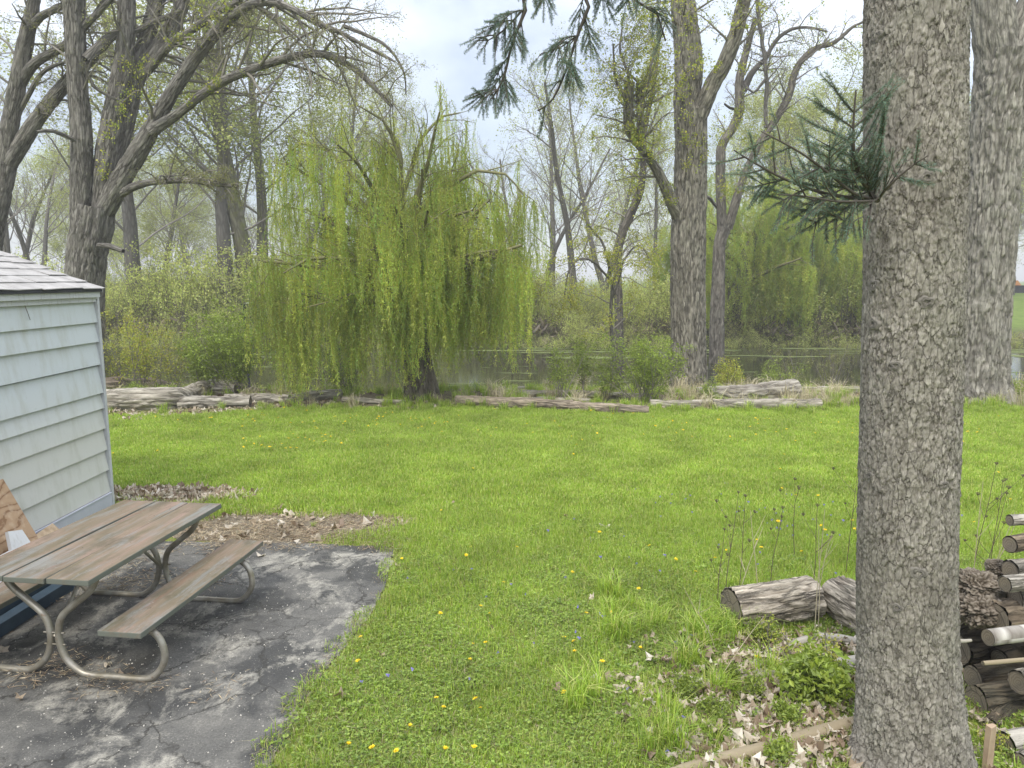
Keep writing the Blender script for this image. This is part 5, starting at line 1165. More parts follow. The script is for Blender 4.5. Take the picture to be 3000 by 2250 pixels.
hang([(1.45, 4.1, 4.9), px(1760, -70, 4.3), px(1725, 20, 4.3), px(1690, 110, 4.32), px(1660, 200, 4.33), px(1620, 290, 4.35), px(1575, 325, 4.35)], (1.80, 3.7, 5.05), sub=0.29, n=20)
spruce_branch("drooping_branch", [px(1690, 105, 4.3), px(1640, 140, 4.28), px(1600, 155, 4.28), px(1578, 165, 4.27)], .005, 8, spruce, 0.16, 45, -0.4, 0.9, rs)
hang([(1.6, 4.0, 4.9), px(1890, -60, 4.3), px(1925, 40, 4.3), px(1950, 120, 4.3)], (1.82, 3.7, 4.85), sub=0.32, n=13)
o = scatter("needles", 'sprig', np.array(SPR_P) - SO_, np.array(SPR_R), np.array(SPR_S), parent=spruce); o["kind"] = "stuff"

# ------------------------------------------------------------------ big trees traced stem by stem
def zp(lst, sc, ox, oy, Y0, Y1, ws=1.0):
    """[(x,y,width)] in an enlarged crop -> points and radii going from depth Y0 to Y1"""
    P, R = [], []
    for k, (x, y, w) in enumerate(lst):
        Yd = Y0 + (Y1 - Y0) * k / max(1, len(lst) - 1); P.append(px(ox + x * sc, oy + y * sc, Yd)); R.append(w * sc * ws * mpp(Yd) / 2)
    return P, R
class Tree:
    def __init__(s, label, base, cat="tree", seed=1, barkcols=((0.17, 0.155, 0.13), (0.06, 0.052, 0.042)), bark='bark_grey', twig='twig'):
        s.root = empty("tree", base, 0, label, cat); s.o = np.array(base, float); s.r = random.Random(seed); s.tw = []; s.tips = []; s.bc = barkcols; s.bark = bark; s.twig = twig; s.seed = seed
    def loc(s, P): return [tuple(np.array(list(p)) - s.o) for p in P]
    def stem(s, P, R, name="stem", sides=56, step=0.05, depth=None, flare=None, fu=14, fv=3, mt='relief_bark'):
        s.seed += 3
        return relief(name, s.loc(P), R, sides, step, M[mt], s.root, s.bc[0], s.bc[1], depth=depth or max(R) * 0.13, fu=fu, fv=fv, seed=s.seed, base_flare=flare)
    def thin(s, P, R, name="limb", sides=12):
        p, q = smooth_path(s.loc(P), R, 0.15)
        p = p + np.stack([fbm(p * 1.7 + 9, 2, s.seed) - .5, fbm(p * 1.7 + 20, 2, s.seed + 1) - .5, fbm(p * 1.7 + 31, 2, s.seed + 2) - .5], 1) * 0.12 * np.minimum(1, np.linspace(0, 4, len(p)))[:, None]
        a = Arr(); tubes([(p, q)], sides, a); a.build(name, M[s.bark], s.root, True, col=False)
    def dress(s, P, R, L, g, start=0.2):
        p, q = smooth_path(s.loc(P), R, 0.3); children([tuple(x) for x in p], list(q), L, 0, g, s.r, s.tw, s.tips, start)
    def finish(s, sides=(6, 5, 4, 3, 3)):
        a = Arr()
        for lv in range(1, 6):
            pl = [(p, r) for p, r, l in s.tw if l == lv]
            if pl: tubes(pl, sides[min(lv - 1, 4)], a)
        if a.n: a.U = []; o = a.build("twigs", M[s.twig], s.root, True, col=False); o["kind"] = "stuff"
    def leaves(s, key, per, scale, frac=1.0, spread=0.05, tips=None, name="leaves"):
        t = tips or s.tips; t = [x for x in t if s.r.random() < frac]
        P = leaf_points(t, per, s.r, spread); n = len(P)
        o = scatter(name, key, P, rand_rot(n, 0.8), RNG.uniform(0.6, 1.3, n) * scale, parent=s.root); o["kind"] = "stuff"
    def clumps(s, key, spots, per, scale, name="bark_sprouts"):
        """spots: (x,y,r px, depth) on stems"""
        P = []
        for x, y, rp_, Yd in spots:
            c = px(x, y, Yd)
            for k in range(per): P.append([c.x + s.r.gauss(0, rp_ * mpp(Yd) * .5), c.y - 0.15 + s.r.gauss(0, .12), c.z + s.r.gauss(0, rp_ * mpp(Yd) * .6)])
        P = np.array(P) - s.o; o = scatter(name, key, P, rand_rot(len(P), .8), RNG.uniform(.6, 1.3, len(P)) * scale, parent=s.root); o["kind"] = "stuff"

S1 = (0.452, 0, 0)
# left multi-stemmed tree
Tb = px(235, 1150, 17.0); Tb.z = 0
TL_ = Tree("big multi-stemmed grey tree rising behind the shed with arching limbs", (Tb.x, 17.0, 0), seed=21, barkcols=((0.24, 0.225, 0.20), (0.095, 0.087, 0.075)))
P, R = zp([(525, 2560, 250), (540, 2200, 225), (550, 1850, 215), (565, 1640, 220), (600, 1450, 235), (615, 1340, 215)], *S1, 17.0, 17.0); TL_.stem(P, R, "trunk", 96, 0.05, 0.05, (0.15, 0.4), fu=12, fv=2.5)
st = {}
st['a'] = zp([(535, 1640, 130), (525, 1300, 130), (528, 900, 128), (500, 500, 115), (485, 200, 122), (475, -40, 132), (470, -400, 120)], *S1, 16.9, 16.6)
st['b'] = zp([(640, 1500, 140), (665, 1250, 125), (705, 950, 150), (760, 640, 122), (812, 300, 105), (822, -10, 98), (835, -400, 80)], *S1, 17.0, 17.2)
st['c'] = zp([(700, 1150, 130), (760, 950, 130), (820, 720, 125), (880, 500, 110), (935, 300, 92), (1020, 0, 88), (1100, -300, 70)], *S1, 17.1, 17.8)
st['d'] = zp([(880, 520, 95), (960, 400, 95), (1085, 230, 98), (1200, -10, 78), (1280, -250, 60)], *S1, 17.4, 18.0)
st['e'] = zp([(660, 1400, 130), (770, 1190, 125), (885, 1000, 118), (985, 830, 100), (1110, 610, 80), (1300, 330, 72), (1500, 110, 62), (1660, -5, 50), (1800, -110, 40)], *S1, 17.0, 16.2)
st['f'] = zp([(985, 850, 75), (1150, 740, 52), (1400, 550, 50), (1700, 425, 46), (1950, 358, 44), (2130, 360, 40), (2300, 450, 34), (2420, 560, 27), (2540, 690, 18)], *S1, 16.6, 15.0)
st['g'] = zp([(1500, 110, 45), (1600, 40, 42), (1760, 15, 42), (1900, 60, 38), (2060, 150, 34), (2212, 215, 28), (2350, 290, 20), (2560, 400, 12)], *S1, 16.2, 14.6)
st['h'] = zp([(780, 1260, 50), (880, 1205, 48), (1000, 1180, 38), (1200, 1170, 34), (1400, 1190, 34), (1540, 1208, 20)], *S1, 16.9, 15.8)
st['i'] = zp([(960, 460, 50), (1100, 290, 48), (1250, 190, 40), (1420, 70, 38), (1560, 5, 30)], *S1, 17.3, 16.0)
for k in 'abcde': st[k] = (st[k][0], [r_ * .93 for r_ in st[k][1]])
for k in 'abcde': TL_.stem(*st[k], name="stem", sides=60, step=0.06, fu=14, fv=2.6)
for k in 'fghi': TL_.stem(*st[k], name="limb", sides=28, step=0.06, fu=14, fv=2.6)
TL_.thin(*zp([(640, 1590, 30), (700, 1600, 38), (800, 1620, 26)], *S1, 16.6, 16.2), name="branch_stub")
TL_.thin(*zp([(800, 720 + 1659 - 940 - 780, 20), (700, 620, 16), (600, 560, 22), (560, 470, 16), (590, 400, 10)], *S1, 16.8, 16.4))
TL_.thin(*[x for x in zp([(590, 960, 24), (450, 890, 26), (350, 850, 24), (240, 850, 18)], *S1, 16.8, 16.0)])
TL_.thin(*zp([(560, 390, 70), (660, 300, 66), (750, 215, 50), (900, 190, 34), (1030, 130, 34), (1180, 60, 26)], *S1, 16.7, 17.6))
TL_.thin(*zp([(545, 170, 40), (620, 80, 36), (700, 0, 32), (780, -90, 26)], *S1, 16.7, 16.4))
TL_.thin(*[x for x in (lambda z: z)(zp([(2212 + 20, 170, 26), (2212 + 190, 240, 22), (2212 + 320, 330, 18), (2212 + 400, 470, 12), (2212 + 420, 600, 8)], *S1, 14.9, 14.4))])
gA = G([10, 6, 5, 3], [6, 5, 5, 4], [0.5, 0.5, 0.48, 0.5], [50, 45, 42, 45], [0.10, 0.15, 0.2, 0.25], [0.0, -0.03, -0.04, -0.05], rr=0.42, start=0.25, maxlev=3, minr=0.0035)
for k, L, stt in (('a', 3.2, .5), ('b', 3.0, .5), ('c', 3.4, .4), ('d', 3.2, .2), ('e', 4.6, .35)): TL_.dress(*st[k], L, gA, stt)
gB = G([20, 6, 5, 3], [6, 5, 5, 4], [0.5, 0.5, 0.5, 0.5], [50, 45, 42, 45], [0.10, 0.15, 0.2, 0.25], [-0.02, -0.06, -0.06, -0.05], rr=0.5, start=0.1, maxlev=3, minr=0.0035)
for k, L, stt in (('f', 3.6, .2), ('g', 3.6, .1), ('i', 2.6, .1), ('h', 1.6, .3)): TL_.dress(*st[k], L, gB, stt)
TL_.finish(); TL_.leaves('bud', 2, 1.0, 0.55, 0.05)
TL_.clumps('yg', [(x * .452, y * .452, r * .452, 16.9) for x, y, r in ((770, 800, 60), (820, 720, 55), (870, 600, 50), (900, 480, 50), (840, 420, 30), (730, 880, 50), (700, 1050, 40), (690, 1140, 30), (1000, 400, 35), (960, 790, 30), (1000, 900, 40), (980, 640, 30))], 8, 0.95)
TL_.clumps('yg', [(x * .452, y * .452, r * .452, 16.2) for x, y, r in ((1250, 190, 50), (1330, 230, 45), (1150, 270, 40), (1400, 130, 40), (1500, 60, 40), (1290, 90, 40), (1430, 540, 25), (1600, 470, 25), (1360, 580, 20), (1720, 400, 25), (2150, 360, 20), (1250, 640, 20))], 7, 0.9)

# far-left tree
Tb = px(-60, 1150, 18.0)
T0 = Tree("grey tree at the left picture edge forking into two long limbs", (Tb.x, 18.0, 0), seed=41, barkcols=((0.24, 0.225, 0.20), (0.095, 0.087, 0.075)))
T0.stem(*zp([(-130, 2550, 150), (-110, 2000, 120), (-40, 1500, 110), (10, 1250, 105), (40, 1060, 110)], *S1, 18, 18), name="trunk", sides=60, flare=(0.12, .4))
s_a = zp([(30, 1120, 100), (60, 850, 112), (100, 620, 110), (160, 300, 100), (210, 60, 80), (250, -200, 70)], *S1, 18, 17.6)
s_b = zp([(60, 1060, 110), (140, 930, 108), (250, 760, 98), (420, 550, 88), (640, 330, 75)], *S1, 18, 17.9)
s_c = zp([(130, 560, 60), (180, 470, 62), (250, 400, 56), (420, 290, 48), (560, 160, 40), (700, -10, 32)], *S1, 17.9, 17.2)
s_d = zp([(130, 720, 30), (200, 600, 30), (270, 480, 26), (380, 420, 20), (470, 400, 12)], *S1, 17.9, 17.4)
s_e = zp([(215, 160, 50), (300, 90, 44), (400, 40, 34), (520, -40, 26)], *S1, 17.7, 17.0)
s_a = (s_a[0], [r_ * .84 for r_ in s_a[1]]); s_b = (s_b[0], [r_ * .84 for r_ in s_b[1]])
for q in (s_a, s_b): T0.stem(*q, name="stem", sides=52, step=0.07)
for q in (s_c, s_d, s_e): T0.thin(*q)
for q, L in ((s_a, 3.0), (s_b, 2.6), (s_c, 2.8), (s_d, 1.8), (s_e, 2.4)): T0.dress(*q, L, G([9, 6, 5, 3], gA.seg, gA.ratio, gA.ang, gA.wig, gA.trop, 0.42, .2, 3, 0.0035), 0.3)
T0.finish(); T0.leaves('bud', 2, 1.0, 0.5, 0.05)

# centre cottonwood
Z6 = (0.3617, 1700, 200)
Tb = px(2018, 1120, 19.3)
TC_ = Tree("tall straight cottonwood trunk in the centre right with yellow green sprouts", (Tb.x, 19.3, float(terr(Tb.x, 19.3))), seed=61, barkcols=((0.29, 0.27, 0.22), (0.11, 0.10, 0.08)))
P, R = zp([(880, 2700, 300), (880, 2480, 275), (876, 2200, 262), (872, 1659, 258), (880, 1200, 255), (892, 1000, 238), (896, 600, 228), (892, 350, 235)], *Z6, 19.3, 19.3); P[0].z = TC_.o[2] - 0.15
TC_.stem(P, R, "trunk", 130, 0.045, 0.055, (0.12, 0.5), fu=13, fv=2.6)
c1_ = zp([(860, 420, 165), (862, 250, 190), (880, 0, 205), (860, -250, 190), (830, -560, 170), (800, -900, 140)], *Z6, 19.3, 19.5)
c2_ = zp([(930, 470, 130), (1000, 300, 120), (1080, 110, 118), (1150, 0, 108), (1250, -250, 105), (1330, -560, 95), (1420, -900, 80)], *Z6, 19.2, 18.6)
c3_ = zp([(800, 1180, 120), (740, 1080, 95), (680, 940, 78), (600, 790, 66), (520, 670, 62), (440, 570, 66), (395, 470, 80), (390, 280, 74), (400, 110, 76)], *Z6, 19.2, 17.8)
c4_ = zp([(505, 690, 55), (490, 560, 60), (487, 350, 60), (482, 120, 62)], *Z6, 18.3, 18.0)
for q in (c1_, c2_): TC_.stem(*q, name="stem", sides=80, step=0.05, fu=13, fv=2.6)
for q in (c3_, c4_): TC_.stem(*q, name="limb", sides=30, step=0.06)
c5_ = zp([(400, 130, 22), (380, 30, 20), (330, -120, 18), (350, -330, 12)], *Z6, 17.8, 17.4); c6_ = zp([(480, 140, 22), (560, 0, 18), (620, -200, 14), (700, -420, 10)], *Z6, 18.0, 18.2)
c7_ = zp([(1110, 110, 30), (1200, 200, 36), (1260, 240, 30)], *Z6, 19.0, 19.6); c8_ = zp([(395, 330, 26), (330, 200, 20), (280, 60, 18), (270, -200, 14)], *Z6, 17.9, 17.3)
for q in (c5_, c6_, c8_): TC_.thin(*q)
gC = G([12, 6, 5, 3], [6, 5, 4, 4], [0.5, 0.5, 0.5, 0.5], [55, 45, 42, 45], [0.10, 0.16, 0.2, 0.25], [-0.02, -0.04, -0.05, -0.05], rr=0.35, start=0.1, maxlev=3, minr=0.0035)
for q, L, s_ in ((c1_, 3.6, .4), (c2_, 3.6, .4), (c3_, 2.4, .3), (c4_, 2.6, .2), (c5_, 2.8, 0), (c6_, 2.8, 0), (c8_, 2.4, 0)): TC_.dress(*q, L, gC, s_)
TC_.finish(); TC_.leaves('yg', 1, 0.85, 0.5, 0.10)
TC_.clumps('yg', [(1700 + x * .3617, 200 + y * .3617, r * .3617, Yd) for x, y, r, Yd in ((430, 130, 110, 17.9), (480, 100, 90, 17.9), (380, 80, 80, 17.8), (400, 480, 50, 17.8), (430, 560, 60, 18), (480, 620, 50, 18), (820, 100, 60, 19), (830, 230, 50, 19), (870, 400, 60, 18.9), (950, 550, 70, 18.9), (900, 650, 70, 18.9), (980, 720, 60, 18.9), (850, 780, 50, 18.9), (820, 560, 50, 18.9), (690, 1010, 50, 18.9), (720, 1060, 40, 18.9), (650, 930, 45, 18.9), (560, 700, 40, 18.3), (880, -150, 80, 19), (870, -350, 80, 19), (980, -50, 50, 19), (1100, 30, 50, 18.8), (920, 20, 50, 18.9))], 9, 0.95)

# leaning tree behind it
Tb = px(1800, 1060, 24.0)
TQ = Tree("dark leaning thin trunk left of the cottonwood bending upward", (Tb.x, 24.0, -0.9), seed=71)
q1 = zp([(330, 2350, 70), (310, 1900, 64), (300, 1600, 62), (330, 1380, 58), (400, 1200, 64), (480, 1010, 56), (510, 800, 50), (500, 640, 44), (540, 400, 36), (600, 100, 28), (640, -200, 20)], *Z6, 24.0, 24.0); q1[0][0].z = -1.2
TQ.stem(*q1, name="trunk", sides=36, step=0.08)
TQ.dress(*q1, 3.4, G([24, 7, 5, 3], gC.seg, gC.ratio, gC.ang, gC.wig, gC.trop, .4, .2, 3, 0.004), 0.4); TQ.finish(); TQ.leaves('yg', 1, 1.1, 0.8, 0.1)

# forked trees right of the cottonwood
Tb = px(2120, 1050, 27.0)
TF = Tree("dark forked tree right of the cottonwood with a long crooked limb", (Tb.x, 27.0, -0.9), seed=81, barkcols=((0.24, 0.22, 0.185), (0.085, 0.075, 0.06)))
f0 = zp([(1110, 2350, 170), (1110, 2000, 150), (1120, 1700, 135), (1130, 1430, 120), (1170, 1290, 130)], *Z6, 27, 27); f0[0][0].z = -1.2; f0 = (f0[0], [r_ * .72 for r_ in f0[1]]); TF.stem(*f0, name="trunk", sides=44, step=0.08)
f1 = zp([(1150, 1340, 95), (1140, 1100, 92), (1135, 800, 92), (1150, 620, 85), (1240, 470, 80), (1290, 330, 88), (1290, 100, 78), (1340, -120, 60), (1420, -400, 45)], *Z6, 27, 27)
f2 = zp([(1195, 1300, 85), (1240, 1150, 82), (1300, 950, 70), (1380, 750, 62), (1480, 560, 60), (1580, 420, 62), (1680, 240, 66), (1730, 60, 56), (1790, -60, 50), (1900, -160, 42), (2060, -210, 36), (2200, -330, 22), (2300, -380, 14)], *Z6, 27, 26)
f3 = zp([(1500, 480, 30), (1505, 200, 32), (1500, -50, 30), (1460, -300, 30), (1440, -560, 28)], *Z6, 26.5, 26.5)
f4 = zp([(1500, 90, 24), (1400, 200, 18), (1330, 130, 14)], *Z6, 26.4, 26.6)
f5 = zp([(1320, 180, 60), (1400, 20, 46), (1500, -80, 34), (1620, -260, 30), (1800, -330, 22), (2000, -300, 14)], *Z6, 27, 26.4)
f1 = (f1[0], [r_ * .8 for r_ in f1[1]]); f2 = (f2[0], [r_ * .85 for r_ in f2[1]])
for q in (f1, f2): TF.stem(*q, name="stem", sides=40, step=0.08)
for q in (f3, f4, f5): TF.thin(*q)
TF.thin(*zp([(1012, 1040, 26), (1060, 1060, 28), (1110, 1130, 24)], *Z6, 26.6, 27)); TF.thin(*zp([(1170, 290, 16), (1210, 320, 20), (1260, 330, 22)], *Z6, 26.6, 27))
for q, L, s_ in ((f1, 3.4, .4), (f2, 3.2, .45), (f3, 2.4, .2), (f5, 2.8, .2)): TF.dress(*q, L, G([15, 7, 5, 3], gC.seg, gC.ratio, gC.ang, gC.wig, [0, 0.0, -0.02, -0.03], .4, .2, 3, 0.005), s_)
TF.finish(); TF.leaves('yg', 1, 1.1, 0.10, 0.1)
TF.clumps('yg', [(1700 + x * .3617, 200 + y * .3617, r * .3617, 26) for x, y, r in ((1300, 330, 60), (1250, 430, 60), (1180, 480, 90), (1120, 560, 90), (1300, 500, 90), (1450, 520, 120), (1600, 450, 130), (1500, 620, 120), (1300, 640, 100), (1160, 950, 60), (1150, 1020, 40), (1330, 900, 60), (1300, 1000, 60), (1300, 20, 50))], 12, 1.2)

# big trunk at the right edge
Tb = px(2862, 1180, 16.0)
TR_ = Tree("massive pale furrowed trunk at the right edge behind the near spruce", (Tb.x, 16.0, float(terr(Tb.x, 16.0))), seed=91, barkcols=((0.31, 0.29, 0.25), (0.12, 0.11, 0.09)))
P = [px(2858, 1195, 16), px(2864, 1110, 16), px(2876, 950, 16), px(2894, 750, 16), px(2912, 500, 16), px(2930, 317, 16), px(2954, 160, 16)]; P[0].z = TR_.o[2] - 0.1
TR_.stem(P, [w * mpp(16) / 2 for w in (180, 152, 136, 128, 124, 130, 150)], "trunk", 150, 0.035, 0.075, (0.14, 0.35), fu=11, fv=2.2, mt='big_furrow')
r1_ = ([px(2935, 230, 16), px(2915, 100, 16), px(2905, 0, 16), px(2890, -150, 16), px(2860, -350, 16)], [w * mpp(16) / 2 for w in (110, 104, 100, 92, 80)])
r2_ = ([px(2965, 230, 16), px(2995, 120, 16), px(3040, 0, 16), px(3110, -180, 16), px(3190, -380, 16)], [w * mpp(16) / 2 for w in (110, 92, 88, 80, 70)])
for q in (r1_, r2_): TR_.stem(*q, name="stem", sides=90, step=0.04, fu=11, fv=2.2, depth=.05, mt='big_furrow')
for q in (r1_, r2_): TR_.dress(*q, 3.2, G([7, 6, 5, 3], gC.seg, gC.ratio, gC.ang, gC.wig, gC.trop, .3, .5, 3, 0.004), 0.6)
TR_.finish(); TR_.leaves('yg', 1, 1.0, 0.5, 0.06)

# ------------------------------------------------------------------ weeping willow
def willow(label, bx, by, bz, trunk, tr, lev, seed, n_limb, L, nstr, slen, zmin, scale=1.0, mainbark=((0.20, 0.175, 0.135), (0.06, 0.05, 0.036)), extra=(), wid=1.0, zr=(0.4, 1.0), top=()):
    T = Tree(label, (bx, by, bz), cat="willow", seed=seed, barkcols=mainbark, bark='bark_willow', twig='willow_branch')
    r = T.r; T.stem([Vector(p) for p in trunk], tr, "trunk", 80, 0.05, 0.045, (0.14, 0.35), fu=13, fv=2.2)
    lp, lr = smooth_path([tuple(np.array(p) - T.o) for p in trunk], tr, 0.2)
    spots = []
    g2 = G([0, 7, 4], [9, 9, 7, 5], [1, 0.5, 0.55], [40, 42, 40], [0.09, 0.09, 0.11, 0.15], [-0.02, -0.02, -0.04, -0.12], rr=0.5, start=0.2, maxlev=3, minr=0.006)
    limbs = []
    for k in range(n_limb):
        t = zr[0] + (zr[1] - zr[0]) * (k + r.random()) / n_limb; i = min(len(lp) - 1, int(t * (len(lp) - 1))); az = k * 2.399 + r.gauss(0, .3)
        el = r.uniform(0.35, 1.15); d = (math.cos(az) * math.cos(el) * wid, math.sin(az) * math.cos(el), math.sin(el)); d = unit(d)
        o0, t0 = [], []
        grow(tuple(lp[i]), d, L * r.uniform(.75, 1.15), lr[i] * 0.42, 1, g2, r, o0, t0)
        T.tw += o0; limbs += o0
    for P_, R_ in top:
        p, q = smooth_path([tuple(np.array(list(x)) - T.o) for x in P_], R_, 0.3); T.tw.append(([tuple(x) for x in p], list(q), 1)); o0 = []; children([tuple(x) for x in p], list(q), 2.4, 1, g2, r, o0, [], 0.3); T.tw += o0; limbs += o0 + [([tuple(x) for x in p], list(q), 2)]
    T.finish((9, 6, 5, 4, 3))
    P, S = [], []; G01 = [r.random() for _ in range(nstr)]
    wts = [len(p) for p, _, l in limbs if l >= 2]; cand = [p for p, _, l in limbs if l >= 2]
    for k in range(nstr):
        p = cand[r.randrange(len(cand))]; t = r.random() ** 0.8 * (len(p) - 1); i = min(len(p) - 2, int(t)); f = t - i
        q = [p[i][a] * (1 - f) + p[i + 1][a] * f for a in range(3)]
        hz_ = q[2] + T.o[2]
        if scale < 1.5 and (r.random() < (hz_ - 4.7) * 0.40 or (G01[k] < 0.75 and vn([[ (q[0] + T.o[0]) * 2.3, hz_ * .6, q[1] * 1.5]], 5)[0] < .46)): continue
        ln = slen * r.uniform(0.45, 1.25); z0 = q[2]; zl = zmin(q[0] + T.o[0], r) - T.o[2]
        ln = min(ln, z0 - zl)
        if ln < 0.35: ln = 0.35 * r.uniform(.8, 1.3)
        if z0 - ln < zl - 0.3: continue
        P.append([q[0] + r.gauss(0, .06), q[1] + r.gauss(0, .06), q[2] + .03]); S.append([scale * r.uniform(.8, 1.2), scale * r.uniform(.8, 1.2), ln])
    P = np.array(P); S = np.array(S); n = len(P)
    # long strands are chained from pieces about 0.9 m long so the leaves keep their size
    PP, SS, RR = [], [], []
    for k in range(n):
        ln = S[k, 2]; m = max(1, int(round(ln / 0.95))); pc = ln / m; p = P[k].copy(); tx, ty = r.gauss(0, .06), r.gauss(0, .06)
        for c in range(m):
            PP.append(p.copy()); SS.append([S[k, 0] * 0.95, S[k, 1] * 0.95, pc * 1.03]); rx, ry = tx + r.gauss(0, .04), ty + r.gauss(0, .04); RR.append([rx, ry, 0])
            p = p + np.array([-math.sin(ry) * pc, math.sin(rx) * pc, -pc * math.cos(rx) * math.cos(ry)]); tx *= .5; ty *= .5
    o = scatter("hanging_foliage", 'strand', np.array(PP), np.array(RR), np.array(SS), parent=T.root); o["kind"] = "stuff"
    return T
wb = px(1235, 1172, 16.1)
W = lambda x, y, Yd=16.1: tuple(px(x, y, Yd))
def zmin_w(x, r):
    xp = 1500 + x / 16.1 * F
    if 850 < xp < 970 or 1050 < xp < 1120 or 1150 < xp < 1220: return r.uniform(0.0, 0.9)
    if xp > 1330: return r.uniform(0.6, 1.5)
    return r.uniform(0.25, 1.6)
tops = [([W(1150, 640), W(1175, 520), W(1165, 420), W(1120, 350, 15.8), W(1050, 310, 15.6)], [.07, .055, .045, .03, .015]),
        ([W(1170, 600), W(1210, 480, 16.4), W(1240, 400, 16.5), W(1300, 340, 16.6), W(1350, 330, 16.6)], [.06, .05, .035, .025, .012]),
        ([W(1140, 640), W(1040, 520, 16.3), W(960, 440, 16.4), W(880, 420, 16.5), W(820, 470, 16.5)], [.06, .05, .04, .03, .012]),
        ([W(1180, 650), W(1300, 560, 15.9), W(1400, 500, 15.8), W(1480, 510, 15.8), W(1540, 580, 15.7)], [.06, .05, .035, .025, .012]),
        ([W(1190, 800, 16), W(1290, 770, 15.5), W(1400, 740, 15.2), W(1500, 730, 15)], [.05, .04, .03, .015]),
        ([W(1160, 800, 16), W(1020, 760, 15.2), W(900, 760, 14.9), W(830, 800, 14.8)], [.05, .04, .03, .015]),
        ([W(1180, 850, 15.9), W(1080, 850, 15), W(980, 880, 14.6), W(900, 900, 14.5)], [.04, .03, .02, .012])]
willow("bright green weeping willow standing at the lawn edge by the water", wb.x, 16.1, float(terr(wb.x, 16.1)), [(wb.x + 0.02, 16.1, -0.15), W(1232, 1120), W(1215, 1000), W(1200, 900), W(1185, 800), W(1160, 700), W(1140, 620)], [0.34, 0.31, 0.26, 0.24, 0.22, 0.19, 0.12], None, 101, 30, 2.75, 4300, 2.2, zmin_w, 1.0, top=tops)
wb = px(2140, 1005, 36.6)
willow("distant weeping willow on the far bank right of the cottonwood", wb.x, 36.6, 0.2, [(wb.x, 36.6, 0), (wb.x + .1, 36.6, 1.6), (wb.x + 0.5, 36.7, 3.4), (wb.x + 1.2, 36.8, 5.0)], [0.42, 0.36, 0.3, 0.2], None, 111, 18, 4.2, 1300, 4.2, lambda x, r: r.uniform(-0.1, 1.2), 2.2, wid=1.5)
wb = px(2380, 1000, 38.5)
willow("distant weeping willow on the far bank left of the near spruce trunk", wb.x, 38.5, 0.2, [(wb.x, 38.5, 0), (wb.x - .2, 38.5, 1.6), (wb.x - 0.3, 38.7, 3.4), (wb.x + .4, 38.8, 4.6)], [0.42, 0.36, 0.3, 0.2], None, 121, 18, 4.2, 1200, 4.2, lambda x, r: r.uniform(-0.1, 1.3), 2.2, wid=1.5)

# ------------------------------------------------------------------ woods beyond the river
BG = []
def make_bg(seed, fork):
    r = random.Random(seed); out, tips = [], []
    g = G([19, 8, 6, 4], [11, 7, 5, 4], [0.36, 0.48, 0.5, 0.5], [42, 42, 40, 40], [0.045, 0.11, 0.17, 0.2], [0.02, 0.05, 0.03, 0.0], rr=0.42, start=0.28, maxlev=3, minr=0.007)
    if fork:
        for k in range(2):
            g2 = G([12, 8, 6, 4], g.seg, g.ratio, g.ang, g.wig, g.trop, .42, .3, 3, .007)
            grow((0, 0, 1.2), unit((0.3 * (1 if k else -1), r.gauss(0, .15), 1)), 9.3, 0.15, 0, g2, r, out, tips)
        out.append(([(0, 0, -0.3), (0, 0, 0.5), (0, 0, 1.3)], [0.25, 0.22, 0.2], 0))
    else: grow((0, 0, -0.3), (0, 0, 1), 11.3, 0.21, 0, g, r, out, tips)
    a = Arr(); tubes([(p, q) for p, q, l in out if l == 0], 12, a); tm = a.build("trunk", M['bark_far'], None, True, col=False, link=False)
    b = Arr(); tubes([(p, q) for p, q, l in out if l == 1], 6, b); tubes([(p, q) for p, q, l in out if l == 2], 4, b); tubes([(p, q) for p, q, l in out if l == 3], 3, b); b.U = []
    cm = b.build("crown", M['twig_far'], None, True, col=False, link=False)
    P = leaf_points(tips, 2, r, 0.16); BG.append((tm.data, cm.data, P, random.Random(seed)))
for k in range(7): make_bg(400 + k, k in (2, 5))
def bg(x, Yd, H, v, leaf, label, width=1.0, rz=None, lean=0.0, twig='twig_far', trunk='bark_far', group=None):
    p = px(x, 900, Yd); z = float(terr(p.x, Yd)); s = H / 11.0; rr_ = random.Random(int(x) + int(Yd * 10)); rz = rr_.uniform(0, 6.28) if rz is None else rz
    root = empty("tree", (p.x, Yd, z), rz, label, "tree", group); root.scale = (s * width, s * width, s)
    if lean: root.rotation_euler = (0, math.radians(lean), 0)
    tm, cm, P, _ = BG[v]
    o = bpy.data.objects.new("trunk", tm); COL.objects.link(o); o.parent = root
    if trunk != 'bark_far': o.data = tm.copy(); o.data.materials[0] = M[trunk]
    o = bpy.data.objects.new("crown", cm); COL.objects.link(o); o.parent = root; o["kind"] = "stuff"
    if leaf > 0:
        q = np.random.default_rng(int(x)); k = q.random(len(P)) < min(1.0, leaf * 1.15 + (.05 if leaf > .1 else 0)); Pk = P[k]; n = len(Pk)
        o = scatter("leaves", 'ygfar', Pk, rand_rot(n, .8), q.uniform(.45, 1.0, n), parent=root, rng=q); o["kind"] = "stuff"
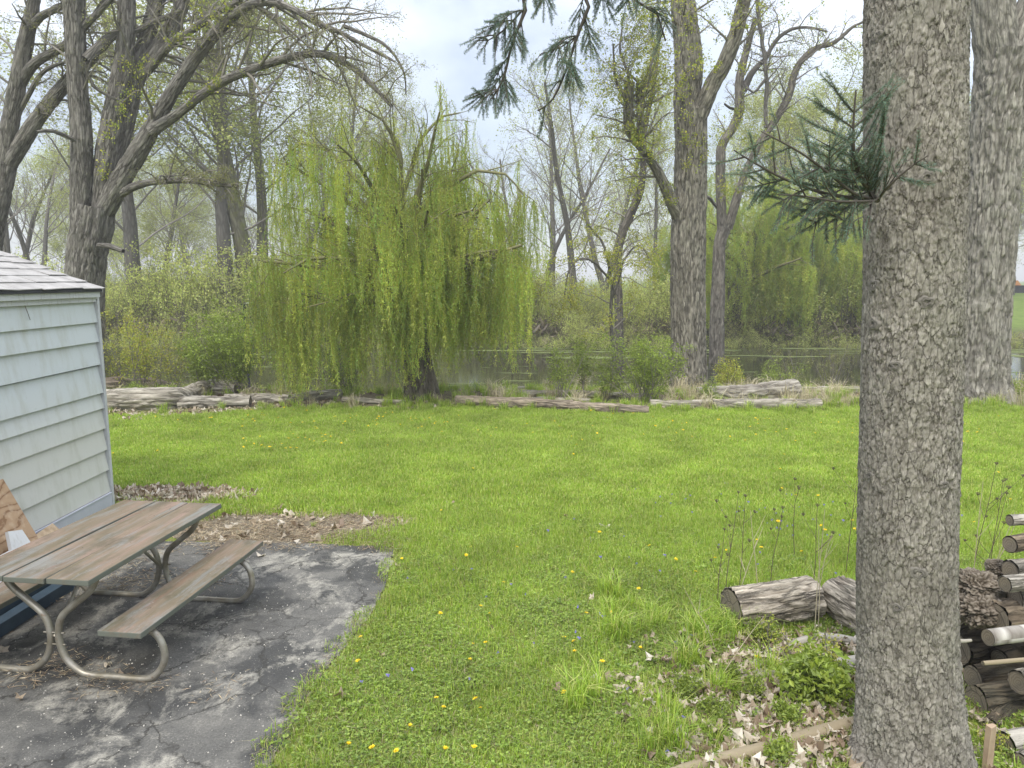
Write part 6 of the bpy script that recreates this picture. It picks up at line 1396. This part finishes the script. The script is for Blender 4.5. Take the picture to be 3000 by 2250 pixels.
BGT = [
 (395, 38, 15.5, 0, .25, "broken grey trunk behind the long low limb, right of the multi-stemmed tree", 1.5, 'bark_far'),
 (300, 47, 11, 1, .35, "slim tree just right of the shed roof corner far across the river", 1.0, 'bark_far'),
 (120, 44, 12, 2, .12, "bare twiggy tree above the shed roof far across the river", 1.0, 'bark_far'),
 (60, 52, 10.5, 3, .75, "pale yellow green tree above the shed roof ridge in the distance", 1.2, 'bark_far'),
 (30, 40, 13, 4, .05, "bare forest tree at the left edge beyond the river", 1.0, 'bark_far'),
 (205, 55, 13, 5, .15, "bare tree between the shed corner and the multi-stemmed trunk", 1.0, 'bark_far'),
 (480, 52, 10.5, 6, .8, "rounded yellow green tree between the two slim grey trunks", 1.3, 'bark_far'),
 (560, 58, 11, 3, .8, "broad pale green tree left of the straight grey trunk", 1.2, 'bark_far'),
 (678, 37, 18, 0, .28, "tall straight grey trunk left of the weeping willow", 1.25, 'bark_far'),
 (738, 38, 17.5, 1, .75, "tall mossy yellow green trunk touching the willow's left side", 1.5, 'bark_moss'),
 (775, 41, 17, 4, .5, "second mossy trunk close behind the willow's left side", 1.2, 'bark_moss'),
 (870, 50, 15, 3, .35, "bare crowned tree showing above the willow's left shoulder", 1.1, 'bark_far'),
 (960, 46, 15.5, 5, .3, "forked pale tree above the middle of the willow", 1.0, 'bark_far'),
 (1080, 54, 14.5, 6, .25, "thin tree showing through the top of the willow", 1.0, 'bark_far'),
 (1230, 50, 11.5, 0, .2, "short thin tree behind the willow's right top", 1.0, 'bark_far'),
 (1460, 47, 8.6, 1, .04, "low bare tree just right of the willow against the sky", 1.2, 'bark_far'),
 (1570, 41, 10.6, 2, .03, "bare forked tree under the brightest cloud patch", 1.15, 'bark_far'),
 (1615, 44, 12.0, 4, .02, "tallest bare tree of the cluster in the middle gap", 1.0, 'bark_far'),
 (1520, 52, 10.5, 6, .03, "faint bare tree at the left of the middle gap", 1.1, 'bark_far'),
 (1690, 40, 12.6, 3, .12, "leaning bare tree right of the middle gap", 1.0, 'bark_far'),
 (1770, 48, 14.5, 5, .35, "sparsely leaved tree left of the cottonwood in the distance", 1.0, 'bark_far'),
 (1915, 50, 13, 0, .45, "slender tree just left of the cottonwood trunk", .7, 'bark_far'),
 (2235, 46, 15, 1, .4, "distant tree behind the right fork of the dark tree", .9, 'bark_far'),
 (2310, 42, 12, 6, .7, "mossy trunk under the needled spruce twig", 1.5, 'bark_moss'),
 (2400, 44, 12.5, 4, .75, "pair of mossy grey trunks left of the near spruce", 1.5, 'bark_moss'),
 (2455, 41, 12, 3, .65, "mossy trunk almost touching the near spruce outline", 1.5, 'bark_moss'),
 (2500, 52, 14, 2, .4, "distant tree half hidden by the near spruce trunk", 1.0, 'bark_far'),
 (2960, 56, 13, 0, .6, "distant tree on the grass slope at the right edge", .9, 'bark_far'),
 (3010, 62, 15, 3, .5, "farther tree cut by the right picture edge", 1.0, 'bark_far'),
 (2820, 60, 15, 5, .4, "distant tree between the two right hand trunks", 1.0, 'bark_far'),
]
for x, Yd, H_, v, lf, lab, wd, tk in BGT: bg(x, Yd, H_, v, lf, lab, wd, trunk=tk)
# a deeper belt of wood so far away that it reads as one mass
q = np.random.default_rng(77); P = []; n = 120
for k in range(n): P.append((q.uniform(-62, 60), q.uniform(52, 85)))
P = np.array(P); PROTO['farwood'] = []
for v in (0, 1, 3, 4):
    tm, cm, Pl, _ = BG[v]; PROTO['farwood'].append(bpy.data.objects.new("far_tree_shape", cm))
P = P[~((P[:, 0] / P[:, 1] > -0.08) & (P[:, 0] / P[:, 1] < 0.09))]
o = scatter("far_wood", 'farwood', onz(P), np.stack([0 * P[:, 0], 0 * P[:, 0], q.uniform(0, 6, len(P))], 1), (fsc := q.uniform(0.55, 1.2, len(P)))); o["kind"] = "stuff"
LL = []
for k in range(len(P)):
    if q.random() < .75:
        Pl = BG[k % 5][2]; Pl = Pl[q.random(len(Pl)) < .22]; a_ = q.uniform(0, 6.28); ca_, sa_ = math.cos(a_), math.sin(a_); sk = fsc[k]
        LL.append(np.column_stack([Pl[:, 0] * ca_ - Pl[:, 1] * sa_, Pl[:, 0] * sa_ + Pl[:, 1] * ca_, Pl[:, 2]]) * sk + np.array([P[k, 0], P[k, 1], 0.2]))
LL = np.vstack(LL); LL = LL[q.random(len(LL)) < min(1, 45000 / len(LL))]
o = scatter("far_wood_leaves", 'ygfar', LL, rand_rot(len(LL), .8), q.uniform(.5, 1.1, len(LL))); o["kind"] = "stuff"
# thicket on the far bank
P = np.vstack([np.column_stack([q.uniform(-30, 27, 480), q.uniform(33.6, 38.5, 480)]), np.column_stack([q.uniform(-40, 30, 420), q.uniform(38, 52, 420)]), np.column_stack([q.uniform(-52, 40, 260), q.uniform(52, 74, 260)])])
P = P[~((P[:, 0] > P[:, 1] * 0.575))]
cap = np.clip(1.0 + 1.0 * (fbm(np.column_stack([P * .25, 0 * P[:, 0]]), 2, 70) - .5) * 2, .5, 1.6) * np.where(P[:, 0] / P[:, 1] < -0.1, 0.86, 0.78)
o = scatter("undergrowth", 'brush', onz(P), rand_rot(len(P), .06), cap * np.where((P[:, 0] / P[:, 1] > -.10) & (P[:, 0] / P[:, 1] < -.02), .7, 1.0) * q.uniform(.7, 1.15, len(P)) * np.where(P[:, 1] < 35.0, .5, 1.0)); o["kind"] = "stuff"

P = np.column_stack([q.uniform(-30, 27, 330), q.uniform(32.9, 34.3, 330)])
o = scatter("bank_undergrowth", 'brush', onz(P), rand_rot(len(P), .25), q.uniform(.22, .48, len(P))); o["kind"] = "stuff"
P = np.column_stack([q.uniform(-30, 30, 420), q.uniform(32.8, 34.6, 420)])
o = scatter("bank_grass", 'drytuft', onz(P, -.02), rand_rot(len(P), .35), q.uniform(.5, 1.2, len(P))); o["kind"] = "stuff"

# ------------------------------------------------------------------ bushes and saplings on the near bank
def shrub(x, ybase, Yd, H, Wd, stems, key, label, per=3, seed=1, cat="bush", scale=1.0, up=0.9, bare='twig', name="bush", droop=0.0, spread=0.05):
    p = px(x, ybase, Yd); z = float(terr(p.x, Yd)); root = empty(name, (p.x, Yd, z), 0, label, cat); r = random.Random(seed); out, tips = [], []
    g = G([7, 4], [6, 4], [0.38, 0.5], [38, 42], [0.08, 0.14], [0.05 - droop, 0.02 - droop], rr=.55, start=.22, maxlev=1, minr=.003)
    for k in range(stems):
        d = unit((r.gauss(0, Wd / H * .42), r.gauss(0, Wd / H * .35), up)); grow((r.gauss(0, Wd * .10), r.gauss(0, Wd * .08), -0.03), d, H * r.uniform(.6, 1.05), 0.011, 0, g, r, out, tips)
    a = Arr(); tubes([(p_, q_) for p_, q_, l in out if l == 0], 5, a); tubes([(p_, q_) for p_, q_, l in out if l == 1], 3, a); a.U = []; s = a.build("stems", M[bare], root, True, col=False); s["kind"] = "stuff"
    P = leaf_points(tips + [(pp, 0) for pp, q_, l in out if l == 0], per, r, spread); n = len(P)
    if n:
        o = scatter("leaves", key, P, rand_rot(n, .7), RNG.uniform(.6, 1.2, n) * scale, parent=root); o["kind"] = "stuff"
    return root
shrub(1880, 1190, 15.5, 1.45, 1.5, 24, 'shrubleaf', "bushy green shrub right of centre in front of the cottonwood", 4, 1, scale=.8)
shrub(1650, 1180, 15.6, 1.45, 0.35, 5, 'shrubleaf', "slim upright sapling left of the bushy green shrub", 4, 2, "sapling", .85, name="sapling")
shrub(1712, 1180, 15.8, 1.35, 0.35, 4, 'shrubleaf', "second slim sapling standing against the bushy green shrub", 4, 3, "sapling", .85, name="sapling")
shrub(1780, 1185, 15.7, 1.1, 0.5, 6, 'shrubleaf', "low sprouting shrub between sapling and bushy shrub", 3, 4, scale=.7)
shrub(700, 1165, 16.4, 2.0, 1.6, 24, 'shrubleaf', "dense dark green bush beside the willow's left curtain", 5, 5, scale=.95)
shrub(610, 1150, 16.8, 1.5, 1.2, 14, 'shrubleaf', "leafy bush over the grey logs left of the dense dark bush", 4, 6, scale=.9)
shrub(400, 1135, 17.0, 1.9, 1.3, 15, 'shrubyellow', "airy yellow green bush right beside the shed corner", 3, 7, scale=.8)
shrub(500, 1140, 17.2, 1.5, 0.8, 9, 'shrubyellow', "thin yellow green sapling cluster behind the pale forked log", 3, 8, "sapling", .8, name="sapling")
shrub(345, 1135, 17.3, 1.3, 0.7, 8, 'shrubyellow', "small pale bush touching the shed's white corner", 2, 9, scale=.7)
shrub(640, 1120, 18.2, 2.2, 0.6, 8, 'shrubleaf', "tall upright sprout cluster rising above the dark bush", 4, 10, "sapling", .9, name="sapling")
shrub(1010, 1150, 17.2, 1.2, 1.4, 14, 'shrubleaf', "green undergrowth bush below the willow's left curtain", 3, 15, scale=.8)
shrub(2140, 1150, 17.2, 0.85, 0.9, 10, 'shrubyellow', "low bright green shrub right of the cottonwood foot", 3, 11, scale=.75)
shrub(2290, 1140, 17.5, 0.9, 0.9, 9, 'shrubleaf', "low leafy shrub behind the thick furrowed bank log", 3, 12, scale=.6)
shrub(2440, 1140, 17.6, 1.6, 1.1, 12, 'bud', "twiggy dry shrub with tiny buds left of the near spruce", 2, 13, scale=1.1)
shrub(2330, 1120, 18.0, 1.7, 0.9, 8, 'bud', "sparse arching shrub in front of the pond, nearly leafless", 2, 14, scale=1.1)
shrub(2975, 1180, 15.6, 0.6, 0.7, 8, 'shrubleaf', "small green bush at the right edge beyond the big trunk", 3, 16, scale=.6)
shrub(2080, 1190, 15.4, 0.55, 0.4, 7, 'shrubleaf', "weedy clump growing on the thick furrowed bank log", 3, 17, scale=.5)
shrub(385, 1195, 14.9, 0.55, 0.25, 4, 'shrubleaf', "small green sprout before the pale forked log", 4, 18, "sapling", .6, name="sapling")
shrub(480, 1200, 14.9, 0.4, 0.35, 5, 'shrubleaf', "tiny leafy sprout at the fork of the pale log", 4, 19, "sapling", .6, name="sapling")
# little yellow-leaved tree arching over the water left of the cottonwood
Tb = px(1800, 1130, 18.5); TY = Tree("small arching tree with yellow leaves between willow and cottonwood", (Tb.x, 18.5, float(terr(Tb.x, 18.5))), seed=131)
y1 = ([px(1800, 1140, 18.5), px(1795, 1000, 18.5), px(1790, 850, 18.4), px(1770, 730, 18.3), px(1720, 660, 18.1)], [.05, .045, .04, .03, .02]); y1[0][0].z = TY.o[2]
y2 = ([px(1792, 880, 18.4), px(1830, 760, 18.3), px(1870, 720, 18.1), px(1900, 760, 17.9)], [.03, .025, .02, .01])
y3 = ([px(1790, 820, 18.4), px(1720, 760, 18), px(1670, 790, 17.8), px(1650, 880, 17.7)], [.03, .025, .02, .01])
for q_1 in (y1, y2, y3): TY.thin(*q_1)
for q_1 in (y1, y2, y3): TY.dress(*q_1, 2.0, G([14, 6, 4, 3], [6, 5, 4, 4], [.55, .5, .5, .5], [50, 45, 42, 45], [.1, .15, .2, .2], [-.06, -.10, -.12, -.1], .45, .25, 2, .0035), .3)
TY.finish(); TY.leaves('shrubyellow', 3, 0.85, 0.8, 0.07)

# leafy weeds, dried stalks and forest-floor plants near the spruce
shrub(2390, 2110, 4.25, 0.30, 0.42, 16, 'shrubleaf', "broad leaved green plant clump left of the spruce foot", 4, 31, "plant", .8, name="plant", spread=.02)
shrub(2290, 2140, 4.0, 0.16, 0.15, 6, 'shrubleaf', "small leafy weed beside the broad leaved clump", 3, 32, "weed", .4, name="weed", spread=.015)
shrub(2270, 2235, 3.65, 0.16, 0.12, 4, 'shrubleaf', "small weed growing against the peeled pole", 3, 33, "weed", .45, name="weed", spread=.015)
for k, (x, y, Yw, l) in enumerate(((2130, 2050, 4.45, "leafy weed at the left rim of the leaf litter"), (2200, 2100, 4.25, "leafy weed in the middle of the leaf litter"), (2080, 2180, 4.0, "leafy weed beside the pole's left end"), (2460, 2040, 4.5, "leafy weed touching the spruce's left root"), (2330, 2060, 4.45, "leafy weed just behind the broad leaved clump"), (2240, 1930, 4.95, "leafy weed between the two grey branches"), (2380, 1925, 4.95, "leafy weed under the furrowed log's right end"), (1990, 2080, 4.3, "leafy weed by the tall grass tufts"))):
    shrub(x, y, Yw, .13 + .03 * (k % 3), .14, 5, 'shrubleaf', l, 3, 70 + k, "weed", .4, name="weed", spread=.02)
for k, (x, y, h, l) in enumerate(((2330, 1960, .30, "reddish twig seedling with yellow leaves by the smooth grey branch"), (2440, 1990, .35, "yellow leaved seedling against the left side of the spruce"), (2250, 1900, .28, "yellow leaved seedling in front of the furrowed log"), (2500, 1860, .25, "yellow leaved seedling where the crooked branch meets the spruce"), (2930, 2210, .22, "yellow sprouting twig in front of the wooden stake"))):
    p = gnd(x, y); shrub(x, y, p.y, h, .15, 3, 'shrubyellow', l, 1, 40 + k, "seedling", .35, name="seedling", spread=.01)
def stalk(x, y, Yd, h, label, lean=(0, 0), umbel=True, dark=True, seed=1, br=4):
    p = px(x, y, Yd); g0 = Vector((p.x, Yd, 0)); root = empty("dried_stalk", tuple(g0), 0, label, "dried flower" if umbel else "dry stalk"); r = random.Random(seed)
    col_ = (0.13, 0.10, 0.07) if dark else (0.46, 0.40, 0.27)
    main = [(0, 0, 0), (lean[0] * h * .35 + r.gauss(0, .01), 0, h * .4), (lean[0] * h * .7, lean[1] * h, h * .72), (lean[0] * h, lean[1] * h * 1.2, h)]
    P, R = smooth_path(main, [.0035, .003, .0024, .0016], .06); polys = [(P, R)]; heads = [P[-1]]
    for k in range(br):
        t = r.uniform(.4, .85); i = int(t * (len(P) - 1)); d = np.array([r.gauss(0, .5), r.gauss(0, .4), 1.0]); d /= np.linalg.norm(d); L = h * r.uniform(.15, .3)
        q_ = np.array([P[i], P[i] + d * L * .5 + np.array([d[0], d[1], 0]) * .01, P[i] + d * L]); polys.append((q_, np.array([.002, .0016, .0012]))); heads.append(q_[-1])
    a = Arr(); 
    for q_ in polys: tubes([q_], 5, a, col_)
    a.U = []; a.build("stem", M['dry'], root, True)
    if umbel:
        for hd in heads:
            a = Arr(); m = 16; az = np.arange(m) * 2.4; el = np.sqrt(np.arange(m) / m) * .85
            D = np.stack([np.sin(el) * np.cos(az), np.sin(el) * np.sin(az), np.cos(el)], 1); s = r.uniform(.016, .028)
            tubes([(np.array([hd, hd + d * s * .6 + np.array([d[0], d[1], 0]) * .2 * s, hd + d * s + np.array([-d[0], -d[1], 0]) * s * .15]), np.array([.0009, .0009, .0014])) for d in D], 3, a, (0.12, 0.095, 0.07)); a.U = []
            leaflets(a, hd + D * s * .85, D, .007, .8, [(0.14, .11, .08), (.2, .16, .12)], np.random.default_rng(seed)); a.build("seed_head", M['dry'], root, False)
    return root
SK = [(2105, 1700, 5.6, .62, "dark dried flower stalk left of the furrowed log, tallest there", (.05, 0), 1), (2120, 1790, 5.5, .95, "slender dark dried stalk leaning over the log's sawn end", (.08, 0), 2), (2170, 1640, 5.9, .8, "dark seed head stalk behind the left log", (.02, 0), 3), (2260, 1650, 5.9, .7, "dark dried stalk rising behind the middle of the log", (.1, 0), 4),
 (2385, 1650, 5.8, .75, "dried stalk with a single dark head near the spruce", (.0, 0), 5), (2480, 1640, 6.2, .95, "dried stalk close to the spruce's left outline", (.05, 0), 6), (2330, 1600, 6.6, .75, "faint dried stalk standing in the open lawn", (-.05, 0), 7),
 (2850, 1640, 5.6, 1.15, "tall branching dark seed stalk right of the spruce", (.1, 0), 8), (2870, 1660, 5.3, 1.0, "dark stalk with hooked head in the right lawn strip", (.15, 0), 9), (2905, 1600, 6.0, .9, "branching seed stalk nearest the right edge", (.05, 0), 10), (1795, 1770, 6.0, .13, "single pale brown seed head low in the lawn", (0, 0), 11)]
for x, y, Yd, h, l, ln, sd in SK: stalk(x, gnd_y if False else y, Yd, h, l, ln, True, sd != 11, 500 + sd, 3 if h > .3 else 0)
DS = [(2150, 1700, 5.5, .6, (.3, 0)), (2225, 1760, 5.4, .85, (-.12, 0)), (2390, 1800, 5.1, .95, (.02, 0)), (2400, 1790, 5.2, .8, (-.05, 0)), (2370, 1770, 5.3, .7, (.2, 0)), (2845, 1700, 5.3, 1.1, (.02, 0)), (2865, 1700, 5.2, .9, (.25, 0)), (2880, 1690, 5.5, .8, (.3, 0)), (2100, 1950, 4.8, .5, (-.5, 0)), (2090, 2060, 4.4, .45, (.7, .1))]
for k, (x, y, Yd, h, ln) in enumerate(DS): tag(stalk(x, y, Yd, h, None, ln, False, False, 600 + k, 2), "thin straw coloured dry stalk sticking up from the grass near the spruce", "dry stalk", "straw coloured stalks near the spruce")

# ------------------------------------------------------------------ flowers in the lawn
def dandelion_mesh(k):
    r = np.random.default_rng(700 + k); a = Arr(); h = 0.045 + 0.03 * r.random()
    tubes([(np.array([(0, 0, -.01), (.004, 0, h * .5), (.006, .003, h)]), np.array([.0016, .0015, .0014]))], 4, a, (.20, .28, .05)); a.U = []
    for ring, (n, s, up) in enumerate(((16, .020, .15), (12, .015, .6), (8, .009, 1.5))):
        az = np.arange(n) / n * 6.283 + ring; D = np.stack([np.cos(az), np.sin(az), np.full(n, up)], 1); leaflets(a, np.tile([.006, .003, h], (n, 1)), D, s, .38, [(.86, .62, .015), (.90, .70, .03)], r, .05, True, .08)
    return a
DM = [proto("dandelion", dandelion_mesh(k), M['petal']).data for k in range(4)]
def violet_mesh(k):
    r = np.random.default_rng(760 + k); a = Arr(); h = 0.05; tubes([(np.array([(0, 0, -.01), (.003, 0, h * .5), (0, .002, h)]), np.array([.0013, .0012, .001]))], 3, a, (.12, .2, .05)); a.U = []
    az = np.array([.3, 1.5, 2.7, 4.0, 5.3]); D = np.stack([np.cos(az), 0.2 * np.ones(5), np.sin(az)], 1); leaflets(a, np.tile([0, .002, h], (5, 1)), D, .014, .8, [(.22, .19, .55), (.28, .25, .62)], r, .05, False, .1); return a
VM = [proto("violet", violet_mesh(k), M['petal']).data for k in range(2)]
qd = np.random.default_rng(42)
spots = [(x * .452 + 1000, y * .452 + 1500) for x, y in ((655, 28), (815, 335), (853, 255), (1133, 260), (1487, 432), (1678, 203), (1052, 500), (650, 700), (967, 700), (900, 664), (1588, 700), (1750, 687), (850, 902), (945, 918), (1450, 865), (1535, 883), (1525, 960), (1680, 1035), (113, 1003), (610, 1260), (650, 1320), (905, 1297), (898, 1325), (1443, 1230), (668, 1595), (222, 1605), (357, 1625), (852, 1567), (425, 1457), (45, 1583), (138, 850), (825, 1000), (390, 345), (1927, 542), (2010, 250), (2165, 355), (1935, 930))] + [(2213, 1962), (2037, 1690), (2130, 1630), (2095, 1655), (2230, 1625), (2520, 1607)]
dp = [(gnd(x, y).x, gnd(x, y).y) for x, y in spots]
cl = [((-3.6, 11.2), .8, 26), ((-2.0, 12.9), 1.0, 34), ((1.6, 12.6), 1.3, 26), ((4.2, 12.2), 1.2, 16), ((-4.7, 13.4), .9, 14), ((7.2, 12.3), 1.2, 16), ((3.4, 7.2), .9, 16), ((9.6, 12.0), 1.0, 8)]
for c, s, n in cl: dp += [tuple(v) for v in qd.normal(c, (s, s * .6), (n, 2))]
dp += [tuple(v) for v in qd.uniform((-6, 7.5), (9, 14.2), (55, 2))]
dp = np.array(dp); dp = dp[vis(dp, 0.1) & shrink(dp, PAD, .05) & (dp[:, 1] < 14.3) & ~inside(dp, MULCH) & ~inside(dp, LITTER)]
for k, (x, y) in enumerate(dp):
    o = bpy.data.objects.new("dandelion", DM[k % 4]); COL.objects.link(o); s = qd.uniform(.75, 1.15) * (1.0 if y < 7 else 1.05); o.location = (x, y, float(terr(x, y)) + (0.01 if y < 7 else .035)); o.scale = (s, s, s); o.rotation_euler = (qd.normal(0, .2) + .15, qd.normal(0, .2), qd.uniform(0, 6.28))
    tag(o, ("yellow dandelion in the weedy near lawn beside the asphalt" if x < 0.6 else "yellow dandelion in the near lawn left of the cut log") if y < 6.6 else ("small yellow dandelion in the far lawn towards the shed and willow" if x < 0 else ("small yellow dandelion in the middle lawn among violets" if y < 9.5 else "small yellow dandelion in the far right lawn before the bank logs")), "dandelion", "dandelions in the lawn")
vp = np.vstack([qd.normal((3.0, 7.6), (.8, .6), (60, 2)), qd.normal((1.0, 6.0), (.9, .9), (26, 2)), qd.normal((0.3, 5.0), (.7, .8), (20, 2))])
vp = vp[shrink(vp, PAD, .1)]
for k, (x, y) in enumerate(vp):
    o = bpy.data.objects.new("violet", VM[k % 2]); COL.objects.link(o); s = qd.uniform(.8, 1.2); o.location = (x, y, .012); o.scale = (s, s, s); o.rotation_euler = (-.3, 0, qd.normal(0, .6)); tag(o, "tiny blue violet in the patch behind the cut log" if y > 6.3 and x > 1.5 else "tiny blue violet scattered in the near lawn", "violet", "violets in the lawn")

# ------------------------------------------------------------------ far small things
p = px(720, 985, 21.0); root = empty("pole", (p.x, 21.0, -0.8), 0, "thin black post with small cap standing in the water left of the willow", "post")
top_z = px(718, 893, 21.0).z + 0.8
a = Arr(); tubes([(np.array([(0.03, 0, 0), (0.01, 0, top_z * .5), (0, 0, top_z)]), np.array([.04, .04, .04]))], 12, a, (.03, .03, .032)); a.U = []; a.build("post", M['petal'] if False else M['darkgap'], root, True, col=False)
a = Arr(); box(a, (-.10, -.06, top_z), (.08, .06, top_z + .03)); a.build("cap", M['darkgap'], root, False)
a = Arr(); box(a, (.06, -.03, top_z + .03), (.14, .03, top_z + .07)); a.build("white_tip", M['whiteboard'], root, False)
p = px(2971, 852, 60.0); root = empty("dumpster", (p.x, 60, float(terr(p.x, 60))), 0, "small dark container with orange heap on the far slope's crest", "container")
a = Arr(); box(a, (-.55, -.5, 0), (.5, .5, .55)); box(a, (-.6, -.55, .55), (.55, .55, .6)); a.build("body", M['darkgap'], root, False)
M['orange'] = mat_flat("faded orange", (.34, .12, .05), (.45, .24, .08), 4)
a = Arr(); V = np.array([(-.4, -.3, .6), (.35, -.3, .6), (.35, .3, .6), (-.4, .3, .6), (-.2, -.1, .95), (.15, -.1, 1.0), (.1, .15, .9), (-.2, .15, .92)]); a.add(V, Q=[[0, 3, 2, 1], [4, 5, 6, 7], [0, 1, 5, 4], [1, 2, 6, 5], [2, 3, 7, 6], [3, 0, 4, 7]]); a.build("orange_cover", M['orange'], root, False)

# ------------------------------------------------------------------ haze volume added to lift dark tones, for the window glass veil
m, nt = new_mat("haze veil"); N = NT(nt)
vol = N.n("ShaderNodeVolumePrincipled", {'Color': (0.97, 0.97, 0.96, 1), 'Density': HAZE, 'Anisotropy': 0.2})
N.n("ShaderNodeOutputMaterial", {'Volume': vol.outputs[0]})
a = Arr(); box(a, (-650, -70, -3.5), (650, 1250, 26.0)); o = a.build("haze", m, None, False); o["kind"] = "stuff"
